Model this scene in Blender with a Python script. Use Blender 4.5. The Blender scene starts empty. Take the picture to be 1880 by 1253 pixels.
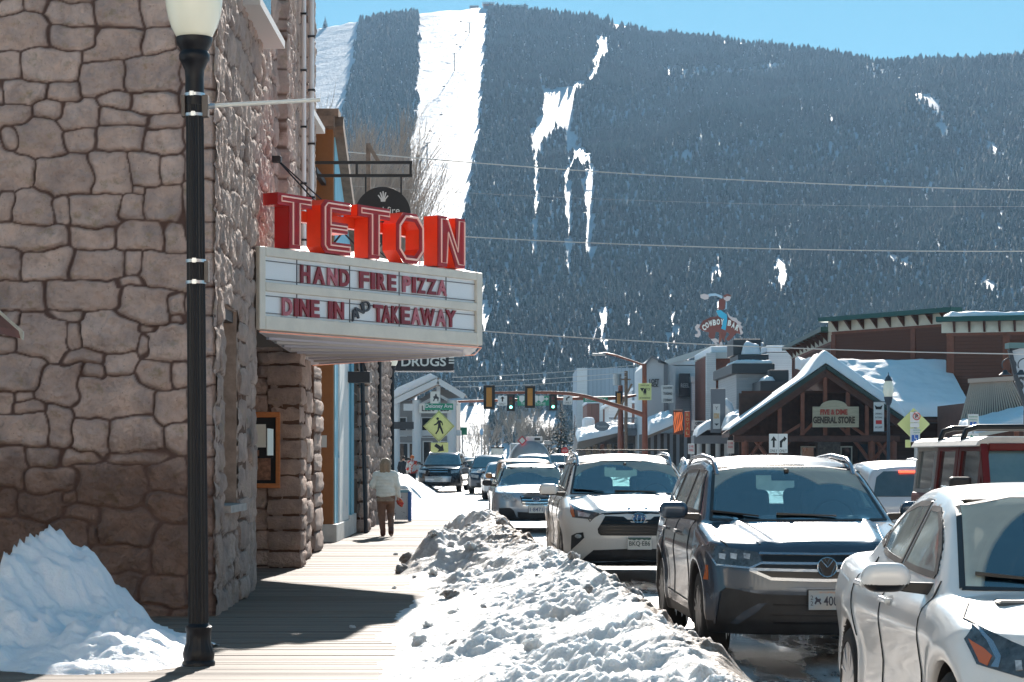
import bpy,bmesh,math,random
import numpy as np
from mathutils import Vector,Matrix
from mathutils.bvhtree import BVHTree
from mathutils.geometry import delaunay_2d_cdt
random.seed(7)
sc=bpy.context.scene
COL=sc.collection
R=math.radians
F,CX,HY,CH=3917.0,940.0,838.0,1.65
# ---------------------------------------------------------------- camera
cam_d=bpy.data.cameras.new('camera');cam=bpy.data.objects.new('camera',cam_d);COL.objects.link(cam)
cam.location=(0,0,CH);cam.rotation_euler=(R(90),0,0)
cam_d.sensor_width=36;cam_d.lens=36*F/1880
cam_d.shift_y=(HY-626.5)/1880
cam_d.clip_start=0.1;cam_d.clip_end=12000
sc.camera=cam
# ---------------------------------------------------------------- sky and sun
SUN_EL,SUN_AZ=R(25.0),R(4.6)
w=bpy.data.worlds.new('World');sc.world=w;w.use_nodes=True
nt=w.node_tree;nt.nodes.clear()
sky=nt.nodes.new('ShaderNodeTexSky');sky.sky_type='NISHITA';sky.sun_disc=False
sky.sun_elevation=SUN_EL;sky.sun_rotation=SUN_AZ
sky.altitude=1900;sky.air_density=1.0;sky.dust_density=0.15;sky.ozone_density=1.6
tint=nt.nodes.new('ShaderNodeMixRGB');tint.blend_type='MULTIPLY';tint.inputs[0].default_value=1
tint.inputs[2].default_value=(0.135,0.30,0.345,1)
bg=nt.nodes.new('ShaderNodeBackground');bg.inputs[1].default_value=0.15
out=nt.nodes.new('ShaderNodeOutputWorld')
gam=nt.nodes.new('ShaderNodeGamma');gam.inputs[1].default_value=.55;nt.links.new(sky.outputs[0],gam.inputs[0]);nt.links.new(gam.outputs[0],tint.inputs[1]);nt.links.new(tint.outputs[0],bg.inputs[0]);nt.links.new(bg.outputs[0],out.inputs[0])
sun_d=bpy.data.lights.new('sun','SUN');sun_d.energy=2.3;sun_d.angle=R(0.53);sun_d.color=(1.0,0.92,0.83)
sun=bpy.data.objects.new('sun',sun_d);COL.objects.link(sun)
SD=Vector((math.sin(SUN_AZ)*math.cos(SUN_EL),math.cos(SUN_AZ)*math.cos(SUN_EL),math.sin(SUN_EL)))
sun.rotation_euler=SD.to_track_quat('Z','Y').to_euler()
sc.view_settings.view_transform='Standard';sc.view_settings.look='None'
sc.view_settings.exposure=2.2;sc.view_settings.gamma=1.0
sc.cycles.use_denoising=True
sc.cycles.max_bounces=6;sc.cycles.diffuse_bounces=3;sc.cycles.glossy_bounces=3
sc.cycles.transparent_max_bounces=8;sc.cycles.volume_bounces=0
sc.cycles.sample_clamp_indirect=4.0;sc.cycles.caustics_reflective=False;sc.cycles.caustics_refractive=False
# ---------------------------------------------------------------- helpers
def P(px,py,Y):return Vector(((px-CX)/F*Y,Y,CH-(py-HY)/F*Y))
def G(px,py):
    Y=F*CH/(py-HY);return Vector(((px-CX)/F*Y,Y,0))
def mpx(n,Y):return n*Y/F
MATS={}
def M(name,col=(.5,.5,.5),rough=.6,metal=0.,var=0.,vs=4.,bump=0.,bs=30.,coat=0.,emit=None,es=1.,col2=None,detail=5.,stretch=(1,1,1),alpha=None,thr=None,bdist=.02,spec=None):
    """procedural material: noise-mixed base colour and bump"""
    if name in MATS:return MATS[name]
    m=bpy.data.materials.new(name);m.use_nodes=True;n=m.node_tree.nodes;l=m.node_tree.links
    b=n['Principled BSDF'];b.inputs['Base Color'].default_value=(*col,1)
    b.inputs['Roughness'].default_value=rough;b.inputs['Metallic'].default_value=metal
    b.inputs['Coat Weight'].default_value=coat;b.inputs['Coat Roughness'].default_value=.04
    if spec is not None:b.inputs['Specular IOR Level'].default_value=spec
    if emit:b.inputs['Emission Color'].default_value=(*emit,1);b.inputs['Emission Strength'].default_value=es
    if var or bump or col2:
        tc=n.new('ShaderNodeTexCoord');mp=n.new('ShaderNodeMapping');l.new(tc.outputs['Object'],mp.inputs[0]);mp.inputs['Scale'].default_value=stretch
    if var or col2:
        t=n.new('ShaderNodeTexNoise');t.inputs['Scale'].default_value=vs;t.inputs['Detail'].default_value=detail;t.inputs['Roughness'].default_value=.65
        l.new(mp.outputs[0],t.inputs['Vector'])
        cr=n.new('ShaderNodeValToRGB');lo,hi=thr or(.32,.68)
        cr.color_ramp.elements[0].position=lo;cr.color_ramp.elements[1].position=hi
        a=[c*(1-var)for c in col];c2=col2 or[min(1,c*(1+var))for c in col]
        if col2 and not var:a=col
        cr.color_ramp.elements[0].color=(*a,1);cr.color_ramp.elements[1].color=(*c2,1)
        l.new(t.outputs['Fac'],cr.inputs[0]);l.new(cr.outputs[0],b.inputs['Base Color'])
    if bump:
        t2=n.new('ShaderNodeTexNoise');t2.inputs['Scale'].default_value=bs;t2.inputs['Detail'].default_value=6;t2.inputs['Roughness'].default_value=.6
        l.new(mp.outputs[0],t2.inputs['Vector']);bp=n.new('ShaderNodeBump');bp.inputs['Strength'].default_value=bump;bp.inputs['Distance'].default_value=bdist
        l.new(t2.outputs['Fac'],bp.inputs['Height']);l.new(bp.outputs[0],b.inputs['Normal'])
    MATS[name]=m;return m
def tag(o,label=None,cat=None,group=None,kind=None):
    if label:o['label']=label
    if cat:o['category']=cat
    if group:o['group']=group
    if kind:o['kind']=kind
    return o
def thing(name,label,cat,loc=(0,0,0),rz=0,group=None):
    o=bpy.data.objects.new(name,None);COL.objects.link(o);o.location=loc;o.rotation_euler=(0,0,rz)
    o.empty_display_size=.2
    return tag(o,label,cat,group)
def mesh_obj(name,V,Fc,mat,parent=None,smooth=None,local=True):
    me=bpy.data.meshes.new(name)
    V=np.asarray(V,dtype=np.float32)
    q_=parent
    while q_ is not None and not local:V=V-np.array(q_.location,dtype=np.float32);q_=q_.parent
    if isinstance(Fc,np.ndarray):
        nf,k=Fc.shape
        me.vertices.add(len(V));me.vertices.foreach_set('co',V.ravel())
        me.loops.add(nf*k);me.loops.foreach_set('vertex_index',Fc.ravel().astype(np.int32))
        me.polygons.add(nf);me.polygons.foreach_set('loop_start',np.arange(0,nf*k,k,dtype=np.int32))
        me.update(calc_edges=True);me.validate()
    else:
        me.from_pydata([tuple(map(float,v))for v in V],[],[tuple(f)for f in Fc]);me.update()
    o=bpy.data.objects.new(name,me);COL.objects.link(o)
    for mm in(mat if isinstance(mat,(list,tuple))else[mat]):me.materials.append(mm)
    if smooth is not None:
        me.polygons.foreach_set('use_smooth',np.ones(len(me.polygons),dtype=bool))
        if smooth<3:me.set_sharp_from_angle(angle=smooth)
    if parent is not None:o.parent=parent
    return o
class MB:
    def __init__(s):s.v=[];s.f=[]
    def add(s,V,Fc):
        b=len(s.v);s.v+=[tuple(p)for p in V];s.f+=[tuple(b+i for i in q)for q in Fc];return s
    def box(s,a,b):
        x0,y0,z0=a;x1,y1,z1=b
        return s.add([(x0,y0,z0),(x1,y0,z0),(x1,y1,z0),(x0,y1,z0),(x0,y0,z1),(x1,y0,z1),(x1,y1,z1),(x0,y1,z1)],[(0,3,2,1),(4,5,6,7),(0,1,5,4),(1,2,6,5),(2,3,7,6),(3,0,4,7)])
    def cbox(s,c,sz):return s.box([c[i]-sz[i]/2 for i in range(3)],[c[i]+sz[i]/2 for i in range(3)])
    def bar(s,p,q,w,h=None,up=(0,0,1)):
        """rectangular bar from p to q, w across, h along up"""
        h=h or w;p=Vector(p);q=Vector(q);d=(q-p).normalized();u=Vector(up)
        if abs(d.dot(u))>.99:u=Vector((0,1,0))
        r=d.cross(u).normalized();u=r.cross(d)
        V=[c+r*(i*w/2)+u*(j*h/2)for c in(p,q)for i,j in((-1,-1),(1,-1),(1,1),(-1,1))]
        return s.add(V,[(0,1,2,3),(7,6,5,4),(0,4,5,1),(1,5,6,2),(2,6,7,3),(3,7,4,0)])
    def tube(s,pts,r,n=8,closed=False,caps=True):
        pts=[Vector(p)for p in pts];k=len(pts);rs=r if isinstance(r,(list,tuple))else[r]*k
        V=[];prev=None
        for i,p in enumerate(pts):
            if closed:d=(pts[(i+1)%k]-pts[i-1]).normalized()
            else:d=(pts[min(i+1,k-1)]-pts[max(i-1,0)]).normalized()
            if prev is None:u=Vector((0,0,1))if abs(d.z)<.9 else Vector((1,0,0))
            else:u=prev
            a=d.cross(u).normalized();u2=a.cross(d).normalized();prev=u2
            for j in range(n):
                t=2*math.pi*j/n;V.append(p+a*(math.cos(t)*rs[i])+u2*(math.sin(t)*rs[i]))
        Fc=[]
        for i in range(k if closed else k-1):
            a=i*n;b=((i+1)%k)*n
            for j in range(n):Fc.append((a+j,b+j,b+(j+1)%n,a+(j+1)%n))
        if caps and not closed:Fc+=[tuple(range(n))[::1],tuple(range((k-1)*n,k*n))[::-1]]
        return s.add(V,Fc)
    def lathe(s,prof,c=(0,0,0),n=20,axis='z',flute=None):
        """prof: list of (radius, height)"""
        V=[];k=len(prof)
        for i,(r,h)in enumerate(prof):
            for j in range(n):
                t=2*math.pi*j/n;rr=r
                if flute and flute[0]<=i<=flute[1]:rr=r*(1-flute[2]*(j%2))
                a,b=rr*math.cos(t),rr*math.sin(t)
                p=(a,b,h)if axis=='z' else((a,h,b)if axis=='y' else(h,a,b))
                V.append((c[0]+p[0],c[1]+p[1],c[2]+p[2]))
        Fc=[(i*n+j,i*n+(j+1)%n,(i+1)*n+(j+1)%n,(i+1)*n+j)for i in range(k-1)for j in range(n)]
        Fc+=[tuple(range(n))[::-1],tuple(range((k-1)*n,k*n))]
        return s.add(V,Fc)
    def prism(s,poly,o,xd,yd,t):
        """2D polygon in plane (o, xd, yd), extruded by t against the plane normal"""
        o=Vector(o);xd=Vector(xd);yd=Vector(yd);nn=xd.cross(yd).normalized();n=len(poly)
        area=sum(poly[i][0]*poly[(i+1)%n][1]-poly[(i+1)%n][0]*poly[i][1]for i in range(n))
        if area<0:poly=poly[::-1]
        V=[o+xd*p[0]+yd*p[1]for p in poly];V+=[v-nn*t for v in V]
        return s.add(V,[tuple(range(n)),tuple(range(2*n-1,n-1,-1))]+[(i+n,(i+1)%n+n,(i+1)%n,i)for i in range(n)])
    def ico(s,c,r,sub=2,sq=(1,1,1),jit=0.):
        bm=bmesh.new();bmesh.ops.create_icosphere(bm,subdivisions=sub,radius=1)
        V=[(c[0]+v.co.x*r*sq[0]*(1+random.uniform(-jit,jit)),c[1]+v.co.y*r*sq[1]*(1+random.uniform(-jit,jit)),c[2]+v.co.z*r*sq[2]*(1+random.uniform(-jit,jit)))for v in bm.verts]
        Fc=[[v.index for v in f.verts]for f in bm.faces];bm.free();return s.add(V,Fc)
    def text(s,string,o,xd,yd,w=None,h=1.,t=.01,bold=0.,center=False,shear=0.):
        V,Fc=text_geo(string,bold,shear)
        mn=V.min(0);mx=V.max(0);sy=h/(mx[1]-mn[1]);sx=(w/(mx[0]-mn[0]))if w else sy
        o=Vector(o);xd=Vector(xd).normalized();yd=Vector(yd).normalized();nn=xd.cross(yd)
        cx=(mx[0]-mn[0])*sx/2 if center else 0;cy=h/2 if center else 0
        return s.add([o+xd*((p[0]-mn[0])*sx-cx)+yd*((p[1]-mn[1])*sy-cy)+nn*(t if p[2]>0 else 0)for p in V],Fc)
    def build(s,name,mat,parent=None,world=True,smooth=None,bevel=0.,seg=2):
        if not s.v:return None
        o=mesh_obj(name,s.v,s.f,mat,parent,smooth,local=not world)
        if bevel:
            md=o.modifiers.new('bevel','BEVEL');md.width=bevel;md.segments=seg;md.limit_method='ANGLE';md.angle_limit=R(35)
        return o
_TG={}
def text_geo(string,bold=0.,shear=0.):
    k=(string,bold,shear)
    if k in _TG:return _TG[k]
    cu=bpy.data.curves.new('t','FONT');cu.body=string;cu.extrude=.1;cu.offset=bold;cu.shear=shear;cu.resolution_u=3
    ob=bpy.data.objects.new('t',cu);me=bpy.data.meshes.new_from_object(ob)
    V=np.array([v.co[:]for v in me.vertices]);Fc=[tuple(p.vertices)for p in me.polygons]
    bpy.data.objects.remove(ob);bpy.data.curves.remove(cu);bpy.data.meshes.remove(me)
    _TG[k]=(V,Fc);return _TG[k]
def _h(i,j,seed):
    n=(i.astype(np.int64)*374761393+j.astype(np.int64)*668265263+seed*974634777)&0xffffffff
    n=((n^(n>>13))*1274126177)&0xffffffff
    return((n^(n>>16))&0xffff)/65535.0
def vnoise(x,y,seed=0):
    i=np.floor(x);j=np.floor(y);fx=x-i;fy=y-j
    def g(a,b):
        t=_h(i+a,j+b,seed)*2*math.pi;return np.cos(t)*(fx-a)+np.sin(t)*(fy-b)
    u=fx*fx*fx*(fx*(fx*6-15)+10);v=fy*fy*fy*(fy*(fy*6-15)+10)
    return((g(0,0)*(1-u)+g(1,0)*u)*(1-v)+(g(0,1)*(1-u)+g(1,1)*u)*v)*1.5
def fbm(x,y,o=4,seed=0,gain=.5,ridged=False):
    a=1.;s=0.;x=np.asarray(x,float);y=np.asarray(y,float)
    for k in range(o):
        n=vnoise(x,y,seed+k*17);s=s+a*((1-np.abs(n)*2)if ridged else n);a*=gain;x=x*2.03+5.1;y=y*2.03-3.7
    return s
def sstep(a,b,x):t=np.clip((np.asarray(x,float)-a)/(b-a),0,1);return t*t*(3-2*t)
def grid_faces(nx,ny):
    i=np.arange((nx-1)*(ny-1));a=(i//(nx-1))*nx+i%(nx-1)
    return np.stack([a,a+1,a+nx+1,a+nx],1)
def inpoly(x,y,poly):
    ins=np.zeros(x.shape,bool);n=len(poly)
    for k in range(n):
        x0,y0=poly[k];x1,y1=poly[(k+1)%n]
        if y0==y1:continue
        ins^=((y0>y)!=(y1>y))&(x<(x1-x0)*(y-y0)/(y1-y0)+x0)
    return ins
def polydist(x,y,poly):
    """signed distance to a 2D polygon, negative inside"""
    d=np.full(x.shape,1e9);n=len(poly)
    for k in range(n):
        ax,ay=poly[k];bx,by=poly[(k+1)%n];ex,ey=bx-ax,by-ay
        t=np.clip(((x-ax)*ex+(y-ay)*ey)/(ex*ex+ey*ey+1e-12),0,1)
        d=np.minimum(d,np.hypot(x-ax-t*ex,y-ay-t*ey))
    return np.where(inpoly(x,y,poly),-d,d)
def smax(a,b,k):
    h=np.clip(.5+.5*(a-b)/k,0,1);return b+(a-b)*h+k*h*(1-h)
def smin(a,b,k):return-smax(-a,-b,k)
def surfnet(f,lo,hi,res,iters=3):
    """naive surface nets of f<0 on a regular grid, vertices pulled onto f=0"""
    ax=[np.arange(lo[i],hi[i]+res,res)for i in range(3)]
    X,Y,Z=np.meshgrid(*ax,indexing='ij');D=f(X,Y,Z);S=D<0
    nx,ny,nz=D.shape
    cs=np.zeros((nx-1,ny-1,nz-1),int)
    for a in(0,1):
        for b in(0,1):
            for c in(0,1):cs+=S[a:nx-1+a,b:ny-1+b,c:nz-1+c]
    act=(cs>0)&(cs<8);idx=-np.ones(act.shape,int);idx[act]=np.arange(act.sum())
    ci=np.argwhere(act);acc=np.zeros((len(ci),3));cnt=np.zeros(len(ci))
    E=[((0,0,0),(1,0,0)),((0,1,0),(1,1,0)),((0,0,1),(1,0,1)),((0,1,1),(1,1,1)),((0,0,0),(0,1,0)),((1,0,0),(1,1,0)),((0,0,1),(0,1,1)),((1,0,1),(1,1,1)),((0,0,0),(0,0,1)),((1,0,0),(1,0,1)),((0,1,0),(0,1,1)),((1,1,0),(1,1,1))]
    for p,q in E:
        a=D[tuple((ci+p).T)];b=D[tuple((ci+q).T)];m=(a<0)!=(b<0);t=np.where(m,a/np.where(m,a-b,1),0)
        acc+=(ci+np.array(p)+t[:,None]*(np.array(q)-np.array(p)))*m[:,None];cnt+=m
    V=acc/cnt[:,None]*res+np.array(lo)
    e=res*.05
    for _ in range(iters):
        x,y,z=V.T;d=f(x,y,z)
        g=np.stack([f(x+e,y,z)-f(x-e,y,z),f(x,y+e,z)-f(x,y-e,z),f(x,y,z+e)-f(x,y,z-e)],1)/(2*e)
        st=d[:,None]*g/(np.sum(g*g,1)+1e-4)[:,None];ln=np.linalg.norm(st,axis=1)[:,None]
        V=V-st*np.minimum(1,res*.4/(ln+1e-9))
    Fc=[]
    for ax_ in range(3):
        o=[(0,0,0)]*4;sl1=[slice(None)]*3;sl2=[slice(None)]*3;sl1[ax_]=slice(0,-1);sl2[ax_]=slice(1,None)
        a=S[tuple(sl1)];b=S[tuple(sl2)];u,v=[k for k in range(3)if k!=ax_]
        cr=np.argwhere(a!=b);cr=cr[(cr[:,u]>0)&(cr[:,v]>0)&(cr[:,u]<D.shape[u]-1)&(cr[:,v]<D.shape[v]-1)]
        def at(du,dv):
            c=cr.copy();c[:,u]+=du;c[:,v]+=dv;return idx[tuple(c.T)]
        q=np.stack([at(-1,-1),at(0,-1),at(0,0),at(-1,0)],1)
        fl=a[tuple(cr.T)]
        if ax_==1:fl=~fl
        q[~fl]=q[~fl][:,::-1];Fc.append(q)
    return V,np.concatenate(Fc)
def capsule(x,y,z,a,b,ra,rb):
    a=np.array(a,float);b=np.array(b,float);d=b-a;L=(d*d).sum()
    t=np.clip(((x-a[0])*d[0]+(y-a[1])*d[1]+(z-a[2])*d[2])/L,0,1)
    return np.sqrt((x-a[0]-t*d[0])**2+(y-a[1]-t*d[1])**2+(z-a[2]-t*d[2])**2)-(ra+(rb-ra)*t)
def ellip(x,y,z,c,r):
    k=np.sqrt(((x-c[0])/r[0])**2+((y-c[1])/r[1])**2+((z-c[2])/r[2])**2);return(k-1)*min(r)
def sdbox(x,y,z,c,hs,rr):
    q=[np.abs(v-c[i])-hs[i]+rr for i,v in enumerate((x,y,z))]
    return np.sqrt(sum(np.maximum(k,0)**2 for k in q))+np.minimum(np.maximum(np.maximum(q[0],q[1]),q[2]),0)-rr
# ================================================================ ground, mountain, forest
SNOW=None
def snow_mat(name,dirt=.0,bscale=14,bstr=.5,col=(.80,.82,.85),dirtcol=(.22,.18,.14),dscale=1.2,bdist=.03):
    m=bpy.data.materials.new(name);m.use_nodes=True;n=m.node_tree.nodes;l=m.node_tree.links
    b=n['Principled BSDF'];b.inputs['Roughness'].default_value=.62;b.inputs['Base Color'].default_value=(*col,1)
    b.inputs['Specular IOR Level'].default_value=.35
    tc=n.new('ShaderNodeTexCoord')
    if bscale>2:b.inputs['Subsurface Weight'].default_value=.55;b.inputs['Subsurface Radius'].default_value=(.30,.36,.42);b.inputs['Subsurface Scale'].default_value=.35
    if dirt:
        t=n.new('ShaderNodeTexNoise');t.inputs['Scale'].default_value=dscale;t.inputs['Detail'].default_value=8;t.inputs['Roughness'].default_value=.72
        l.new(tc.outputs['Object'],t.inputs['Vector']);at=n.new('ShaderNodeAttribute');at.attribute_name='dirt'
        t3=n.new('ShaderNodeTexNoise');t3.inputs['Scale'].default_value=38;t3.inputs['Detail'].default_value=4;l.new(tc.outputs['Object'],t3.inputs['Vector'])
        ad=n.new('ShaderNodeMath');ad.operation='MULTIPLY_ADD';ad.inputs[1].default_value=.55;l.new(t3.outputs['Fac'],ad.inputs[0]);l.new(t.outputs['Fac'],ad.inputs[2])
        ad2=n.new('ShaderNodeMath');ad2.operation='ADD';l.new(ad.outputs[0],ad2.inputs[0]);l.new(at.outputs['Fac'],ad2.inputs[1])
        cr=n.new('ShaderNodeValToRGB');cr.color_ramp.elements[0].position=.86;cr.color_ramp.elements[1].position=1.22
        mr=n.new('ShaderNodeMapRange');mr.inputs['From Min'].default_value=.80;mr.inputs['From Max'].default_value=1.16
        l.new(ad2.outputs[0],mr.inputs['Value']);mx=n.new('ShaderNodeMixRGB');l.new(mr.outputs[0],mx.inputs[0])
        mx.inputs[1].default_value=(*col,1);mx.inputs[2].default_value=(*dirtcol,1);l.new(mx.outputs[0],b.inputs['Base Color'])
    t2=n.new('ShaderNodeTexNoise');t2.inputs['Scale'].default_value=bscale;t2.inputs['Detail'].default_value=8;t2.inputs['Roughness'].default_value=.62
    l.new(tc.outputs['Object'],t2.inputs['Vector']);bp=n.new('ShaderNodeBump');bp.inputs['Strength'].default_value=bstr;bp.inputs['Distance'].default_value=bdist
    l.new(t2.outputs['Fac'],bp.inputs['Height']);l.new(bp.outputs[0],b.inputs['Normal'])
    return m
S_CLEAN=snow_mat('snow_clean')
S_ROOF=snow_mat('snow_roof',bscale=3,bstr=.35,bdist=.08)
S_SLOPE=snow_mat('snow_slope',bscale=.16,bstr=1.,bdist=2.0,col=(.45,.48,.53))
RX=np.array([-900,0,300,560,640,700,770,870,940,1010,1080,1130,1200,1290,1400,1470,1560,1620,1700,1780,1880,2100,2500,3300.])
RY=np.array([330,180,110,58,42,32,24,15,18,26,34,44,66,70,84,92,106,116,112,112,104,98,120,220.])
Y0,YR=900.,2600.
def mount_z(X,Y):
    t=X/np.maximum(Y,1);px=CX+F*t
    Yr=YR-140*sstep(1300,1700,px)+60*np.sin(px/170.)
    zr=(HY-np.interp(px,RX,RY))/F*Yr
    u=(Y-Y0)/(Yr-Y0);s=np.where(u<1,np.clip(u,0,1)**1.08,1-(u-1)*.9)
    s=np.where(u>.94,np.minimum(s,1.0-.0*u),s)
    z=CH+zr*s
    m=np.sin(np.pi*np.clip(u,0,1))**1.0
    sp=fbm((X-.45*(Y-1500))/260.,Y/1400.,3,5)
    sp2=fbm((X-.3*(Y-1500))/90.,Y/500.,3,9)
    z=z+m*(26*sp*sstep(850,1150,px)+9*sp2*(.35+.65*sstep(900,1050,px)))
    return np.where(u<0,(u*30)*0-.25+0*z,np.maximum(z,-.2))
gx=np.concatenate([np.arange(-2400,-700,50.),np.arange(-700,900,9.),np.arange(900,3000,50.)])
gy=np.concatenate([np.arange(Y0-20,2760,9.),np.arange(2800,3400,80.)])
GX,GY=np.meshgrid(gx,gy);GZ=mount_z(GX,GY)
GZ=GZ+np.where(GY>Y0+60,fbm(GX/24.,GY/24.,3,3)*1.1*(GX<900)*(GX>-700),0)
mountain=tag(mesh_obj('mountain',np.stack([GX.ravel(),GY.ravel(),GZ.ravel()],1),grid_faces(len(gx),len(gy)),S_SLOPE,smooth=4),kind='structure')
gm=M('valley_snow',(.74,.77,.81),.7,var=.12,vs=.02,bump=.3,bs=.5)
ground=tag(mesh_obj('ground',[(-3500,-600,-.35),(3500,-600,-.35),(3500,4200,-.35),(-3500,4200,-.35)],[(0,1,2,3)],gm),kind='structure')
FREE=[[(768,5),(896,5),(894,80),(882,230),(866,330),(852,400),(856,500),(745,520),(738,400),(744,320),(764,190)],[(560,45),(662,30),(652,90),(646,130),(632,200),(604,260),(560,280)],[(1094,60),(1120,60),(1118,92),(1100,114),(1096,140),(1058,158),(1052,190),(1054,238),(1062,262),(1086,278),(1092,310),(1074,300),(1056,290),(1044,262),(1036,242),(1024,226),(1010,240),(1002,262),(976,268),(972,240),(984,215),(998,200),(996,158),(1050,148),(1080,138),(1092,100)],[(1180,112),(1330,124),(1385,118),(1440,104),(1446,120),(1345,134),(1180,124)],[(1668,158),(1700,164),(1728,190),(1740,230),(1742,268),(1728,240),(1712,196),(1680,182)],[(1800,238),(1832,262),(1838,290),(1808,268)],[(1500,190),(1530,205),(1540,225),(1515,212)],[(1612,300),(1630,330),(1640,372),(1622,345)],[(1418,470),(1446,470),(1444,530),(1428,530)],[(1300,480),(1330,480),(1332,520),(1318,520)],[(1690,330),(1712,330),(1718,360),(1700,356)],[(1790,500),(1836,520),(1840,545),(1800,520)],[(1120,25),(1150,40),(1146,56),(1120,46)],[(1320,62),(1400,74),(1398,84),(1320,74)],[(1570,108),(1660,124),(1660,140),(1600,128)],[(980,262),(990,262),(988,500),(980,500)],[(1040,258),(1050,258),(1048,500),(1038,480)],[(1072,290),(1092,300),(1086,470),(1078,470)],[(1012,330),(1020,330),(1018,420),(1013,420)],[(790,730),(905,730),(890,850),(790,850)],[(955,752),(1030,752),(1030,790),(955,790)],[(870,540),(900,545),(896,600),(872,600)],[(1100,560),(1122,560),(1118,640),(1104,640)],[(1228,560),(1244,560),(1240,650),(1230,650)],]
rng=np.random.default_rng(4)
tx=[];
ny=int((YR+120-Y0)/5.2)
for i in range(ny):
    y=Y0+20+i*5.2;sp=2.6+(y-Y0)/1700*3.2;hw=y*1120/F
    n=int(2*hw/sp);xs=-hw+(np.arange(n)+rng.random(n))*sp;tx.append(np.stack([xs,y+rng.random(n)*5.2],1))
T=np.concatenate(tx);TX,TY=T[:,0],T[:,1];TZ=mount_z(TX,TY)
px=CX+F*TX/TY;py=HY-(TZ-CH)/TY*F
keep=TY<(YR-140*sstep(1300,1700,px)+60*np.sin(px/170.))+12
wob=fbm(TX/16.,TY/30.,2,21)*7
jx,jy=rng.normal(0,1,len(px)),rng.normal(0,1,len(px))
for i,poly in enumerate(FREE):s_=1.8 if i in(0,1,2)or i in range(15,19)else 5.;keep&=~inpoly(px+wob*.6+jx*s_,py-7+wob*.6+jy*s_*1.3,poly)
gap=fbm(TX/26.,TY/110.,3,33);thin=fbm(TX/120.,TY/300.,2,41)
keep&=(gap<1.1-.45*np.clip(thin,0,1))|(rng.random(len(TX))<.25)
keep&=(px>560)|(rng.random(len(px))<.18)
TX,TY,TZ=TX[keep],TY[keep],TZ[keep];NT=len(TX);print('forest trees',NT)
def conifer_template(rg,tiers=5,seg=6):
    V=[];Fc=[]
    for k in range(tiers):
        z0=.10+.78*k/tiers;r=.235*(1-(k/tiers)**1.25)+.03;z1=min(1.,z0+.36)
        b=len(V);V.append((rg.normal()*.01,rg.normal()*.01,z1))
        off=rg.random()*6.3
        for j in range(seg):
            a=off+2*math.pi*j/seg;rr=r*rg.uniform(.72,1.25);V.append((rr*math.cos(a),rr*math.sin(a),z0+rg.uniform(-.03,.05)))
        Fc+=[(b,b+1+j,b+1+(j+1)%seg)for j in range(seg)]
    return np.array(V),np.array(Fc)
tmpl=[conifer_template(rng)for _ in range(10)]
hs=(6.0+4.2*rng.random(NT))*(.58+.40*(TY-Y0)/(YR-Y0))*np.where(rng.random(NT)<.12,1.25,1.)
which=rng.integers(0,10,NT);rot=rng.random(NT)*6.28;VS=[];FS=[];base=0
for k in range(10):
    m=which==k;V,Fc=tmpl[k];c,s=np.cos(rot[m]),np.sin(rot[m]);h=hs[m];wd=h*rng.uniform(.85,1.3,m.sum())
    x=(V[None,:,0]*c[:,None]-V[None,:,1]*s[:,None])*wd[:,None]+TX[m][:,None]
    y=(V[None,:,0]*s[:,None]+V[None,:,1]*c[:,None])*wd[:,None]+TY[m][:,None]
    z=V[None,:,2]*h[:,None]+TZ[m][:,None]-.4
    VS.append(np.stack([x,y,z],2).reshape(-1,3));FS.append((Fc[None]+(np.arange(m.sum())*len(V))[:,None,None]).reshape(-1,3)+base);base+=m.sum()*len(V)
m_for=M('conifer_needles',(.024,.046,.042),.8,var=.55,vs=.016,detail=7.)
forest=tag(mesh_obj('forest',np.concatenate(VS),np.concatenate(FS),m_for),kind='stuff')
forest['label']='dark conifer forest covering the snowy mountainside'
hz=MB().box((-3400,-300,-1.6),(3400,3900,620)).build('haze',bpy.data.materials.new('haze'),None)
hm=hz.data.materials[0];hm.use_nodes=True;hn=hm.node_tree;hn.nodes.clear()
ho=hn.nodes.new('ShaderNodeOutputMaterial');hv=hn.nodes.new('ShaderNodeVolumePrincipled')
hv.inputs['Color'].default_value=(.42,.68,1,1);hv.inputs['Density'].default_value=.000075;hv.inputs['Anisotropy'].default_value=.25
hn.links.new(hv.outputs[0],ho.inputs['Volume']);tag(hz,kind='stuff')
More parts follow.
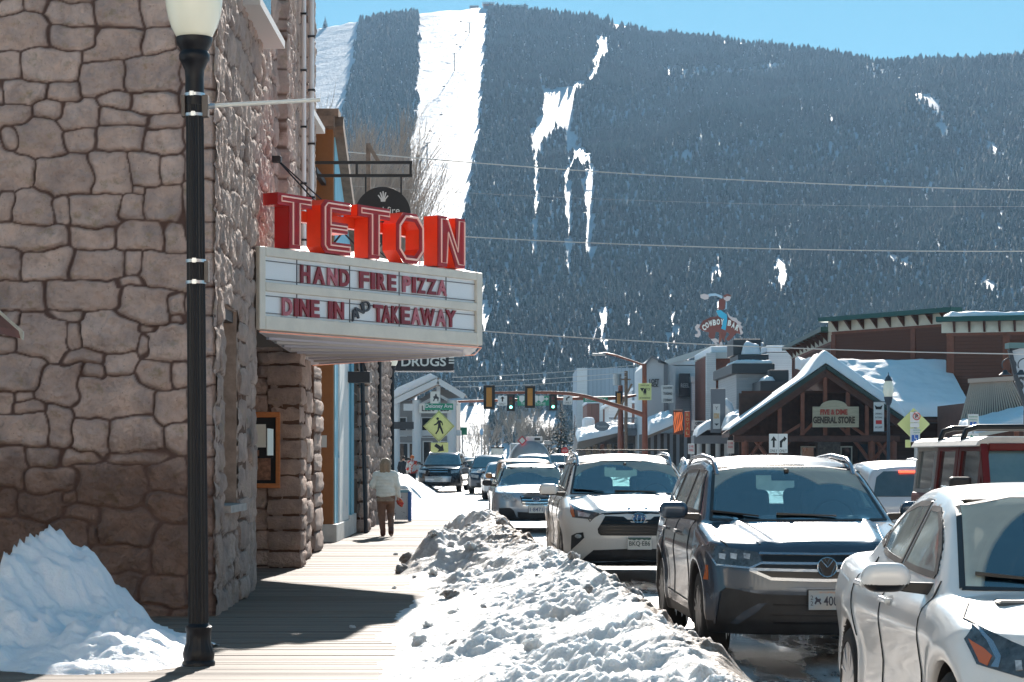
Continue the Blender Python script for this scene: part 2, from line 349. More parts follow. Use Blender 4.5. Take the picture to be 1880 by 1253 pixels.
# ================================================================ stone theatre on the left
def stone_mat(name,c1,c2,mortar,stain=None):
    m=bpy.data.materials.new(name);m.use_nodes=True;n=m.node_tree.nodes;l=m.node_tree.links;b=n['Principled BSDF']
    b.inputs['Roughness'].default_value=.82;b.inputs['Specular IOR Level'].default_value=.35
    tc=n.new('ShaderNodeTexCoord');at=n.new('ShaderNodeAttribute');at.attribute_name='tone';am=n.new('ShaderNodeAttribute');am.attribute_name='mortar'
    def noise(s,d=6,r=.62):
        t=n.new('ShaderNodeTexNoise');t.inputs['Scale'].default_value=s;t.inputs['Detail'].default_value=d;t.inputs['Roughness'].default_value=r;l.new(tc.outputs['Object'],t.inputs['Vector']);return t
    def mix(f,a,bb,typ='MIX'):
        x=n.new('ShaderNodeMixRGB');x.blend_type=typ
        for i,v in enumerate((f,a,bb)):
            if isinstance(v,(int,float)):x.inputs[i].default_value=v
            elif isinstance(v,tuple):x.inputs[i].default_value=(*v,1)
            else:l.new(v,x.inputs[i])
        return x.outputs[0]
    def ramp(src,a,bb):
        r=n.new('ShaderNodeMapRange');r.inputs['From Min'].default_value=a;r.inputs['From Max'].default_value=bb;l.new(src,r.inputs['Value']);return r.outputs[0]
    base=mix(at.outputs['Fac'],c1,c2)
    n1=noise(2.6);base=mix(ramp(n1.outputs['Fac'],.42,.72),base,tuple(min(1,v*k)for v,k in zip(c1,(.62,.66,.72))))
    n2=noise(7);base=mix(ramp(n2.outputs['Fac'],.56,.74),base,(.40,.31,.22))
    n3=noise(55,4);base=mix(ramp(n3.outputs['Fac'],.64,.72),base,tuple(v*.35 for v in c1))
    n4=noise(24,3);base=mix(ramp(n4.outputs['Fac'],.70,.80),base,(.62,.58,.54))
    if stain:
        sx=n.new('ShaderNodeSeparateXYZ');l.new(tc.outputs['Object'],sx.inputs[0]);n5=noise(1.1,7,.7)
        ad=n.new('ShaderNodeMath');ad.operation='MULTIPLY_ADD';l.new(n5.outputs['Fac'],ad.inputs[0]);ad.inputs[1].default_value=-1.1;l.new(sx.outputs['Z'],ad.inputs[2])
        mr=n.new('ShaderNodeMapRange');mr.inputs['From Min'].default_value=stain-.55+.25;mr.inputs['From Max'].default_value=stain-.55-.25;l.new(ad.outputs[0],mr.inputs['Value'])
        base=mix(mr.outputs[0],base,mix(1.0,base,(.40,.34,.31),'MULTIPLY'))
    base=mix(am.outputs['Fac'],base,mortar);l.new(base,b.inputs['Base Color'])
    v=n.new('ShaderNodeTexVoronoi');v.inputs['Scale'].default_value=26;l.new(tc.outputs['Object'],v.inputs['Vector'])
    t2=noise(18,8,.68);ad3=n.new('ShaderNodeMath');ad3.operation='MULTIPLY_ADD';l.new(ramp(v.outputs['Distance'],0,.22),ad3.inputs[0]);ad3.inputs[1].default_value=.25;l.new(t2.outputs['Fac'],ad3.inputs[2])
    bp=n.new('ShaderNodeBump');bp.inputs['Strength'].default_value=1.;bp.inputs['Distance'].default_value=.05;l.new(ad3.outputs[0],bp.inputs['Height']);l.new(bp.outputs[0],b.inputs['Normal'])
    return m
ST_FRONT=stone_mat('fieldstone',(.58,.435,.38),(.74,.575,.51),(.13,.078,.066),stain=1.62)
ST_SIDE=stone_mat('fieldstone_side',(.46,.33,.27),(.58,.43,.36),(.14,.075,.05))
def stone_field(u0,u1,v0,v1,res,seeds,depth,joint,seed=0,rough=.016,warp=.05):
    us=np.arange(u0,u1+res*.5,res);vs=np.arange(v0,v1+res*.5,res);U,V=np.meshgrid(us,vs)
    WU=U+fbm(U*1.9,V*1.9,3,seed)*warp;WV=V+fbm(U*1.9+40,V*1.9,3,seed+5)*warp
    d1=np.full(U.shape,9.);d2=np.full(U.shape,9.);ID=np.zeros(U.shape,int);sz=np.full(U.shape,.3)
    for k,(cu,cv,hu,hv)in enumerate(seeds):
        i0,i1=np.searchsorted(us,[cu-3*hu,cu+3*hu]);j0,j1=np.searchsorted(vs,[cv-3*hv,cv+3*hv])
        if i1<=i0 or j1<=j0:continue
        s=(slice(j0,j1),slice(i0,i1))
        d=((np.abs(WU[s]-cu)/hu)**4.5+(np.abs(WV[s]-cv)/hv)**4.5)**(1/4.5)
        a,b=d1[s],d2[s];m=d<a
        d2[s]=np.where(m,a,np.minimum(b,d));ID[s]=np.where(m,k,ID[s]);sz[s]=np.where(m,min(hu,hv),sz[s]);d1[s]=np.where(m,d,a)
    e=(d2-d1)*sz*.55
    mort=1-sstep(joint*.35,joint,e);body=sstep(joint*.4,joint*1.9,e)
    rr=np.random.default_rng(seed+1);n=len(seeds);tone=rr.random(n);off=rr.uniform(-.2,.25,n);tu=rr.uniform(-.35,.35,n);tv=rr.uniform(-.35,.35,n)
    S=np.array(seeds);lu=(WU-S[ID,0])/S[ID,2];lv=(WV-S[ID,1])/S[ID,3]
    H=body*depth*(1+off[ID]*1.+tu[ID]*lu+tv[ID]*lv)+body*(np.abs(fbm(U*2.6+ID*7.3,V*2.6+ID*3.1,3,seed+29))*-rough*1.3+fbm(U*4,V*4,4,seed+9)*rough*1.5+np.maximum(0,fbm(U*9,V*9,3,seed+19,ridged=True)-.9)*-rough*.9)
    return U,V,H,tone[ID],mort
def attrs(o,**kw):
    for k,a in kw.items():
        at=o.data.attributes.new(k,'FLOAT','POINT');at.data.foreach_set('value',np.asarray(a,np.float32).ravel())
def random_seeds(u0,u1,v0,v1,hmin,hmax,wmin,wmax,rr,jit=.3):
    out=[];v=v0-.1
    while v<v1+.3:
        h=rr.uniform(hmin,hmax);u=u0-rr.uniform(0,wmax)
        while u<u1+.5:
            wd=rr.uniform(wmin,wmax)
            if rr.random()<.25 and h>hmin*1.3:
                k=rr.uniform(.35,.65);out+=[(u+wd/2,v+h*k/2,wd/2,h*k/2),(u+wd/2,v+h*(1+k)/2,wd/2,h*(1-k)/2)]
            else:out.append((u+wd/2+rr.uniform(-jit,jit)*.1,v+h/2+rr.uniform(-jit,jit)*h*.5,wd/2,h/2*rr.uniform(.85,1.2)))
            u+=wd
        v+=h
    return out
wallx=lambda Y:-2.47-.0268*Y
FY=22.0
A1=[(65,40,65,45),(200,40,55,40),(395,80,125,68),(650,70,120,75),(850,70,70,70),(130,180,140,85),(410,200,135,60),(620,240,140,90),(860,220,75,70),(55,350,65,70),(275,355,145,80),(575,430,130,80),(850,400,140,95),(5,520,16,60),(135,505,100,65),(345,490,95,55),(645,545,85,45),(835,565,100,60),(80,640,90,55),(280,600,90,55),(430,630,100,90),(670,650,125,50),(60,760,40,55),(225,770,135,100),(445,770,85,55),(665,770,125,65),(905,685,90,38),(890,780,95,60),(80,930,100,95),(340,960,150,110),(600,950,95,110),(785,930,70,80),(940,930,60,65),(35,1120,35,80),(190,1120,95,85),(340,1160,45,60),(510,1150,120,85),(745,1045,32,28),(710,1140,60,60),(890,1090,100,75),(1085,60,90,90),(1085,215,90,70),(1085,380,90,90),(1085,550,90,70),(1085,730,90,85),(1085,905,90,80),(1085,1075,90,80)]
A2=[(150,50,180,55),(500,50,125,60),(765,60,130,60),(955,60,60,60),(60,200,75,80),(255,200,125,75),(540,190,145,72),(738,195,45,70),(905,210,105,95),(135,380,120,85),(445,370,185,75),(715,305,70,22),(785,430,145,85),(970,430,38,60),(60,490,60,40),(365,475,95,30),(225,600,125,120),(395,590,50,75),(590,560,140,100),(800,550,60,22),(970,500,35,22),(895,620,115,85),(780,640,35,55),(40,640,50,40),(455,710,110,35),(660,745,75,60),(110,790,140,95),(335,850,115,100),(525,795,60,40),(850,800,95,70),(975,790,40,70),(30,950,45,60),(140,915,60,28),(160,980,85,32),(630,920,200,110),(940,980,90,90),(125,1110,125,85),(325,1080,70,110),(490,1150,120,110),(760,1140,150,100),(975,1130,60,100),(1130,60,80,62),(1130,220,80,85),(1130,400,70,75),(1140,590,75,110),(1140,790,75,80),(1130,970,85,90),(1130,1150,80,80)]
A3=[(60,100,75,110),(220,30,105,45),(440,30,125,45),(740,20,170,40),(275,160,135,60),(610,180,190,115),(910,140,110,80),(40,260,50,80),(235,290,130,80),(375,255,40,35),(440,350,110,45),(905,300,120,80),(370,450,100,80),(495,450,35,50),(700,400,180,95),(920,520,110,130),(635,590,180,80),(660,750,120,80),(880,770,120,80),(300,640,140,90),(100,480,130,110),(120,720,150,100),(400,800,120,80),(1130,140,100,90),(1140,350,90,100),(1140,560,90,100),(1140,770,90,100),(700,920,200,90),(1050,940,150,80),(300,930,200,90)]
seeds=[]
for L,oy,k in((A1,0,2.983),(A2,420,2.983),(A3,830,2.962)):
    for a,b,c,d in L:
        if L is A1 and b>1210:continue
        q=P(a/k,b/k+oy,FY);seeds.append((q.x,q.z,c/k*FY/F,d/k*FY/F))
th=thing('theatre','fieldstone theatre building with a cut stone face on the left','building',(-6,30,0))
rr=np.random.default_rng(11)
XC=wallx(FY)
seeds_all=seeds+[s for s in random_seeds(-5.6,XC+.3,6.5,10.6,.3,.55,.4,.9,rr)]
U,V,H,tone,mort=stone_field(-5.6,XC,0,10.6,.0135,seeds_all,.05,.016,3,rough=.024)
k=sstep(XC-.06,XC,U);H=H*(1-.6*k)
wf=mesh_obj('wall',np.stack([U.ravel(),(FY-H+.06*k**2).ravel(),V.ravel()],1),grid_faces(U.shape[1],U.shape[0]),ST_FRONT,th,smooth=4,local=False)
attrs(wf,tone=tone,mortar=mort)
U,V,H,tone,mort=stone_field(-16,-5.6,0,10.6,.05,random_seeds(-16,-5.6,0,10.6,.3,.6,.4,1.0,rr),.055,.03,13)
wf=mesh_obj('wall',np.stack([U.ravel(),(FY-H).ravel(),V.ravel()],1),grid_faces(U.shape[1],U.shape[0]),ST_FRONT,th,smooth=4,local=False);attrs(wf,tone=tone,mortar=mort)
YE=37.65
US0=FY-.02
sd=random_seeds(US0,YE,0,10.6,.32,.55,.4,.95,rr)
U,V,H,tone,mort=stone_field(US0,YE,0,10.6,.027,sd,0.034,.026,23,rough=.016,warp=.08)
pil=((U>29.9)&(U<31.5)|(U>34.2)&(U<35.7))&(V>4.3);H=H+.13*pil
fc=grid_faces(U.shape[1],U.shape[0]);cu=U.ravel()[fc].mean(1);cv=V.ravel()[fc].mean(1)
hole=((cu>22.85)&(cu<24.2)&(cv>1.1)&(cv<3.3))|((cu>26.5)&(cu<31.5)&(cv<3.22))
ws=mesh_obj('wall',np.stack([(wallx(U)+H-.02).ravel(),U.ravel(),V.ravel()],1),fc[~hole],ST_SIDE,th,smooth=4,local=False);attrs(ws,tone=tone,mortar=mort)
dark=M('dark_void',(.02,.018,.018),.5)
MB().box((-16,YE-.1,0),(wallx(YE)-.03,YE,10.6)).build('rear_wall',M('render_brown',(.2,.15,.12),.8),th)
MB().prism([(-16,FY-.02),(wallx(FY),FY-.02),(wallx(YE),YE),(-16,YE)],(0,0,10.6),(1,0,0),(0,1,0),.25).build('roof',S_ROOF,th)
for a in(((XC-.9,22.78,1.0),(XC-.035,22.87,3.4)),((XC-.9,24.18,1.0),(wallx(24.2)-.005,24.28,3.4)),((XC-.9,22.78,3.28),(wallx(24.2)-.01,24.28,3.42)),((XC-.9,22.78,.98),(wallx(24.2)-.01,24.28,1.08))):MB().box(*a).build('reveal',M('reveal_stone',(.40,.29,.23),.85,var=.25,vs=6,bump=.6,bs=12),th)
wn=MB().box((XC-.9,22.8,1.05),(XC-.28,24.25,3.35)).build('window',M('window_dark',(.012,.013,.016),.12),th)
MB().box((XC-.30,22.84,3.16),(XC-.10,24.2,3.30)).box((XC-.30,22.84,1.1),(XC-.12,22.92,3.2)).build('frame',M('window_frame_brown',(.05,.035,.03),.5),wn)
MB().box((XC-.32,22.84,1.04),(XC+.05,24.2,1.12)).build('sill',M('sill_stone',(.42,.37,.34),.8,var=.2,vs=9,bump=.4),wn)
MB().box((-5.1,26.4,0),(-5.0,31.6,3.3)).build('recess_wall',M('recess_stucco',(.20,.14,.11),.8,var=.2),th)
ent=MB().box((-5.0,27.6,0.02),(-4.96,29.2,2.2)).build('door',M('door_dark',(.04,.03,.03),.3),th)
MB().bar((-4.92,28.5,.9),(-4.92,28.5,1.4),.03).build('handle',M('brass',(.6,.45,.2),.3,1),ent)
def block(mb,x0,x1,y0,y1,z0,z1,n=5,amp=.012,seed=0):
    """a hewn stone block: rounded, noisy box"""
    c=np.array([(x0+x1)/2,(y0+y1)/2,(z0+z1)/2]);h=np.array([x1-x0,y1-y0,z1-z0])/2
    g=np.linspace(-1,1,n+1);base=len(mb.v)
    for ax in range(3):
        for sgn in(-1,1):
            b=len(mb.v)
            for i in g:
                for j in g:
                    p=np.zeros(3);p[ax]=sgn;p[(ax+1)%3]=i;p[(ax+2)%3]=j
                    q=np.abs(p)**9;s=q.sum()**(1/9.);r=p/s
                    nz=float(fbm(np.array(r[0]*2+c[0]*9+r[2]*1.3),np.array(r[1]*2+c[2]*7+r[2]),3,seed))
                    mb.v.append(tuple(c+r*h+r*amp*nz*1.6))
            m=n+1
            for i in range(n):
                for j in range(n):
                    q=(b+i*m+j,b+(i+1)*m+j,b+(i+1)*m+j+1,b+i*m+j+1)
                    mb.f.append(q if sgn>0 else q[::-1])
def block_column(name,x0,x1,y0,y1,z0,z1,parent,mat,hm=(.25,.42),split=False,seed=0):
    rg=random.Random(seed);mb=MB();z=z0;tones=[]
    while z<z1-.05:
        h=min(rg.uniform(*hm),z1-z);
        if z1-z-h<.12:h=z1-z
        n0=len(mb.v);e=rg.uniform(-.02,.03)
        if split and rg.random()<.6:
            ym=y0+(y1-y0)*rg.uniform(.35,.65);block(mb,x0,x1+e,y0,ym-.008,z+.01,z+h-.01,seed=seed);block(mb,x0,x1+e*.5,ym+.008,y1,z+.01,z+h-.01,seed=seed)
        else:block(mb,x0,x1+e,y0-e,y1,z+.01,z+h-.01,seed=seed)
        tones+=[rg.random()]*(len(mb.v)-n0);z+=h
    core=len(mb.v);mb.box((x0+.04,y0+.04,z0),(x1-.04,y1-.04,z1));tones+=[.2]*8
    o=mb.build(name,mat,parent,smooth=1.2);mo=[0.]*core+[1.]*8;attrs(o,tone=tones,mortar=mo);return o
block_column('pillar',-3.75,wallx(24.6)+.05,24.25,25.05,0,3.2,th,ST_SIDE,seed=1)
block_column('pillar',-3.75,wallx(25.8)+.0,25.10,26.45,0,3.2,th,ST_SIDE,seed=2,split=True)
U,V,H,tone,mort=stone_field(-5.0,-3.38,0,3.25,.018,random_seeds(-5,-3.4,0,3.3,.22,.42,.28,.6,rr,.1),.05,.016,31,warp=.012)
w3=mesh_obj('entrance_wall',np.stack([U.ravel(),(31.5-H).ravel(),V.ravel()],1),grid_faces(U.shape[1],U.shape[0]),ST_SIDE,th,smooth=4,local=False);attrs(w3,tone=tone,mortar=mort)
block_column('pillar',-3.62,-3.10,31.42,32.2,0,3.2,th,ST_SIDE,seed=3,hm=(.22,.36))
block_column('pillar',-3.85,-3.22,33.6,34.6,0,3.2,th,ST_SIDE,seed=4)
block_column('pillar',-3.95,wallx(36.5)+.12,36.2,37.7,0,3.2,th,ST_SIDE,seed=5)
for y0,y1,z in((24.9,27.6,6.92),(34.3,36.4,7.15),(30.0,33.9,9.3)):
    wn=MB().box((wallx(y0)-.3,y0+.1,z+.1),(wallx(y0)+.03,y1-.1,z+1.6)).build('window',MATS['window_dark'],th)
    MB().box((wallx(y0)-.1,y0,z),(wallx(y0)+.20,y1,z+.1)).build('sill',M('sill_white',(.62,.60,.58),.7),wn)
nb=thing('poster_case','orange timber poster case on the stone wall of the theatre entrance','poster case',(-3.8,31.4,1.2))
MB().box((-4.3,31.38,1.24),(-3.46,31.44,2.24)).build('backing',M('case_dark',(.03,.03,.032),.15),nb)
MB().box((-4.3,31.32,1.18),(-3.41,31.42,1.25)).box((-4.3,31.32,2.22),(-3.41,31.42,2.30)).box((-3.47,31.325,1.25),(-3.41,31.42,2.22)).build('frame',M('orange_timber',(.50,.17,.045),.45,var=.15,vs=8,stretch=(1,1,6)),nb,bevel=.006)
MB().box((-4.0,31.365,1.78),(-3.62,31.378,2.12)).build('poster',M('paper',(.75,.74,.66),.8),nb)
MB().box((-3.99,31.365,1.30),(-3.55,31.378,1.62)).box((-3.90,31.365,1.65),(-3.72,31.378,1.74)).build('poster',M('poster_brown',(.25,.12,.07),.7,var=.5,vs=20),nb)
tg=MB().box((-3.30,31.34,1.62),(-3.28,31.37,1.63));
nt_=tag(MB().box((wallx(26)+.26,25.3,1.66),(wallx(26)+.27,25.9,1.98)).build('notice',MATS['paper'],None),'white paper notice stuck on the stone pillar by the theatre entrance','notice')
for px_,r_ in((533.5,.034),(549,.042)):
    k=-(px_-CX)/F;Y=2.47/(k-.0268);x=wallx(Y)+.20
    c=thing('conduit',('thin' if r_<.04 else 'thicker')+' white conduit running up the stone theatre wall','pipe',(x,Y,4.3))
    MB().tube([(x,Y,4.3),(x,Y,10.5)],r_,10).build('pipe',M('white_pipe',(.72,.70,.70),.4),c,smooth=1)
    for z in np.arange(4.9,10.4,.85):MB().cbox((x,Y,z),(r_*2.8,r_*2.8,.03)).build('bracket',M('dark_metal',(.03,.03,.035),.4,.6),c)
# ================================================================ marquee
A_=Vector((wallx(26.3)+.02,26.3,0));B_=Vector((-.463,30.2,0));C_=Vector((-.60,32.3,0));D_=Vector((wallx(36.1)+.02,36.1,0))
ZB,ZT=3.215,4.24
fd=(B_-A_);FL=fd.length;fd=fd.normalized();fn=Vector((fd.y,-fd.x,0))
def face(px,py,off=0.):
    """point of the marquee face seen at a photo pixel -> (u, z)"""
    k=(px-CX)/F;a=A_+fn*off
    t=(k*a.y-a.x)/(fd.x-k*fd.y);Y=a.y+fd.y*t
    return t,CH-(py-HY)/F*Y
def FP(u,z,off=0.):q=A_+fd*u+fn*off;return Vector((q.x,q.y,z))
mq=thing('marquee','cream theatre marquee with white letter panels projecting from the stone wall','marquee',(A_.x,30,ZB))
cream=M('cream_paint',(.74,.69,.60),.5,var=.08,vs=3,bump=.08,bs=20)
MB().prism([(p.x,p.y)for p in(A_,B_,C_,D_)],(0,0,ZT),(1,0,0),(0,1,0),ZT-ZB).build('cabinet',cream,mq,bevel=.01)
fr=MB();q=lambda px,py:face(px,py)
o1=[q(465,452),q(880,497.5),q(880,632.7),q(465,605)]
p1=[q(481.5,471.5),q(869.5,514.6),q(869.5,556),q(481.5,519.4)];p2=[q(481.5,540),q(869.5,567.5),q(869.5,610),q(481.5,581.7)]
zt1=(p1[0][1]+p1[1][1])/2;zb1=(p1[2][1]+p1[3][1])/2;zt2=(p2[0][1]+p2[1][1])/2;zb2=(p2[2][1]+p2[3][1])/2
ul,ur=p1[0][0],p1[1][0]
def fbox(mb,u0,u1,z0,z1,a,b):
    mb.prism([(u0,z0),(u1,z0),(u1,z1),(u0,z1)],FP(0,0,b),fd,(0,0,1),b-a)
for u0,u1,z0,z1 in((0,ul,ZB,ZT),(ur,FL,ZB,ZT),(ul,ur,zt1,ZT),(ul,ur,zb1-.001,zt2+.001),(ul,ur,ZB,zb2)):
    fbox(fr,u0,u1,z0 if z0!=zb1-.001 else zt2,z1 if z1!=zt2+.001 else zb1,-.01,.06)
fr.build('face_frame',cream,mq,bevel=.012)
for z0,z1 in((zb1,zt1),(zb2,zt2)):
    pn=MB();fbox(pn,ul,ur,z0,z1,0,.012);pb=pn.build('letter_panel',M('acrylic_white',(.82,.84,.86),.25),mq)
    tr=MB()
    for z in(z0+.035,z1-.055):fbox(tr,ul,ur,z-.005,z+.005,.014,.024)
    for px_ in(543,640,731,817):u=face(px_,520)[0];fbox(tr,u-.006,u+.006,z0,z1,.014,.022)
    tr.build('track',M('track_dark',(.10,.10,.11),.4),pb)
lr=M('letter_red',(.26,.012,.022),.35,var=.25,vs=5);lp=M('letter_faded',(.46,.13,.16),.5,var=.3,vs=14);lk=M('letter_black',(.05,.05,.06),.5)
def letters(word,pxs,ytop,ybot,pale=()):
    """place each letter of a word between photo columns"""
    n=len(word);out=[]
    for i,ch in enumerate(word):
        a,b=pxs[i];c=(a+b)/2;f=(c-482)/388
        zt=face(c,ytop[0]+(ytop[1]-ytop[0])*f)[1];zb=face(c,ybot[0]+(ybot[1]-ybot[0])*f)[1]
        ua=face(a,520)[0];ub=face(b,520)[0]
        m=MB().text(ch,FP(ua,zb,.026),fd,(0,0,1),w=ub-ua,h=zt-zb,t=.022,bold=.035)
        out.append(m.build('letter',lp if i in pale else lr,mq))
rows=(488-8,528-2),(521-6,562-6)
yt1=(479.5,521.5);yb1=(513.5,549)
letters('HAND',[(548,565),(571,592),(597,615),(619,637)],yt1,yb1,pale=(2,))
letters('FIRE',[(656,673),(677,684),(688,704),(708,723)],yt1,yb1)
letters('PIZZA',[(735,750),(753,759),(762,777),(780,797),(799,816)],yt1,yb1,pale=(0,4))
yt2=(544.5,573.5);yb2=(577.5,604.5)
letters('DINE',[(514,532),(536,543),(546,563),(566,582)],yt2,yb2,pale=(0,))
letters('IN',[(599,606),(609,627)],yt2,yb2)
letters('TAKEAWAY',[(682,699),(697,713),(715,729),(732,748),(751,768),(768,794),(796,815),(814,833)],yt2,yb2,pale=(4,6))
for ch,c,zc,rot in(('A',648,583,.35),('N',658,576,.45),('D',668,566,.15)):
    u,z=face(c,zc);xd=fd*math.cos(rot)+Vector((0,0,math.sin(rot)));yd=Vector((0,0,math.cos(rot)))-fd*math.sin(rot)
    MB().text(ch,FP(u-.06,z-.06,.026),xd,yd,w=.16,h=.14,t=.02,bold=.02).build('letter',lk,mq)
red_face=M('sign_red',(.40,.008,.012),.3,var=.12,vs=4);red_side=M('sign_orange_red',(.86,.075,.02),.35,var=.08,vs=3);tube=M('neon_tube',(.80,.55,.50),.3,emit=(1,.55,.42),es=.04)  # channel sides: glow of lit orange plastic put into the colour
def stroke_T(w,h,s):return[(0,h),(w,h),(w,h-s),(w/2+s/2,h-s),(w/2+s/2,0),(w/2-s/2,0),(w/2-s/2,h-s),(0,h-s)]
def stroke_E(w,h,s):return[(0,s*.5),(s*.5,0),(w,0),(w,s),(s,s),(s,h/2-s/2),(w*.9,h/2-s/2),(w*.9,h/2+s/2),(s,h/2+s/2),(s,h-s),(w,h-s),(w,h),(s*.5,h),(0,h-s*.5)]
def stroke_N(w,h,s):return[(0,0),(s,0),(s,h*.62),(w-s,0),(w,0),(w,h),(w-s,h),(w-s,h*.38),(s,h),(0,h)]
def inset(poly,d):
    n=len(poly);ar=sum(poly[i][0]*poly[(i+1)%n][1]-poly[(i+1)%n][0]*poly[i][1]for i in range(n));sg=1 if ar>0 else-1;o=[]
    for i in range(n):
        a,b,c=Vector(poly[i-1]),Vector(poly[i]),Vector(poly[(i+1)%n]);e1=(b-a).normalized();e2=(c-b).normalized()
        n1=Vector((-e1.y,e1.x))*sg;n2=Vector((-e2.y,e2.x))*sg;k=d/max(.35,(1+n1.dot(n2))/1.);o.append(tuple(b+(n1+n2)*k))
    return o
DEP=.23
for ch,x0,x1,yt,yb in(('T',510,572.5,358,457),('E',590,644,369.5,467),('T',657,716,380,475),('O',727,778,392,484),('N',804,853.5,399.5,491)):
    xc=(x0+x1)/2;ua=face(x0,yt,.05)[0];ub=face(x1,yt,.05)[0];zt=face(xc,yt,.05)[1];zb=face(xc,yb,.05)[1];wd=ub-ua;ht=zt-zb;s=.27 if ch!='O' else .24
    s=min(s,wd*.34);sv=.15
    if ch=='T':poly=[(0,ht),(wd,ht),(wd,ht-sv),(wd/2+s/2,ht-sv),(wd/2+s/2,0),(wd/2-s/2,0),(wd/2-s/2,ht-sv),(0,ht-sv)]
    elif ch=='E':poly=[(0,.08),(.08,0),(wd,0),(wd,sv),(s,sv),(s,ht/2-sv*.45),(wd*.9,ht/2-sv*.45),(wd*.9,ht/2+sv*.45),(s,ht/2+sv*.45),(s,ht-sv),(wd,ht-sv),(wd,ht),(.08,ht),(0,ht-.08)]
    elif ch=='N':poly=[(0,0),(s,0),(s,ht*.60),(wd-s,0),(wd,0),(wd,ht),(wd-s,ht),(wd-s,ht*.40),(s,ht),(0,ht)]
    o3=FP(ua,zb,.05)
    if ch=='O':
        r=.16;oc=[(r,0),(wd-r,0),(wd,r),(wd,ht-r),(wd-r,ht),(r,ht),(0,ht-r),(0,r)];ic=inset(oc,s*.52)
        fb=MB();V=[o3+fd*a+Vector((0,0,b))for a,b in oc+ic];V+=[v-fn*.02 for v in V]
        fb.add(V,[(i,(i+1)%8,8+(i+1)%8,8+i)for i in range(8)]);L=fb.build('letter',red_face,mq)
        sb=MB();V2=[v-fn*.004 for v in V[:16]]+[v-fn*DEP for v in V[:16]]
        sb.add(V2,[(i+16,(i+1)%8+16,(i+1)%8,i)for i in range(8)]+[(i+8,8+(i+1)%8,24+(i+1)%8,i+24)for i in range(8)]).build('channel',red_side,L)
        L.location=L.location;tb=MB()
        for pl in(inset(oc,.05),inset(oc,s*.52-.05)):tb.tube([o3+fd*a+Vector((0,0,b))+fn*.03 for a,b in pl],.011,6,closed=True)
        tb.build('neon_tube',tube,L,smooth=1)
    else:
        L=MB().prism(poly,o3,fd,(0,0,1),.012).build('letter',red_face,mq)
        MB().prism(poly,o3-fn*.0125,fd,(0,0,1),DEP).build('channel',red_side if x0>550 else M('sign_side_dark',(.50,.012,.012),.35),L)
        tb=MB();tb.tube([o3+fd*a+Vector((0,0,b))+fn*.03 for a,b in inset(poly,.045)],.011,6,closed=True);tb.build('neon_tube',tube,L,smooth=1)
ua=face(560,380)[0];ub=face(861,440)[0];z_=face(861,437)[1]
mb=MB();fbox(mb,ua,ub+.02,z_-.07,z_+.07,-.30,-.19);z2=face(640,378)[1];fbox(mb,ua,face(716,380)[0],z2-.06,z2+.04,-.30,-.19);mb.build('support_rail',red_side,mq)
mb=MB()
for px_ in(600,680,760,835):u=face(px_,450)[0];mb.bar(FP(u,ZT,-.25),FP(u,z_,-.25),.03);mb.bar(FP(u,ZT,-.9),FP(u,z_+.1,-.27),.02)
mb.build('strut',MATS['dark_metal'],mq)
sf=MB().prism([(A_.x+.02,26.5),(B_.x-.03,B_.y+.05),(C_.x-.03,C_.y-.04),(D_.x+.02,35.9)],(0,0,ZB-.004),(1,0,0),(0,1,0),.03).build('soffit',M('soffit_lavender',(.62,.60,.64),.45,var=.1,vs=2,stretch=(.3,4,1)),mq)
mb=MB();mc=MB()
for i in range(9):
    t=(i+.5)/9;a=Vector((wallx(27)+.05,27.0+t*8.4,ZB-.05));b=Vector((-.72,30.6+t*1.5,ZB-.05))
    (mb if i%2 else mc).bar(a,b,.05,.03)
mb.build('batten',M('soffit_rib',(.66,.63,.60),.5),mq);mc.build('light_strip',M('blue_tube',(.60,.60,.68),.4),mq)
pts=[Vector((p.x,p.y,ZB-.03))for p in(A_+Vector((.05,-.02,0)),B_+Vector((.03,-.03,0)),C_+Vector((.03,.03,0)),D_+Vector((.05,0,0)))]
MB().tube(pts,.009,6).build('neon_edge',M('neon_orange',(.80,.40,.28),.3,emit=(1,.22,.08),es=.04),mq)
an=P(500,293,28.9);an.x=wallx(28.9)+.06
cs=thing('stay_cable','steel stay cable from the stone wall down to the marquee','cable',an)
MB().tube([an,FP(FL*.62,ZT+.02,-.5)],.012,6).tube([an,FP(FL*.80,ZT+.02,-.7)],.010,6).build('cable',MATS['dark_metal'],cs)
MB().cbox(an,(.12,.12,.09)).build('anchor',MATS['dark_metal'],cs,bevel=.01)
U,V=np.meshgrid(np.linspace(0,1,40),np.linspace(0,1,24))
ax=A_.x+(B_.x-A_.x)*U;ay=26.5+(30.3-26.5)*U;by=36.0+(32.2-36.0)*U;YY=ay+(by-ay)*V
edge=np.minimum(np.minimum(U,1-U)*3,np.minimum(V,1-V)*4);hh=sstep(0,.5,edge)*(.13+.06*fbm(ax*2,YY*2,3,7));hh[edge<.02]=-.01
tag(mesh_obj('snow',np.stack([ax.ravel(),YY.ravel(),(ZT+.01+hh).ravel()],1),grid_faces(40,24),S_CLEAN,smooth=4),'thin snow lying on top of the theatre marquee','snow')
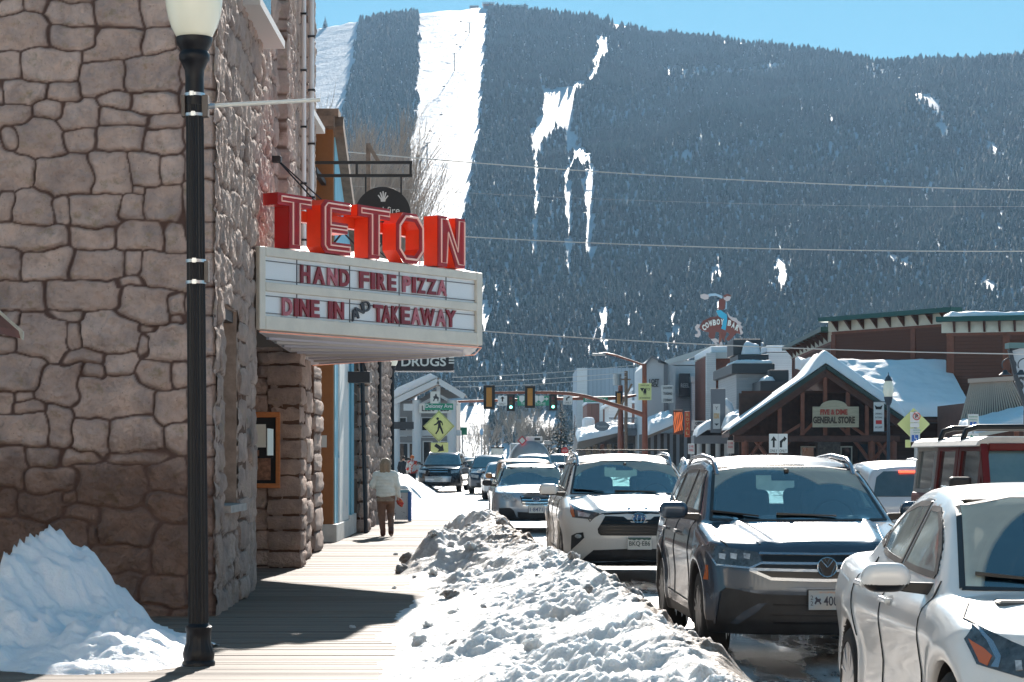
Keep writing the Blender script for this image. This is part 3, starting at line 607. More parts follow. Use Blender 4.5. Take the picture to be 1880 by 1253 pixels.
# ================================================================ street lamp in front
def acorn_lamp(name,label,loc,s=1.,tilt=0.,group=None,banner=False,detail=True):
    t=thing(name,label,'street lamp',loc,group=group);t.rotation_euler=(0,tilt,0)
    k=s/232.7;bl=M('black_cast_iron',(.007,.007,.010),.42,spec=.35,bump=.15,bs=60)
    prof=[(30,0),(30,6),(27.5,10),(28.5,16),(29.5,22),(27,32),(23,42),(22.5,60),(24.5,66),(24.5,71),(20,74),(18.5,78)]
    MB().lathe([(r*k,h*k)for r,h in prof],n=40,flute=(4,7,.05)).build('base',bl,t,world=False,smooth=.7)
    MB().lathe([(18.5*k,76*k),(16.3*k,1034*k)],n=40,flute=(0,1,.09)).build('pole',bl,t,world=False,smooth=.7)
    prof=[(16.6,1028),(17.5,1046),(17,1062),(16.8,1078),(18,1092),(24,1106),(28,1112),(28.5,1120),(25,1127),(27,1132),(32,1140),(33.5,1148),(33.5,1152)]
    MB().lathe([(r*k,h*k)for r,h in prof],n=32).build('capital',bl,t,world=False,smooth=.8)
    prof=[(31,1151),(36,1160),(42,1172),(47.5,1190),(51,1208),(52.5,1228),(51,1248),(47,1266),(40,1282),(34,1290)]
    gl=MB().lathe([(r*k,h*k)for r,h in prof],n=32).build('globe',M('milk_glass',(.80,.79,.66),.22,emit=(.9,.88,.7),es=.03),t,world=False,smooth=3)
    MB().lathe([(35*k,1289*k),(36*k,1294*k),(25*k,1306*k),(10*k,1312*k),(6*k,1322*k),(8*k,1330*k),(2*k,1342*k)],n=24).build('finial',bl,t,world=False,smooth=1)
    return t
loc=G(365,1222);LY=loc.y
lamp=acorn_lamp('street_lamp','tall black fluted street lamp with a cream acorn globe beside the left snow heap',loc,1.,R(-.42))
stl=M('steel_band',(.62,.66,.70),.3,.9)
for py in(175,212,480,519):
    mb=MB();z=(1222-py)/232.7;r=(17.2+.3)/232.7;mb.lathe([(r,z-.012),(r+.006,z-.012),(r+.006,z+.012),(r,z+.012)],n=24);mb.cbox((-.01 if py<200 else .0,-r-.012,z),(.03,.02,.035))
    mb.build('band',stl,lamp,world=False)
z=(1222-196)/232.7
for c_,s_ in(((.085,.0,z),(.05,.09,.17)),((-.085,.0,z),(.03,.09,.17)),((.085,0,(1222-500)/232.7),(.035,.08,.17))):MB().cbox(c_,s_).build('bracket',M('bracket_brown',(.16,.13,.11),.6),lamp,world=False,bevel=.005)
MB().tube([(.09,0,z),(.16,0,z+.005)],.022,8).build('socket',stl,lamp,world=False)
MB().tube([(.14,0,z+.005),(.99,0,z+.045)],.016,8).build('banner_arm',M('white_rod',(.78,.78,.74),.4),lamp,world=False,smooth=1)
ko=thing('kiosk','small timber kiosk roof with white fascia at the far left edge','kiosk',(-6.0,19.4,0))
Y=19.6;e=P(38,622,Y);r_=P(-190,430,Y)
kw=M('kiosk_timber',(.20,.055,.03),.6,var=.2,vs=5)
MB().prism([(e.x,e.z),(e.x-.02,e.z+.07),(r_.x,r_.z+.1),(r_.x,r_.z)],(0,Y-1.6,0),(1,0,0),(0,0,1),1.6).build('roof',kw,ko)
MB().prism([(e.x+.015,e.z-.01),(e.x+.02,e.z+.065),(r_.x,r_.z+.14),(r_.x,r_.z+.02)],(0,Y+.003,0),(1,0,0),(0,0,1),.05).build('fascia',M('fascia_white',(.66,.62,.52),.6,var=.2,vs=12),ko)
MB().box((r_.x-.3,Y-.5,0),(r_.x-.1,Y-.3,r_.z)).box((r_.x-.3,Y-1.4,0),(r_.x-.1,Y-1.2,r_.z)).build('post',kw,ko)
# ================================================================ road, boardwalk, snow
def road_mat():
    m=bpy.data.materials.new('slushy_road');m.use_nodes=True;n=m.node_tree.nodes;l=m.node_tree.links;b=n['Principled BSDF']
    tc=n.new('ShaderNodeTexCoord');mp=n.new('ShaderNodeMapping');mp.inputs['Scale'].default_value=(1.6,.38,1);l.new(tc.outputs['Object'],mp.inputs[0])
    t=n.new('ShaderNodeTexNoise');t.inputs['Scale'].default_value=.55;t.inputs['Detail'].default_value=9;t.inputs['Roughness'].default_value=.68;l.new(mp.outputs[0],t.inputs['Vector'])
    at=n.new('ShaderNodeAttribute');at.attribute_name='wet'
    ad=n.new('ShaderNodeMath');ad.operation='ADD';l.new(t.outputs['Fac'],ad.inputs[0]);l.new(at.outputs['Fac'],ad.inputs[1])
    mr=n.new('ShaderNodeMapRange');mr.inputs['From Min'].default_value=.60;mr.inputs['From Max'].default_value=.70;l.new(ad.outputs[0],mr.inputs['Value'])
    t2=n.new('ShaderNodeTexNoise');t2.inputs['Scale'].default_value=3;t2.inputs['Detail'].default_value=7;l.new(mp.outputs[0],t2.inputs['Vector'])
    sn=n.new('ShaderNodeMixRGB');l.new(t2.outputs['Fac'],sn.inputs[0]);sn.inputs[1].default_value=(.36,.345,.33,1);sn.inputs[2].default_value=(.66,.66,.66,1)
    mx=n.new('ShaderNodeMixRGB');l.new(mr.outputs[0],mx.inputs[0]);l.new(sn.outputs[0],mx.inputs[1]);mx.inputs[2].default_value=(.035,.033,.033,1);l.new(mx.outputs[0],b.inputs['Base Color'])
    rg=n.new('ShaderNodeMapRange');l.new(mr.outputs[0],rg.inputs['Value']);rg.inputs['To Min'].default_value=.55;rg.inputs['To Max'].default_value=.09;l.new(rg.outputs[0],b.inputs['Roughness'])
    t3=n.new('ShaderNodeTexNoise');t3.inputs['Scale'].default_value=9;t3.inputs['Detail'].default_value=8;l.new(tc.outputs['Object'],t3.inputs['Vector'])
    inv=n.new('ShaderNodeMath');inv.operation='SUBTRACT';inv.inputs[0].default_value=1.02;l.new(mr.outputs[0],inv.inputs[1]);ml=n.new('ShaderNodeMath');ml.operation='MULTIPLY';l.new(t3.outputs['Fac'],ml.inputs[0]);l.new(inv.outputs[0],ml.inputs[1])
    bp=n.new('ShaderNodeBump');bp.inputs['Strength'].default_value=.8;bp.inputs['Distance'].default_value=.05;l.new(ml.outputs[0],bp.inputs['Height']);l.new(bp.outputs[0],b.inputs['Normal'])
    return m
xs=np.concatenate([np.arange(-1.8,14,.25),np.arange(14,26,1.)]);ys=np.concatenate([np.arange(-40,6,4),np.arange(6,60,.25),np.arange(60,860,4.)])
X,Y=np.meshgrid(xs,ys);slope=-.0268
XX=X+slope*np.maximum(Y-20,0);Z=.0*X-.02+.012*fbm(X*1.4,Y*.5,3,77)
road=tag(mesh_obj('road',np.stack([XX.ravel(),Y.ravel(),Z.ravel()],1),grid_faces(len(xs),len(ys)),road_mat(),smooth=4),kind='structure')
wet=np.exp(-((Y-17)/5.5)**2)*sstep(1.6,2.1,X)*(1-sstep(4.2,5.2,X))*.22+np.exp(-((Y-27.5)/1.6)**2)*sstep(1.0,1.6,XX)*(1-sstep(3.5,4.2,XX))*.26+.02+.03*np.sin(X*2.2)*sstep(30,60,Y)+.02*sstep(60,100,Y)
for yy,xa in((46.5,.8),):wet=wet+.25*np.exp(-((Y-yy)/1.5)**2)*sstep(xa-.3,xa+.3,XX)*(1-sstep(3,4,XX))
attrs(road,wet=wet)
sw=tag(mesh_obj('side_street',[(-60,56.2,-.05),(-1.6,56.2,-.05),(-1.9,68,-.05),(-60,68,-.05)],[(0,1,2,3)],snow_mat('packed_snow',bscale=3,bstr=.5,col=(.62,.62,.63))),kind='structure')
def plank_mat():
    m=bpy.data.materials.new('boardwalk_planks');m.use_nodes=True;n=m.node_tree.nodes;l=m.node_tree.links;b=n['Principled BSDF'];b.inputs['Roughness'].default_value=.75
    tc=n.new('ShaderNodeTexCoord');mp=n.new('ShaderNodeMapping');mp.inputs['Scale'].default_value=(.5,9,1);l.new(tc.outputs['Object'],mp.inputs[0])
    t=n.new('ShaderNodeTexNoise');t.inputs['Scale'].default_value=1.6;t.inputs['Detail'].default_value=8;t.inputs['Roughness'].default_value=.7;l.new(mp.outputs[0],t.inputs['Vector'])
    cr=n.new('ShaderNodeValToRGB');cr.color_ramp.elements[0].position=.3;cr.color_ramp.elements[1].position=.72;cr.color_ramp.elements[0].color=(.115,.09,.072,1);cr.color_ramp.elements[1].color=(.25,.205,.168,1);l.new(t.outputs['Fac'],cr.inputs[0])
    at=n.new('ShaderNodeAttribute');at.attribute_name='tone';mx=n.new('ShaderNodeMixRGB');mx.blend_type='MULTIPLY';l.new(at.outputs['Fac'],mx.inputs[0]);l.new(cr.outputs[0],mx.inputs[1]);mx.inputs[2].default_value=(.62,.62,.64,1)
    t2=n.new('ShaderNodeTexNoise');t2.inputs['Scale'].default_value=.9;t2.inputs['Detail'].default_value=6;l.new(tc.outputs['Object'],t2.inputs['Vector'])
    mr=n.new('ShaderNodeMapRange');mr.inputs['From Min'].default_value=.60;mr.inputs['From Max'].default_value=.78;l.new(t2.outputs['Fac'],mr.inputs['Value']);mx2=n.new('ShaderNodeMixRGB');l.new(mr.outputs[0],mx2.inputs[0]);l.new(mx.outputs[0],mx2.inputs[1]);mx2.inputs[2].default_value=(.16,.13,.11,1)
    l.new(mx2.outputs[0],b.inputs['Base Color']);bp=n.new('ShaderNodeBump');bp.inputs['Strength'].default_value=.5;bp.inputs['Distance'].default_value=.01;l.new(t.outputs['Fac'],bp.inputs['Height']);l.new(bp.outputs[0],b.inputs['Normal'])
    return m
mb=MB();tones=[];y=8.;rg=random.Random(2)
while y<56.2:
    x0=wallx(y)-(.9 if y>22 else 14);x1=.35+slope*max(0,y-20);n0=len(mb.v);z=.0+rg.uniform(-.003,.003)
    mb.box((x0,y,-.06),(x1,y+.098,z));tones+=[rg.random()**2]*(len(mb.v)-n0);y+=.104
bw=mb.build('boardwalk',plank_mat(),None);tag(bw,kind='structure');attrs(bw,tone=tones)
# ---- ploughed snow bank between walk and road, one height field
def bank(name,label,x0,x1,y0,y1,rx,ry,fn,mat,cat='snow bank',dirt=None):
    us=np.arange(x0,x1,rx);vs=[y0]
    while vs[-1]<y1:vs.append(vs[-1]+ry*max(1,vs[-1]/20))
    vs=np.array(vs);X,Y=np.meshgrid(us,vs);Z,D=fn(X,Y)
    fc=grid_faces(len(us),len(vs));kz=(Z.ravel()[fc]>-.045).any(1)
    o=mesh_obj(name,np.stack([X.ravel(),Y.ravel(),Z.ravel()],1),fc[kz],mat,smooth=4);attrs(o,dirt=D);return tag(o,label,cat)
SB=snow_mat('snow_bank',dirt=1,bscale=16,bstr=.8,col=(.70,.70,.70),dirtcol=(.20,.155,.125),dscale=2.2,bdist=.05)
BL=(np.array([8,15.5,19.5,22,25,28.5,31.5,36,41,46,52]),np.array([-.85,-.97,-1.22,-1.28,-1.12,-1.45,-1.70,-1.75,-1.55,-1.35,-1.2]))
BR=(np.array([8,15.0,17.5,22,27,33,40,46,52]),np.array([1.95,1.75,1.45,1.30,.95,.60,.25,.0,-.25]))
BC=(np.array([8,15.0,18,22,27,33,40,46,52]),np.array([1.15,.95,.95,.75,.30,-.30,-.60,-.75,-.8]))
BH=(np.array([8,13,16,20,25,29,33,38,43,47,52]),np.array([.50,.48,.47,.50,.52,.50,.62,.66,.60,.40,.10]))
def f_bank(X,Y):
    l,r,c,h=(np.interp(Y,*q)for q in(BL,BR,BC,BH));l=l+fbm(Y*.8,X*.2,3,51)*.16;r=r+fbm(Y*.7,X*.2+9,3,52)*.12
    t=np.where(X<c,(X-l)/(c-l),(r-X)/(r-c));tt=np.clip(t,-.3,1.);prof=np.where(tt>0,np.sin(np.clip(tt,0,1)*np.pi/2)**1.25,tt)
    prof=np.where(X<c,np.where(tt>0,np.clip(tt,0,1)**1.15,tt),prof)
    n1=fbm(X*1.3,Y*.75,4,61);n2=.75-fbm(X*2.6,Y*1.9,4,63,ridged=True)*.8;n3=fbm(X*11,Y*9,4,65);k=np.clip(prof*2.5,0,1)*(.45+1.3*sstep(-.45,.6,fbm(X*.9,Y*.6,3,71)))
    groove=fbm((X+.55*Y)*1.5,(Y-X)*.25,2,67,ridged=True)-.7
    side=np.exp(-((Y-30.8)/1.6)**2-((X+1.35)/.55)**2)*.38+np.exp(-((Y-34)/2.5)**2-((X+.9)/.5)**2)*.12-np.exp(-((Y-28.6)/.9)**2-((X+.95)/.6)**2)*.22
    Z=h*prof+k*(.06*n1+.045*n2+.026*n3+.035*groove*np.clip(prof*1.4,0,1))+side*k
    D=.40*sstep(.0,.75,(X-c)/np.maximum(r-c,.1)+.35)*sstep(12,20,40-np.abs(Y-22))+np.exp(-((Y-31.5)/4)**2)*.20*(n2>-.1)-.10+.10*n2+.12*n1
    D=np.where(X<c-.2,D-.05,D+.08*sstep(0,.4,X-c))
    return Z-.012,D
bank('snow_bank','long dirty ploughed snow bank between the boardwalk and the queue of cars',-2.2,2.4,9.,53,.024,.024,f_bank,SB)
for(px,py,Y,r,lab)in((975,1026,27.5,.10,'round white snowball perched on the crest of the snow bank'),(1037,1029,29.5,.11,'brown lump of frozen slush beside the wheel of the white car'),(800,985,36,.16,'dirty snow chunk on the far part of the snow bank')):
    p=P(px,py,Y);V,Fc=surfnet(lambda x,y,z:ellip(x,y,z,(0,0,0),(r,r*.8,r*.75))+.25*r*fbm(x/r*.9+z/r,y/r+z/r*.7,3,int(px)),(-1.5*r,)*3,(1.5*r,)*3,r/9)
    o=mesh_obj('snow_chunk',V,Fc,S_CLEAN if px==975 else SB,smooth=4);o.location=p;tag(o,lab,'snow chunk')
    if px!=975:attrs(o,dirt=np.full(len(V),.2))
rg=random.Random(12);cl=[]
for i in range(54):
    Y=rg.uniform(15.2,37)if i<40 else rg.uniform(28,36);X=np.interp(Y,*BL)+rg.uniform(-.12,1.02)*(np.interp(Y,*BR)-np.interp(Y,*BL));r=rg.choice((.03,.04,.05,.07,.10))*rg.uniform(.8,1.2)
    z=f_bank(np.array([[X]]),np.array([[Y]]))[0][0,0]
    if i<4:
        V,Fc=surfnet(lambda x,y,z:ellip(x,y,z,(0,0,0),(1,.8,.7))+.38*fbm(x*.9+z+i*9,y+z*.7,3,300+i),(-1.5,)*3,(1.5,)*3,.13)
        o=mesh_obj('snow_clod',V,Fc,SB,smooth=1.);attrs(o,dirt=np.full(len(V),.28 if i%2 else-.1));cl.append(o)
    else:o=cl[i%4].copy();COL.objects.link(o)
    o.location=(X,Y,max(z,0)+r*.25);o.scale=(r,)*3;o.rotation_euler=(rg.uniform(-.5,.5),rg.uniform(-.5,.5),rg.uniform(0,6));tag(o,'small frozen snow clod scattered on the ploughed bank','snow clod','snow clods on the bank')
def f_heap(X,Y):
    cx,cy=-4.75,19.6
    d=np.hypot((X-cx)/np.where(X>cx,1.75,3.6),(Y-cy)/np.where(Y<cy,3.6,2.0));k=np.clip(1-d,-.2,1)
    Z=2.0*np.where(k>0,k**1.15,k*.4)
    d2=np.hypot((X+3.35)/.95,(Y-17.7)/1.6);Z=np.maximum(Z,.30*np.clip(1-d2,-.1,1)**.7*(d2<1)-.08*(d2>=1))
    d3=np.hypot((X+3.5)/1.1,(Y-20.2)/1.6);Z=np.maximum(Z,np.where(d3<1,.34*(1-d3),-.08))
    a=np.clip(Z*4,0,1)
    n2=.75-fbm(X*2.3,Y*2.0,4,83,ridged=True)*.8
    Z=Z+a*(.13*fbm(X*1.3,Y*1.1,4,81)+.085*n2+.022*fbm(X*13,Y*11,3,85));
    return Z-.01,-.32+.10*fbm(X*.9,Y*.9,3,87)
SH=snow_mat('snow_heap',dirt=1,bscale=9,bstr=.55,col=(.84,.86,.90),dirtcol=(.34,.31,.30),dscale=1.6,bdist=.05)
bank('snow_heap','tall heap of blue shaded snow piled against the stone wall',-9.5,-2.55,13.6,21.9,.026,.026,f_heap,SH)
def f_far(X,Y):
    c=-3.9+slope*(Y-60);d=np.abs(X-c)/1.5;Z=(1.25-.012*(Y-60))*np.clip(1-d,-.1,1)*sstep(61.5,68,Y)*(1-sstep(150,175,Y))
    k=np.clip(Z*3,0,1);return Z+k*.16*fbm(X*1.2,Y*.5,4,91)-.03,-.22+.1*fbm(X,Y*.3,3,92)
bank('snow_bank','high white snow bank behind the newspaper box across the side street',-7.5,-.5,61,180,.09,.10,f_far,SB)
def f_right(X,Y):
    c=15.6+slope*(Y-60);d=np.abs(X-c)/1.2;Z=.75*np.clip(1-d,-.1,1)*sstep(18,24,Y)*(1-.9*np.exp(-((Y-132)/9)**2))*(1-sstep(200,215,Y))
    k=np.clip(Z*3,0,1);return Z+k*.14*fbm(X,Y*.5,3,95)-.03,-.1+.1*fbm(X,Y*.3,3,96)
bank('snow_bank','snow bank along the kerb in front of the timber store',12.5,18,16,220,.15,.16,f_right,SB)
MB().prism([(15.5,10),(24.5,10),(20,215),(11.6,215)],(0,0,.12),(1,0,0),(0,1,0),.3).build('pavement',gm,None)['kind']='structure'
MB().prism([(-60,68),(-3.2,68),(-5.2,260),(-60,260)],(0,0,.08),(1,0,0),(0,1,0),.3).build('pavement',gm,None)['kind']='structure'
# ================================================================ buildings beyond the theatre
bb=thing('shop','narrow shop front with brown end wall and pale blue timber side','building',(-5,43,0))
br=M('brown_render',(.30,.115,.035),.75,var=.12,vs=3,bump=.3,bs=40)
X1=-3.42
MB().box((-9,41.0,0),(X1-.02,41.25,8.0)).build('end_wall',br,bb)
MB().box((-9,41.25,7.9),(X1-.3,46.1,8.0)).build('roof',MATS['dark_metal'],bb)
ztop=lambda y:7.95-(y-41)/5.2*2.3
blue=M('pale_blue_boards',(.26,.56,.70),.6,var=.10,vs=3)
MB().prism([(41.25,0.35),(46.2,.35),(46.2,ztop(46.2)),(41.25,ztop(41.25))],(X1,0,0),(0,1,0),(0,0,1),.3).build('side_wall',blue,bb)
bargem=M('weathered_timber',(.22,.15,.11),.8,var=.3,vs=6)
MB().bar((X1+.03,40.95,ztop(40.95)+.1),(X1+.03,46.3,ztop(46.3)+.1),.3,.22).build('barge_board',bargem,bb)
MB().box((-4.6,40.7,7.95),(X1+.02,41.5,8.15)).box((-4.4,40.8,8.15),(X1+.1,41.4,8.3)).build('cap',bargem,bb)
MB().box((-4.9,40.6,6.5),(-3.83,41,8.2)).build('parapet',M('parapet_brown',(.17,.09,.06),.7,var=.2),bb)
MB().box((X1,41.9,.35),(X1+.035,44.2,3.9)).build('trim_board',M('peeling_white',(.72,.72,.70),.6,col2=(.25,.45,.55),vs=5,thr=(.60,.66),stretch=(1,1,.5)),bb)
MB().box((X1,44.9,.35),(X1+.04,45.1,5.6)).build('trim_board',M('trim_deep_blue',(.12,.35,.46),.5),bb)
MB().box((-4.4,40.9,0),(X1+.06,44.3,.34)).build('base',M('white_plinth',(.62,.60,.56),.7,var=.15,bump=.3),bb,bevel=.01)
MB().box((X1-.5,44.3,0),(X1+.05,46.3,.42)).build('base',MATS['white_plinth'],bb,bevel=.01)
MB().box((-3.66,40.97,1.82),(-3.56,41.0,2.05)).build('meter_box',M('box_grey',(.6,.6,.56),.6),bb,bevel=.005)
bs_=thing('lit_sign_box','black box sign on a bracket below the marquee','sign',(-3.1,44.5,3.4))
p0=P(622,702,44.0);p1_=P(685,683,44.6)
MB().box((p0.x,44.0,p0.z),(p0.x+.64,44.7,p0.z+.22)).build('box',M('black_paint',(.015,.015,.02),.5),bs_,bevel=.01)
MB().bar((p0.x+.55,44.3,p0.z+.2),(p0.x+.35,44.3,p0.z+.8),.06).build('bracket',MATS['dark_metal'],bs_)
s3=thing('stone_shop','low rough stone building at the street corner beyond the blue shop','building',(-5,50,0))
U,V,H,tone,mort=stone_field(46.2,56.2,0,5.4,.05,random_seeds(46.2,56.2,0,5.4,.25,.5,.35,.8,rr),.05,.03,61,rough=.03)
xw=-3.34+(U-46.2)*.012
w3=mesh_obj('wall',np.stack([(xw+H).ravel(),U.ravel(),V.ravel()],1),grid_faces(U.shape[1],U.shape[0]),ST_SIDE,s3,smooth=4,local=False);attrs(w3,tone=tone,mortar=mort)
MB().box((-9,56,0),(-3.3,56.2,5.4)).box((-9,46.25,0),(-3.36,46.3,5.4)).build('end_wall',MATS['render_brown'],s3)
MB().box((-9,46.2,5.4),(-3.1,56.3,5.6)).build('roof',MATS['weathered_timber'],s3)
MB().box((-9,46.2,5.602),(-3.15,56.3,5.8)).build('roof_snow',S_ROOF,s3,bevel=.06)
block_column('pillar',-3.7,-3.12,46.25,46.9,0,5.3,s3,ST_SIDE,seed=8)
for px_,Y,z0,z1,lean in((672,45.7,0,4.2,-.10),(697,51.5,1.9,4.3,0)):
    x=(px_-CX)/F*Y
    o=MB().tube([(x+(-.0 if lean else 0),Y,z0),(x+lean,Y,z1)],.045,8).build('drainpipe',MATS['black_paint'],None,smooth=1)
    tag(o,'black drainpipe standing on the boardwalk against the stone wall' if lean else 'short black downpipe on the stone wall behind the walking woman','pipe')
# ================================================================ vehicles
def paint(name,col,rough=.28,metal=0.,dirt=.5,dz=.75,dcol=(.30,.27,.24),flake=0.):
    if name in MATS:return MATS[name]
    m=bpy.data.materials.new(name);m.use_nodes=True;n=m.node_tree.nodes;l=m.node_tree.links;b=n['Principled BSDF']
    b.inputs['Metallic'].default_value=metal;b.inputs['Roughness'].default_value=rough;b.inputs['Coat Weight'].default_value=.8;b.inputs['Coat Roughness'].default_value=.06
    tc=n.new('ShaderNodeTexCoord');sx=n.new('ShaderNodeSeparateXYZ');l.new(tc.outputs['Object'],sx.inputs[0])
    t=n.new('ShaderNodeTexNoise');t.inputs['Scale'].default_value=3.2;t.inputs['Detail'].default_value=8;t.inputs['Roughness'].default_value=.7;l.new(tc.outputs['Object'],t.inputs['Vector'])
    mr=n.new('ShaderNodeMapRange');mr.inputs['From Min'].default_value=dz;mr.inputs['From Max'].default_value=.15;l.new(sx.outputs['Z'],mr.inputs['Value'])
    mu=n.new('ShaderNodeMath');mu.operation='MULTIPLY';l.new(mr.outputs[0],mu.inputs[0]);l.new(t.outputs['Fac'],mu.inputs[1]);m2=n.new('ShaderNodeMath');m2.operation='MULTIPLY';m2.inputs[1].default_value=dirt*1.9;l.new(mu.outputs[0],m2.inputs[0]);m2.use_clamp=True
    mx=n.new('ShaderNodeMixRGB');l.new(m2.outputs[0],mx.inputs[0]);mx.inputs[1].default_value=(*col,1);mx.inputs[2].default_value=(*dcol,1);l.new(mx.outputs[0],b.inputs['Base Color'])
    ct=n.new('ShaderNodeMath');ct.operation='MULTIPLY_ADD';ct.inputs[1].default_value=-.8;ct.inputs[2].default_value=.8;l.new(m2.outputs[0],ct.inputs[0]);l.new(ct.outputs[0],b.inputs['Coat Weight'])
    MATS[name]=m;return m
def glass_mat(name,tint=(.30,.50,.54),dust=.0,arcs=(),opaque=False,y0=1.1,ys=1.1,base=(.015,.04,.05)):
    if name in MATS:return MATS[name]
    m=bpy.data.materials.new(name);m.use_nodes=True;n=m.node_tree.nodes;l=m.node_tree.links;n.clear();o=n.new('ShaderNodeOutputMaterial')
    if opaque:a=n.new('ShaderNodeBsdfDiffuse');a.inputs[0].default_value=(*base,1)
    else:a=n.new('ShaderNodeBsdfTransparent');a.inputs[0].default_value=(*tint,1)
    g=n.new('ShaderNodeBsdfGlossy');g.inputs['Roughness'].default_value=.04;g.inputs[0].default_value=(.85,.95,1,1)
    fr=n.new('ShaderNodeFresnel');fr.inputs[0].default_value=1.62;mr=n.new('ShaderNodeMath');mr.operation='MULTIPLY_ADD';mr.inputs[1].default_value=1.5;mr.inputs[2].default_value=.08;l.new(fr.outputs[0],mr.inputs[0])
    s=n.new('ShaderNodeMixShader');l.new(mr.outputs[0],s.inputs[0]);l.new(a.outputs[0],s.inputs[1]);l.new(g.outputs[0],s.inputs[2]);res=s.outputs[0]
    if dust:
        tc=n.new('ShaderNodeTexCoord');sx=n.new('ShaderNodeSeparateXYZ');l.new(tc.outputs['Object'],sx.inputs[0]);prev=None
        def mth(op,*a_):
            k=n.new('ShaderNodeMath');k.operation=op
            for i,v in enumerate(a_):
                if isinstance(v,(int,float)):k.inputs[i].default_value=v
                else:l.new(v,k.inputs[i])
            return k.outputs[0]
        rings=None
        for cx,r in arcs:
            dx=mth('SUBTRACT',sx.outputs['X'],cx);dy=mth('MULTIPLY',mth('SUBTRACT',sx.outputs['Y'],y0),ys);d=mth('SQRT',mth('ADD',mth('MULTIPLY',dx,dx),mth('MULTIPLY',dy,dy)))
            e=n.new('ShaderNodeMapRange');e.inputs['From Min'].default_value=r-.012;e.inputs['From Max'].default_value=r+.012;l.new(d,e.inputs['Value']);prev=e.outputs[0]if prev is None else mth('MULTIPLY',prev,e.outputs[0])
            cb=n.new('ShaderNodeCombineXYZ');l.new(mth('MULTIPLY',d,26),cb.inputs[0]);tn=n.new('ShaderNodeTexNoise');tn.inputs['Scale'].default_value=1.;tn.inputs['Detail'].default_value=4;l.new(cb.outputs[0],tn.inputs['Vector'])
            k=n.new('ShaderNodeMapRange');k.inputs['From Min'].default_value=.56;k.inputs['From Max'].default_value=.8;k.inputs['To Max'].default_value=.5;l.new(tn.outputs['Fac'],k.inputs['Value']);rings=k.outputs[0]if rings is None else mth('MAXIMUM',rings,k.outputs[0])
        t=n.new('ShaderNodeTexNoise');t.inputs['Scale'].default_value=5;t.inputs['Detail'].default_value=7;l.new(tc.outputs['Object'],t.inputs['Vector'])
        fac=mth('MULTIPLY',mth('MULTIPLY_ADD',t.outputs['Fac'],.9,.25),dust)if prev is None else mth('MULTIPLY',mth('ADD',mth('MULTIPLY',prev,.95),mth('MULTIPLY',rings,.28)),mth('MULTIPLY',mth('MULTIPLY_ADD',t.outputs['Fac'],.4,.86),dust))
        df=n.new('ShaderNodeBsdfDiffuse');df.inputs[0].default_value=(.80,.86,.80,1);tr=n.new('ShaderNodeBsdfTranslucent');tr.inputs[0].default_value=(.80,.86,.76,1);ms=n.new('ShaderNodeMixShader');ms.inputs[0].default_value=.5;l.new(df.outputs[0],ms.inputs[1]);l.new(tr.outputs[0],ms.inputs[2])
        s2=n.new('ShaderNodeMixShader');l.new(fac,s2.inputs[0]);l.new(res,s2.inputs[1]);l.new(ms.outputs[0],s2.inputs[2]);res=s2.outputs[0]
    l.new(res,o.inputs[0]);MATS[name]=m;return m
TYRE=M('tyre_rubber',(.018,.017,.017),.75,var=.4,vs=6,bump=.3,bs=60)
CLAD=M('black_cladding',(.022,.022,.024),.55,var=.4,vs=5)
CHROME=M('chrome',(.75,.77,.80),.12,1.);RIMS=M('alloy',(.45,.46,.48),.3,.9);RIMD=M('alloy_dark',(.06,.06,.065),.35,.7)
LENS=M('headlamp_lens',(.42,.45,.48),.08,.1,var=.55,vs=16,coat=1);LENSD=M('headlamp_dark',(.07,.08,.09),.08,.2,var=.6,vs=18,coat=1)
AMBER=M('amber_lens',(.55,.12,.02),.2,coat=1);REDL=M('red_lens',(.55,.02,.02),.2,coat=1,emit=(1,.05,.03),es=.25)
INTR=M('interior',(.05,.06,.07),.8);SEAT=M('seat_fabric',(.035,.055,.07),.8,var=.2)
PLATE=M('plate_white',(.70,.70,.66),.4);PGREEN=M('plate_ink',(.03,.035,.06),.5)
BLKG=M('gloss_black',(.010,.011,.014),.28,spec=.4);GRAYM=M('silver_trim',(.42,.45,.50),.22,.85)
def curve1(pts,sm=.08):
    pts=np.array(pts,float);xs=np.arange(pts[0,0]-.5,pts[-1,0]+.5,.01);y=np.interp(xs,pts[:,0],pts[:,1])
    if sm>0:
        k=int(sm/.01)|1;w_=np.hanning(k+2)[1:-1];w_/=w_.sum();y=np.convolve(np.pad(y,k//2,'edge'),w_,'valid')
    return lambda v:np.interp(v,xs,y)
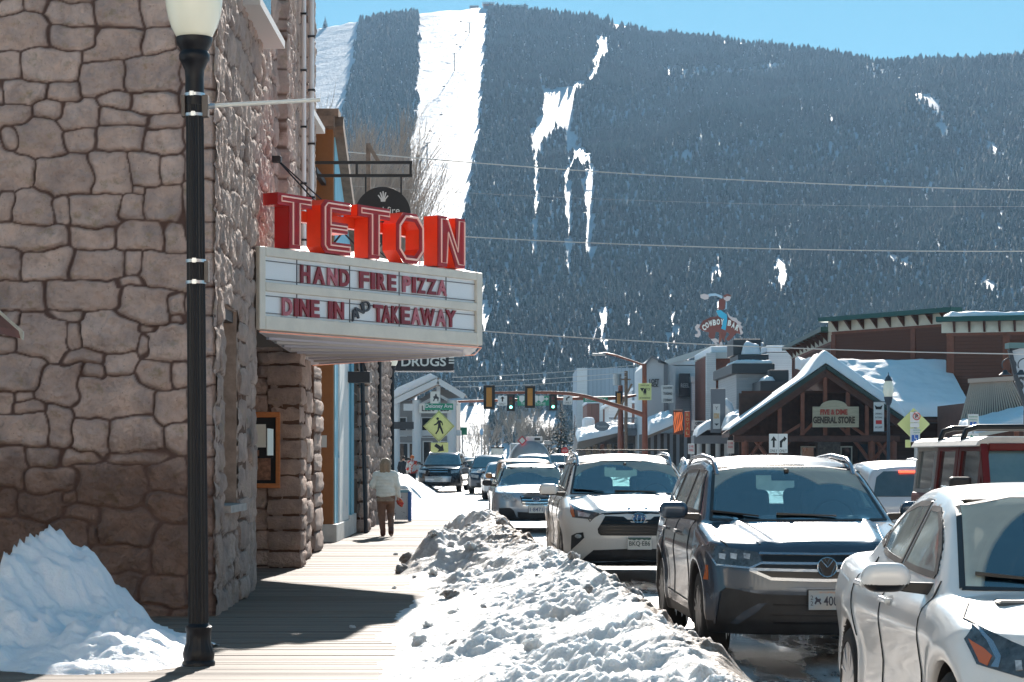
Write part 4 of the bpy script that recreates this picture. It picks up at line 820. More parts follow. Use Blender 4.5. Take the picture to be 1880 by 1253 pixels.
class Car:
    def __init__(s,name,label,cat,loc,rz,sp,mat,res=.03,group=None,cab=False):
        s.t=thing(name,label,cat,loc,rz,group);s.sp=sp;s.mat=mat;s.res=res;s.cab=cab
        s.Mw=Matrix.Translation(loc)@Matrix.Rotation(rz,4,'Z');s.Mi=s.Mw.inverted()
        g=sp.get;s.top=curve1(sp['top'],g('tops',.1));s.roof=curve1(sp['roof'],g('roofs',.12));s.plan=curve1(sp['plan'],.25);s.gpl=curve1(sp['gplan'],.25)
        s.front=curve1(sp['front'],.05);s.rear=curve1(sp['rear'],.06);s.side=curve1(sp['side'],.08);s.bow=g('bow',.28);s.lean=g('lean',.42)
        s.dz={}
        def solid(x,y,z,arches=True):
            ax=np.abs(x);hw=s.plan(y)-s.side(z);zb=g('zb',.24)
            fl=0
            for yc in(sp['fa'],sp['ra']):
                r=np.hypot(y-yc,z-sp['Rw']);fl=np.maximum(fl,g('flare',.025)*np.exp(-((r-sp['Rw']-.10)/.07)**2)*(z<sp['Rw']+.55))
            a=ax-hw-fl
            b=(z-(s.top(y)-g('crown',.05)*(ax/.9)**2-g('shoulder',.0)*sstep(.6,.9,ax)))
            b=b+g('vee',0.)*np.exp(-((ax-g('veex',.5)-.12*(y-.6))/.05)**2)*(y<1.2)*-1
            c=(s.front(z)+s.bow*(ax/.92)**g('bowp',3.2))-y;d=y-(s.rear(z)-g('rbow',.15)*(ax/.9)**3)
            f=smax(smax(a,b*.95,g('k1',.07)),smax(c*.9,d,.04),.09);f=smax(f,zb-z,.03)
            gr=(s.gpl(y)-s.lean*(z-sp['belt']));ga=ax-gr;zr=s.roof(y);dzr=(s.roof(y+.02)-s.roof(y-.02))/.04
            gb=(z-zr+g('rcrown',.045)*(ax/.6)**2)/np.sqrt(1+dzr*dzr);gd=y-(s.rear(z)-g('rbow',.15)*(ax/.8)**2*.6)
            bowg=g('wsbow',.16)*(ax/.7)**2;zr2=s.roof(y-bowg);gb=smax(gb,(z-zr2)/np.sqrt(1+dzr*dzr),.02)
            gh=smax(smax(ga*.93,gb,g('k2',.07)),gd,.06);gh=smax(gh,sp['belt']-.15-z,.02);s._gh=gh
            f=smin(f,gh,g('k3',.025))
            if arches:
                for yc in(sp['fa'],sp['ra']):
                    cyl=smax(np.hypot(y-yc,z-sp['Rw'])-sp['Rw']-g('agap',.055),(s.plan(yc)-.30)-ax,.01);f=smax(f,-cyl,.012)
            return f
        s.solid=solid;W=max(p[1]for p in sp['plan'])+.06;s.W=W
        lo=(-W,-.1,.1);hi=(W,sp['L']+.1,sp['H']+.08)
        V,Fc=surfnet(solid,lo,hi,res);s.bvh=BVHTree.FromPolygons([tuple(v)for v in V],[tuple(q)for q in Fc.tolist()])
        if cab:
            ws,sw,rw=sp['ws'],sp['sw'],sp.get('rw')
            def cut(x,y,z):
                f=solid(x,y,z);gh=s._gh;ax=np.abs(x)
                cav=np.maximum(np.maximum(gh+.055,sp['belt']-.28-z),y-sp.get('caby',99))
                f=np.maximum(f,-cav)
                o1=np.maximum(polydist(ax,z,ws),np.maximum(y-sp['wsy'][1],sp['wsy'][0]-y));f=np.maximum(f,-np.maximum(o1,gh-.05))
                for pl in sw:f=np.maximum(f,-np.maximum(np.maximum(polydist(y,z,pl),.35-ax),gh-.06))
                if rw:f=np.maximum(f,-np.maximum(np.maximum(polydist(ax,z,rw),sp['L']-1.25-y),gh-.06))
                return f
            V,Fc=surfnet(cut,lo,hi,res*.8,iters=2)
        o=mesh_obj('body',V,Fc,[mat,CLAD,INTR],s.t,smooth=.75);s.body=o
        cc=V[Fc].mean(1);ax=np.abs(cc[:,0]);mi=np.zeros(len(Fc),np.int32)
        for yc in(sp['fa'],sp['ra']):mi[(np.hypot(cc[:,1]-yc,cc[:,2]-sp['Rw'])<sp['Rw']+.055+.012)&(ax<s.plan(yc)-.03)&(cc[:,2]<1.)]=1
        mi[(cc[:,2]<sp.get('cladz',.30))]=1
        if sp.get('cladarch'):
            for yc in(sp['fa'],sp['ra']):mi[(np.hypot(cc[:,1]-yc,cc[:,2]-sp['Rw'])<sp['Rw']+.055+sp['cladarch'])&(cc[:,2]<1.1)]=1
        if cab:
            fv=solid(cc[:,0],cc[:,1],cc[:,2]);mi[(fv<-.02)&(cc[:,2]>sp['belt']-.35)]=2
        o.data.polygons.foreach_set('material_index',mi)
    def hit(s,px,py,mirror=False):
        o=Vector((0,0,CH));d=Vector(((px-CX)/F,1,-(py-HY)/F));lo=s.Mi@o;ld=(s.Mi.to_3x3()@d).normalized()
        h=s.bvh.ray_cast(lo,ld)
        if h[0]is None:
            best=min((s.bvh.find_nearest(lo+ld*t)for t in np.arange(lo.length-1,lo.length+5,.25)),key=lambda r:r[3]if r[0]else 9);return best[0]
        return h[0]
    def proj(s,p,axis,sgn=-1):
        """drop point p on the body along an axis; returns (point, normal)"""
        d={'front':Vector((0,1,0)),'rear':Vector((0,-1,0)),'top':Vector((0,0,-1)),'side':Vector((-sgn,0,0))}[axis]
        o=Vector(p);i={'front':1,'rear':1,'top':2,'side':0}[axis];o[i]={'front':-1.,'rear':s.sp['L']+1,'top':3.,'side':sgn*2.}[axis]
        h=s.bvh.ray_cast(o,d)
        if h[0]is None or('lim' in s.dz and(h[0]-Vector(p)).length>9):
            q=Vector(p)
            if axis=='side':q[0]=sgn*s.W*.95
            h=s.bvh.find_nearest(q)
        n_=h[1]
        if n_.dot(d)>0:n_=-n_
        return h[0],n_
    def panel(s,name,poly,axis,mat,off=.006,rim=.015,res=None,sgn=-1,parent=None,px=False,mirror=False,smooth=.9):
        """thin shell following the body inside a 2D outline; poly is local 2D ((x,z), (y,z) or (x,y)), or photo pixels"""
        A={'front':(0,2),'rear':(0,2),'top':(0,1),'side':(1,2)}[axis]
        if px:poly=[(lambda q:(q[A[0]],q[A[1]]))(s.hit(*p))for p in poly]
        out=[]
        for mir in((False,True)if mirror else(False,)):
            pl=[(-a,b)for a,b in poly]if mir and axis!='side' else list(poly);sg=-sgn if mir else sgn
            res_=res or max(.02,s.res);dn=[]
            for i in range(len(pl)):
                a=Vector(pl[i]);b=Vector(pl[(i+1)%len(pl)]);k=max(1,int((b-a).length/(res_*.8)));dn+=[a+(b-a)*(j/k)for j in range(k)]
            xs=[p[0]for p in dn];zs=[p[1]for p in dn];gx_,gz_=np.meshgrid(np.arange(min(xs),max(xs),res_),np.arange(min(zs),max(zs),res_));gx_=gx_.ravel();gz_=gz_.ravel()
            pa=[tuple(p)for p in dn];sd_=polydist(gx_,gz_,pa)if len(gx_)else np.array([]);ins=sd_<-res_*.4
            pts=dn+[Vector((a,b))for a,b in zip(gx_[ins],gz_[ins])];nb=len(dn)
            vs,es,fs,*_=delaunay_2d_cdt(pts,[(i,(i+1)%nb)for i in range(nb)],[],1,1e-5)
            V=[];N=[]
            for v in vs:
                p=[0,0,0];p[A[0]]=v[0];p[A[1]]=v[1]
                if axis=='side':p[0]=sg
                h,n_=s.proj(p,axis,sg);V.append(h);N.append(n_)
            Vt=[p+n_*off for p,n_ in zip(V,N)];cnt={}
            for f in fs:
                for i in range(len(f)):
                    e=(f[i],f[(i+1)%len(f)]);cnt[e]=cnt.get(e,0)+1
            Fc=[tuple(f)for f in fs];B=[e for e in cnt if(e[1],e[0])not in cnt];mp={};VV=list(Vt)
            for a,b in B:
                for k in(a,b):
                    if k not in mp:mp[k]=len(VV);VV.append(V[k]-N[k]*rim)
                Fc.append((b,a,mp[a],mp[b]))
            o=mesh_obj(name,[tuple(v)for v in VV],Fc,mat,parent or s.t,smooth=smooth,local=True)
            bm=bmesh.new();bm.from_mesh(o.data);bmesh.ops.recalc_face_normals(bm,faces=bm.faces)
            c0=sum((Vector(v)for v in V),Vector())/max(1,len(V));nn=sum((Vector(n_)for n_ in N),Vector())
            tot=sum((f.normal*f.calc_area()for f in bm.faces),Vector())
            if tot.dot(nn)<0:bmesh.ops.reverse_faces(bm,faces=bm.faces)
            bm.to_mesh(o.data);bm.free();o.data.set_sharp_from_angle(angle=smooth);out.append(o)
        return out
    def strip(s,name,pts,axis,mat,w=.008,off=.006,px=False,sgn=-1,mirror=False,closed=False,parent=None,into=None):
        if mirror:
            A_=s.strip(name,pts,axis,mat,w,off,px,sgn,False,closed,parent);return s.strip(name,pts if axis=='side' else[(-a,b)for a,b in pts],axis,mat,w,off,False,-sgn,False,closed,parent)
        name=name or 'panel_gap';A={'front':(0,2),'rear':(0,2),'top':(0,1),'side':(1,2)}[axis]
        if px:pts=[(lambda q:(q[A[0]],q[A[1]]))(s.hit(*p))for p in pts]
        mb=MB()
        for mir in((False,True)if mirror else(False,)):
            sg=-sgn if mir else sgn;P3=[]
            pp=[(-a,b)for a,b in pts]if mir and axis!='side' else list(pts)
            if closed:pp=pp+[pp[0]]
            for i in range(len(pp)-1):
                a=Vector(pp[i]);b=Vector(pp[i+1]);k=max(1,int((b-a).length/.05));P3+=[a+(b-a)*(j/k)for j in range(k)]
            P3.append(Vector(pp[-1]));L_=[]
            for v in P3:
                p=[0,0,0];p[A[0]]=v[0];p[A[1]]=v[1]
                if axis=='side':p[0]=sg
                L_.append(s.proj(p,axis,sg))
            b0=len(mb.v)
            for i,(p,n_)in enumerate(L_):
                d=(L_[min(i+1,len(L_)-1)][0]-L_[max(i-1,0)][0]);d=d.normalized()if d.length>1e-6 else Vector((1,0,0));c=d.cross(n_).normalized()
                mb.v+=[tuple(p+c*w/2+n_*off),tuple(p-c*w/2+n_*off),tuple(p-c*w/2-n_*.004),tuple(p+c*w/2-n_*.004)]
            for i in range(len(L_)-1):
                a=b0+4*i;mb.f+=[(a,a+4,a+5,a+1),(a+1,a+5,a+6,a+2),(a+3,a+7,a+4,a)]
        return mb.build(name,mat,parent or s.t,world=False)
    def wheels(s,rim=None,spokes=5,wd=.235,rr=.64):
        sp=s.sp;R_=sp['Rw'];rim=rim or RIMS;x0=s.plan(sp['fa'])-.02-sp.get('wi',0)
        for yc in(sp['fa'],sp['ra']):
            for sg in(-1,1):
                xo=sg*(s.plan(yc)-.01-sp.get('wi',0));xi=xo-sg*wd;mb=MB();rb=R_*rr
                prof=[(rb,xi),(rb+.03,xi-sg*.004),(R_-.035,xi+sg*.006),(R_-.008,xi+sg*.03),(R_,xi+sg*.055),(R_,xo-sg*.055),(R_-.008,xo-sg*.03),(R_-.035,xo-sg*.006),(rb+.03,xo+sg*.004),(rb,xo)]
                N_=44;V=[];
                for r,h in prof:
                    for j in range(N_):t=2*math.pi*j/N_;rr_=r-(.008 if(r>=R_-.001 and j%2)else 0);V.append((h,yc+rr_*math.cos(t),R_+rr_*math.sin(t)))
                K=len(prof);Fc=[(i*N_+j,i*N_+(j+1)%N_,(i+1)*N_+(j+1)%N_,(i+1)*N_+j)for i in range(K-1)for j in range(N_)]
                w_=mesh_obj('wheel',V,Fc,TYRE,s.t,smooth=.7)
                rm=MB();rm.lathe([(rb,xo-sg*.004),(rb-.018,xo),(rb-.022,xo-sg*.05),(rb-.03,xi)],(0,yc,R_),30,'x')
                rm.lathe([(.075,xo-sg*.015),(.05,xo-sg*.005),(.012,xo-sg*.003)],(0,yc,R_),14,'x')
                for k in range(spokes):
                    t=2*math.pi*k/spokes+.3;c,si=math.cos(t),math.sin(t);r1=rb-.015
                    for off in(-.13,.13)if spokes<=5 else(0,):
                        c2,s2=math.cos(t+off*1.4),math.sin(t+off*1.4);rm.bar((xo-sg*.02,yc+.05*c,R_+.05*si),(xo-sg*.012,yc+r1*c2,R_+r1*s2),.028 if spokes<=5 else .022,.03,up=(1,0,0))
                rm.build('rim',rim,w_,world=False,smooth=.6)
                db=MB();db.lathe([(rb-.02,xo-sg*.07),(.01,xo-sg*.065)],(0,yc,R_),24,'x');db.build('brake_disc',M('brake_dark',(.03,.03,.032),.6,.4),w_,world=False)
    def rails(s,x,y0,y1,h,r=.020):
        for sg in(-1,1):
            pts=[]
            for t,k in((0,-.1),(.05,.75),(.14,1),(.5,1),(.86,1),(.95,.75),(1,-.1)):
                y=y0+(y1-y0)*t;q,n_=s.proj((sg*x,y,0),'top');pts.append((sg*x,y,q.z+h*k))
            MB().tube(pts,r,8).build('roof_rail',GRAYM,s.t,world=False,smooth=1)
    def mirror_(s,y,z,x,mat,sz=(.24,.13,.15),capblack=.0,stem=.08):
        for sg in(-1,1):
            c=(sg*(x+stem+sz[0]/2),y,z)
            f=lambda X,Y,Z:sdbox(X+.0,Y+(Z-z)*.15,Z+.10*np.abs(X-c[0])*0,c,[q/2 for q in sz],min(sz)*.49)+.10*(np.abs(X-c[0])*2/sz[0])**2*np.abs(Z-z)
            V,Fc=surfnet(f,[c[i]-sz[i]*.75 for i in range(3)],[c[i]+sz[i]*.75 for i in range(3)],.012)
            o=mesh_obj('mirror',V,Fc,[mat,BLKG],s.t,smooth=4);cz=V[Fc].mean(1)[:,2];o.data.polygons.foreach_set('material_index',(cz<z-sz[2]/2+sz[2]*capblack).astype(np.int32))
            MB().prism([(0,0),(.07,-.05),(.07+stem*.5,.05),(0,.05)]if 0 else[(-.02,-.03),(stem+.10,.00),(stem+.10,.04),(-.02,.035)],(sg*x,y-.01,z-sz[2]*.42),(sg,0,0),(0,0,1),.06*sg).build('stem',BLKG,o,world=False,bevel=.006)
    def interior(s,y=1.9,lhd=.36,rows=1):
        sp=s.sp;zb=sp['belt']
        MB().box((-.62,sp['wsy'][0]+.05,zb-.24),(.62,sp['wsy'][0]+.62,zb-.05)).build('dashboard',M('dashboard',(.05,.06,.065),.7),s.t,world=False,bevel=.03)
        for k in range(rows+1):
            for sg in(-1,1):
                mb=MB();cx=sg*lhd;yy=y+k*.95
                mb.add(*[(lambda V,Fc:([tuple(v)for v in V],[tuple(f)for f in Fc.tolist()]))(*surfnet(lambda X,Y,Z:smin(sdbox(X,Y-(Z-zb)*.25,Z,(cx,yy,zb-.05),(.24,.06,.28),.06),sdbox(X,Y-(Z-zb)*.25,Z,(cx,yy+.0,zb+.30),(.13,.05,.10),.05),.02),(cx-.3,yy-.3,zb-.4),(cx+.3,yy+.4,zb+.45),.03))][0])
                mb.build('seat',SEAT,s.t,world=False,smooth=4)
        ya=sp['wsy'][0]+.72;pts=[(lhd+.18*math.cos(t),ya+.06*math.sin(t),zb-.03+.17*math.sin(t))for t in np.linspace(0,2*math.pi,20,endpoint=False)]
        MB().tube(pts,.014,6,closed=True).build('steering_wheel',BLKG,s.t,world=False,smooth=1)
        q,n_=s.proj((0,0,sp['mz']),'front');MB().cbox((0,q.y+.10,sp['mz']-.03),(.24,.03,.07)).box((-.02,q.y+.01,sp['mz']-.02),(.02,q.y+.1,sp['mz']+.04)).build('rear_view_mirror',BLKG,s.t,world=False,bevel=.008)
    def wipers(s,pv,ends):
        mb=MB()
        for(x,z),(x2,z2)in zip(pv,ends):
            a,n1=s.proj((x,0,z),'front');b,n2=s.proj((x2,0,z2),'front');mb.bar(a+n1*.02,b+n2*.022,.016,.014);mb.bar(a.lerp(b,.35)+n1*.018,b+n2*.012,.026,.006)
        mb.build('wiper',BLKG,s.t,world=False)
    def plate(s,c,w,h,axis,mat,text_,ink,frame=None,lw=.82,lh=.42,extra=None):
        q,n_=s.proj((c[0],0,c[1]),axis);d=-1 if axis=='front' else 1;y=q.y+d*.03;xd=Vector((-d,0,0))
        f=MB().box((c[0]-w/2-.006,min(y,y+d*.012),c[1]-h/2-.006),(c[0]+w/2+.006,max(y,y+d*.012),c[1]+h/2+.006)).build('licence_plate',frame or BLKG,s.t,world=False,bevel=.003)
        MB().box((c[0]-w/2,min(y+d*.012,y+d*.015),c[1]-h/2),(c[0]+w/2,max(y+d*.012,y+d*.015),c[1]+h/2)).build('plate_face',mat,f,world=False)
        if text_:MB().text(text_,Vector((c[0],y+d*.016,c[1]-h*.04)),xd,(0,0,1),w=w*lw,h=h*lh,t=.002,bold=.01,center=True).build('characters',ink,f,world=False)
        return f,y+d*.016,xd
def ring_emblem(c,o,xd,zd,rx,rz,r,mat,parent,shapes,name='emblem',disc=None):
    """oval emblem with inner strokes; shapes: list of polylines in unit coordinates"""
    xd=Vector(xd);zd=Vector(zd);nn=xd.cross(zd);o=Vector(o);mb=MB()
    mb.tube([o+xd*rx*math.cos(t)+zd*rz*math.sin(t)for t in np.linspace(0,2*math.pi,28,endpoint=False)],r,6,closed=True)
    for pl in shapes:mb.tube([o+xd*rx*a+zd*rz*b for a,b in pl],r*.8,6)
    e=mb.build(name,mat,parent,world=False,smooth=1)
    if disc:MB().prism([(rx*math.cos(t),rz*math.sin(t))for t in np.linspace(0,2*math.pi,24,endpoint=False)],o-nn*.004,xd,zd,.012).build('disc',disc,e,world=False)
    return e
def circ(n=20,a0=0,a1=2*math.pi,rx=1,rz=1,cx=0,cz=0):return[(cx+rx*math.cos(t),cz+rz*math.sin(t))for t in np.linspace(a0,a1,n)]
WHITE=paint('paint_white',(.80,.80,.79),.3,dirt=.34,dz=.85,dcol=(.42,.38,.34));PEARL=paint('paint_pearl',(.80,.79,.76),.25,.0,dirt=.40,dz=1.1,dcol=(.40,.37,.33))
SLATE=paint('paint_slate',(.045,.070,.105),.26,.35,dirt=.30,dz=.9,dcol=(.13,.12,.11));SILVER=paint('paint_silver',(.52,.58,.64),.26,.6,dirt=.35)
NAVY=paint('paint_navy',(.03,.06,.10),.2,.3,dirt=.3);BLACKP=paint('paint_black',(.012,.014,.02),.14,.2,dirt=.3,dz=.7,dcol=(.12,.11,.1))
ORANGE=paint('paint_tan',(.40,.19,.07),.4,dirt=.4);REDP=M('paint_red',(.13,.008,.010),.45,spec=.3,var=.1,vs=3);BLUEW=paint('paint_ice',(.62,.68,.74),.25,dirt=.3);GREYP=paint('paint_grey',(.25,.26,.27),.3,.4)
SEAM=M('shutline',(.02,.02,.022),.7);RUBBER=M('window_rubber',(.02,.02,.022),.5)
def half(car,pts,axis='front'):
    A={'front':(0,2),'rear':(0,2)}[axis];l=[]
    for p in pts:
        q=car.hit(*p);l.append((q[0],q[2]))
    return l
def sym(car,pts,cx):
    """outline given by its left half in photo pixels, closed over the car's centre line"""
    l=half(car,pts);l=[(min(a,-.0),b)for a,b in l];l[0]=(0,l[0][1])if pts[0][0]>=cx-1 else l[0];l[-1]=(0,l[-1][1])if pts[-1][0]>=cx-1 else l[-1]
    r=[(-a,b)for a,b in l[::-1]if a<-.002];return l+r
def zz(k,ox,oy):return lambda*P_:[(ox+a*k,oy+b*k)for a,b in P_]
# ---------------- the grey SUV
TS=dict(L=4.70,H=1.69,Rw=.36,fa=.90,ra=3.62,belt=1.13,plan=[(-.1,.80),(.1,.86),(.5,.905),(1.2,.92),(3.6,.92),(4.3,.89),(4.75,.82)],gplan=[(1,.80),(2,.835),(3.5,.83),(4.7,.77)],lean=.40,top=[(-.1,.84),(.0,.90),(.12,.965),(.5,1.03),(1.1,1.11),(1.3,1.14),(4.7,1.16)],roof=[(.95,.98),(1.15,1.12),(1.95,1.535),(2.25,1.625),(2.8,1.665),(3.6,1.65),(4.2,1.58),(4.45,1.50)],front=[(.2,.10),(.35,.02),(.60,.0),(.75,.02),(.85,.05),(.95,.10),(1.05,.2)],rear=[(.2,4.6),(.5,4.69),(1.0,4.66),(1.15,4.58),(1.6,4.38)],side=[(.2,.06),(.4,.015),(.62,.02),(.85,-.0),(.93,.012),(1.1,.05),(1.2,.08)],bow=.36,bowp=3.0,crown=.06,wsy=(1.0,2.2),mz=1.50,cladz=.34,cladarch=.03,flare=.03,ws=[(-.05,1.15),(.70,1.15),(.575,1.535),(-.05,1.565)],rw=[(-.05,1.18),(.56,1.18),(.48,1.46),(-.05,1.47)],sw=[[(1.58,1.17),(2.50,1.19),(2.50,1.52),(2.14,1.51)],[(2.60,1.19),(3.40,1.21),(3.34,1.50),(2.60,1.52)],[(3.50,1.22),(3.98,1.26),(3.82,1.44),(3.46,1.48)]],vee=.02,veex=.48)
c=Car('parked_car','slate grey suv with chrome grille bars, third in the queue behind the white sedan','car',(2.47,16.72,0),R(2.2),TS,SLATE,.026,cab=True,group='cars queuing beside the snow bank');c.t.name='suv'
z=zz(.3431,1180,800)
gls=glass_mat('windscreen_a',(.26,.46,.52),.85,arcs=[(-.22,.66),(.42,.50)],y0=1.12,ys=.78)
sgl=glass_mat('side_glass',(.30,.36,.38),.35)
c.panel('windscreen',[(-.74,1.115),(.74,1.115),(.62,1.52),(.35,1.555),(-.35,1.555),(-.62,1.52)],'front',gls,off=.004,rim=.0)
c.strip('window_seal',[(-.74,1.115),(.74,1.115),(.62,1.52),(.35,1.555),(-.35,1.555),(-.62,1.52)],'front',RUBBER,w=.03,closed=True)
def side_glazing(c,seal=.03,mat=None):
    for pl in c.sp['sw']:
        for sg in(-1,1):
            g_=c.panel('window',pl,'side',mat or sgl,off=.004,rim=0.,sgn=sg)[0];c.strip('window_seal',pl,'side',RUBBER,w=seal,closed=True,sgn=sg,parent=g_)
side_glazing(c)
if 1:
    o=c.panel('rear_window',[(-.56,1.18),(.56,1.18),(.48,1.46),(-.48,1.46)],'rear',sgl,off=.004,rim=0)
hl=c.panel('headlight',half(c,z((325,592),(360,586),(615,627),(640,680),(578,708),(402,692),(368,640))),'front',LENSD,off=.010,mirror=True)
for k,h_ in enumerate(hl):
    sgm=1 if k==0 else-1
    for zx in(430,490,560):
        q=half(c,z((zx-18,632),(zx+18,637),(zx+14,664),(zx-16,658)));q=[(sgm*a,b)for a,b in q];c.panel('lamp',q,'front',LENS,off=.014,parent=h_)
    q=half(c,z((322,592),(400,692),(578,710),(640,682)));c.strip('light_bar',[(sgm*a,b)for a,b in q],'front',GRAYM,w=.016,off=.014,parent=h_)
gr=c.panel('grille',sym(c,z((985,628),(625,626),(645,682),(570,716),(690,766),(985,774)),1517),'front',BLKG,off=.008)[0]
for pts,w_ in((((625,634),(985,640)),.020),(((640,684),(985,688)),.020),(((575,716),(985,726)),.022),(((575,718),(690,768),(985,777)),.024)):
    q=half(c,z(*pts));q[-1]=(0,q[-1][1]);c.strip('chrome_bar',q,'front',GRAYM,w=w_,off=.018,mirror=True,parent=gr)
q=c.hit(*z((985,703))[0]);ring_emblem(c,(0,q.y-.035,q.z),(1,0,0),(0,0,1),.076,.076,.0048,CHROME,gr,[[(-.62,.72),(-.08,-.0),(-.0,-.02),(.08,0),(.62,.72)],[(-.20,.30),(0,.0)],[(-.28,.92),(0,.32),(.28,.92)],[(-.88,.30),(-.42,-.80),(0,.02),(.42,-.80),(.88,.30)]],disc=M('grille_black',(.008,.008,.01),.5))
lo=c.panel('lower_intake',sym(c,z((985,858),(670,850),(455,810),(428,836),(392,1000),(480,1008),(600,1045),(985,1040)),1517),'front',CLAD,off=.007)[0]
c.panel('winglet',half(c,z((470,1000),(545,940),(620,898),(668,895),(600,955),(510,1006))),'front',SLATE,off=.016,mirror=True)
c.strip('trim',half(c,z((388,1002),(414,832),(448,806),(660,846))),'front',SLATE,w=.02,off=.015,mirror=True)
for yy in(905,960,1000):
    q=half(c,z((700,yy),(985,yy+3)));q[-1]=(0,q[-1][1]);c.strip('slat',q,'front',BLKG,w=.012,off=.014,mirror=True,parent=lo)
pf,py_,xd=c.plate((0.0,.525),.305,.152,'front',M('plate_sky',(.22,.38,.50),.4,col2=(.42,.36,.30),vs=5),None,PGREEN)
MB().text('4009',(.02-.055,py_-.001,.525-.045),(1,0,0),(0,0,1),w=.15,h=.075,t=.002,bold=.01).text('2',(-.138,py_-.001,.527),(1,0,0),(0,0,1),w=.02,h=.034,t=.002).text('2',(-.138,py_-.001,.483),(1,0,0),(0,0,1),w=.02,h=.034,t=.002).prism([(0,.01),(.012,.035),(.005,.05),(.016,.062),(.024,.048),(.036,.044),(.046,.05),(.052,.036),(.044,.028),(.056,.006),(.046,.0),(.036,.02),(.02,.02),(.01,.0)],(-.108,py_-.003,.49),(1,0,0),(0,0,1),.002).build('characters',PGREEN,pf,world=False)
MB().text('WYOMING',(-.07,py_-.001,.578),(1,0,0),(0,0,1),w=.14,h=.014,t=.001).build('state_name',M('ink_orange',(.55,.25,.12),.5),pf,world=False)
mb=MB()
c.strip('',[(1.56,.42),(1.52,.80),(1.60,1.14)],'side',SEAM,mirror=True,into=mb);c.strip('',[(2.56,.42),(2.57,1.16)],'side',SEAM,mirror=True,into=mb);c.strip('',[(3.30,.70),(3.46,.95),(3.46,1.18)],'side',SEAM,mirror=True,into=mb);c.strip('',[(1.56,.42),(3.05,.44)],'side',SEAM,mirror=True,into=mb)
c.strip('',[(-.74,1.16),(-.80,.7),(-.775,.42),(-.70,.14)],'top',SEAM,w=.010,mirror=True,into=mb);mb.build('panel_gap',SEAM,c.t,world=False)
c.strip('hood_crease',[(-.62,1.05),(-.55,.6),(-.50,.2)],'top',SLATE,w=.016,off=.006,mirror=True)
for yy in(2.38,3.28):
    for sg in(-1,1):q,n_=c.proj((0,yy,.985),'side',sg);MB().cbox((q.x+sg*.022,yy,.985),(.022,.19,.03)).box((q.x-.01,yy-.09,.972),(q.x+sg*.02,yy-.07,.998)).build('handle',SLATE,c.t,world=False,bevel=.008)
c.rails(.60,1.98,4.0,.045)
for sg in(-1,1):c.panel('side_marker',[(.42,.66),(.50,.66),(.47,.78),(.41,.78)],'side',AMBER,off=.006,sgn=sg)
c.mirror_(1.52,1.19,.83,SLATE,(.25,.13,.15));c.wheels(RIMD,5);c.interior(1.95,.38,rows=1);c.wipers([(-.35,1.13),(.30,1.13)],[(-.72,1.17),(-.20,1.15)])
rg=random.Random(5)
for i in range(26):
    x=rg.uniform(-.75,-.35)if i<16 else-.86;yy=.35+rg.uniform(0,.1)if i<16 else rg.uniform(2.0,3.1);zt=.30;l_=rg.uniform(.04,.12)
    tag(MB().lathe([(.010,0),(.007,-l_*.4),(.001,-l_)],(x,yy,zt),6).build('icicle',M('ice',(.75,.82,.88),.08,coat=1),c.t,world=False,smooth=1))
# ---------------- the white SUV with the trapezoid grille
HS_=dict(L=4.95,H=1.73,Rw=.37,fa=.95,ra=3.80,belt=1.14,plan=[(-.1,.80),(.1,.90),(.6,.955),(1.3,.965),(3.9,.965),(4.5,.93),(4.95,.85)],gplan=[(1,.83),(2,.86),(3.5,.85),(4.9,.78)],lean=.36,top=[(-.1,.80),(.0,.88),(.15,.95),(.6,1.05),(1.15,1.14),(1.35,1.16),(4.9,1.18)],roof=[(1.0,1.0),(1.2,1.14),(2.05,1.56),(2.35,1.65),(2.9,1.69),(3.8,1.67),(4.4,1.60),(4.7,1.50)],front=[(.2,.13),(.35,.04),(.60,.0),(.78,.02),(.88,.06),(.95,.10),(1.1,.2)],rear=[(.2,4.85),(.5,4.94),(1.0,4.90),(1.15,4.8),(1.6,4.6)],side=[(.2,.07),(.4,.02),(.62,.035),(.85,.0),(.95,.01),(1.1,.05),(1.2,.08)],bow=.42,bowp=3.0,crown=.06,wsy=(1.0,2.4),mz=1.52,cladz=.30,flare=.035,ws=[(-.05,1.17),(.72,1.17),(.60,1.55),(-.05,1.585)],rw=[(-.05,1.2),(.6,1.2),(.5,1.48),(-.05,1.5)],sw=[[(1.65,1.19),(2.62,1.21),(2.62,1.55),(2.22,1.54)],[(2.72,1.21),(3.62,1.23),(3.58,1.53),(2.72,1.55)],[(3.72,1.24),(4.3,1.28),(4.15,1.46),(3.70,1.51)]],vee=.02,veex=.52)
c=Car('suv','pearl white suv with a black trapezoid grille, between the grey suv and the silver wagon','car',(1.63,27.3,0),R(2.3),HS_,PEARL,.03,cab=True,group='cars queuing beside the snow bank')
z=zz(1/4.177,860,780)
g2=glass_mat('windscreen_b',(.26,.50,.52),.80,arcs=[(-.25,.70),(.40,.58)],y0=1.15,ys=.80)
wsp=[(-.78,1.145),(.78,1.145),(.66,1.53),(.35,1.575),(-.35,1.575),(-.66,1.53)]
c.panel('windscreen',wsp,'front',g2,off=.004,rim=0.);c.strip('window_seal',wsp,'front',RUBBER,w=.03,closed=True);side_glazing(c);c.panel('rear_window',[(-.6,1.2),(.6,1.2),(.5,1.48),(-.5,1.48)],'rear',sgl,off=.004,rim=0)
hl=c.panel('headlight',half(c,z((772,606),(862,650),(1005,682),(950,728),(800,712),(782,670))),'front',LENSD,off=.009,mirror=True)
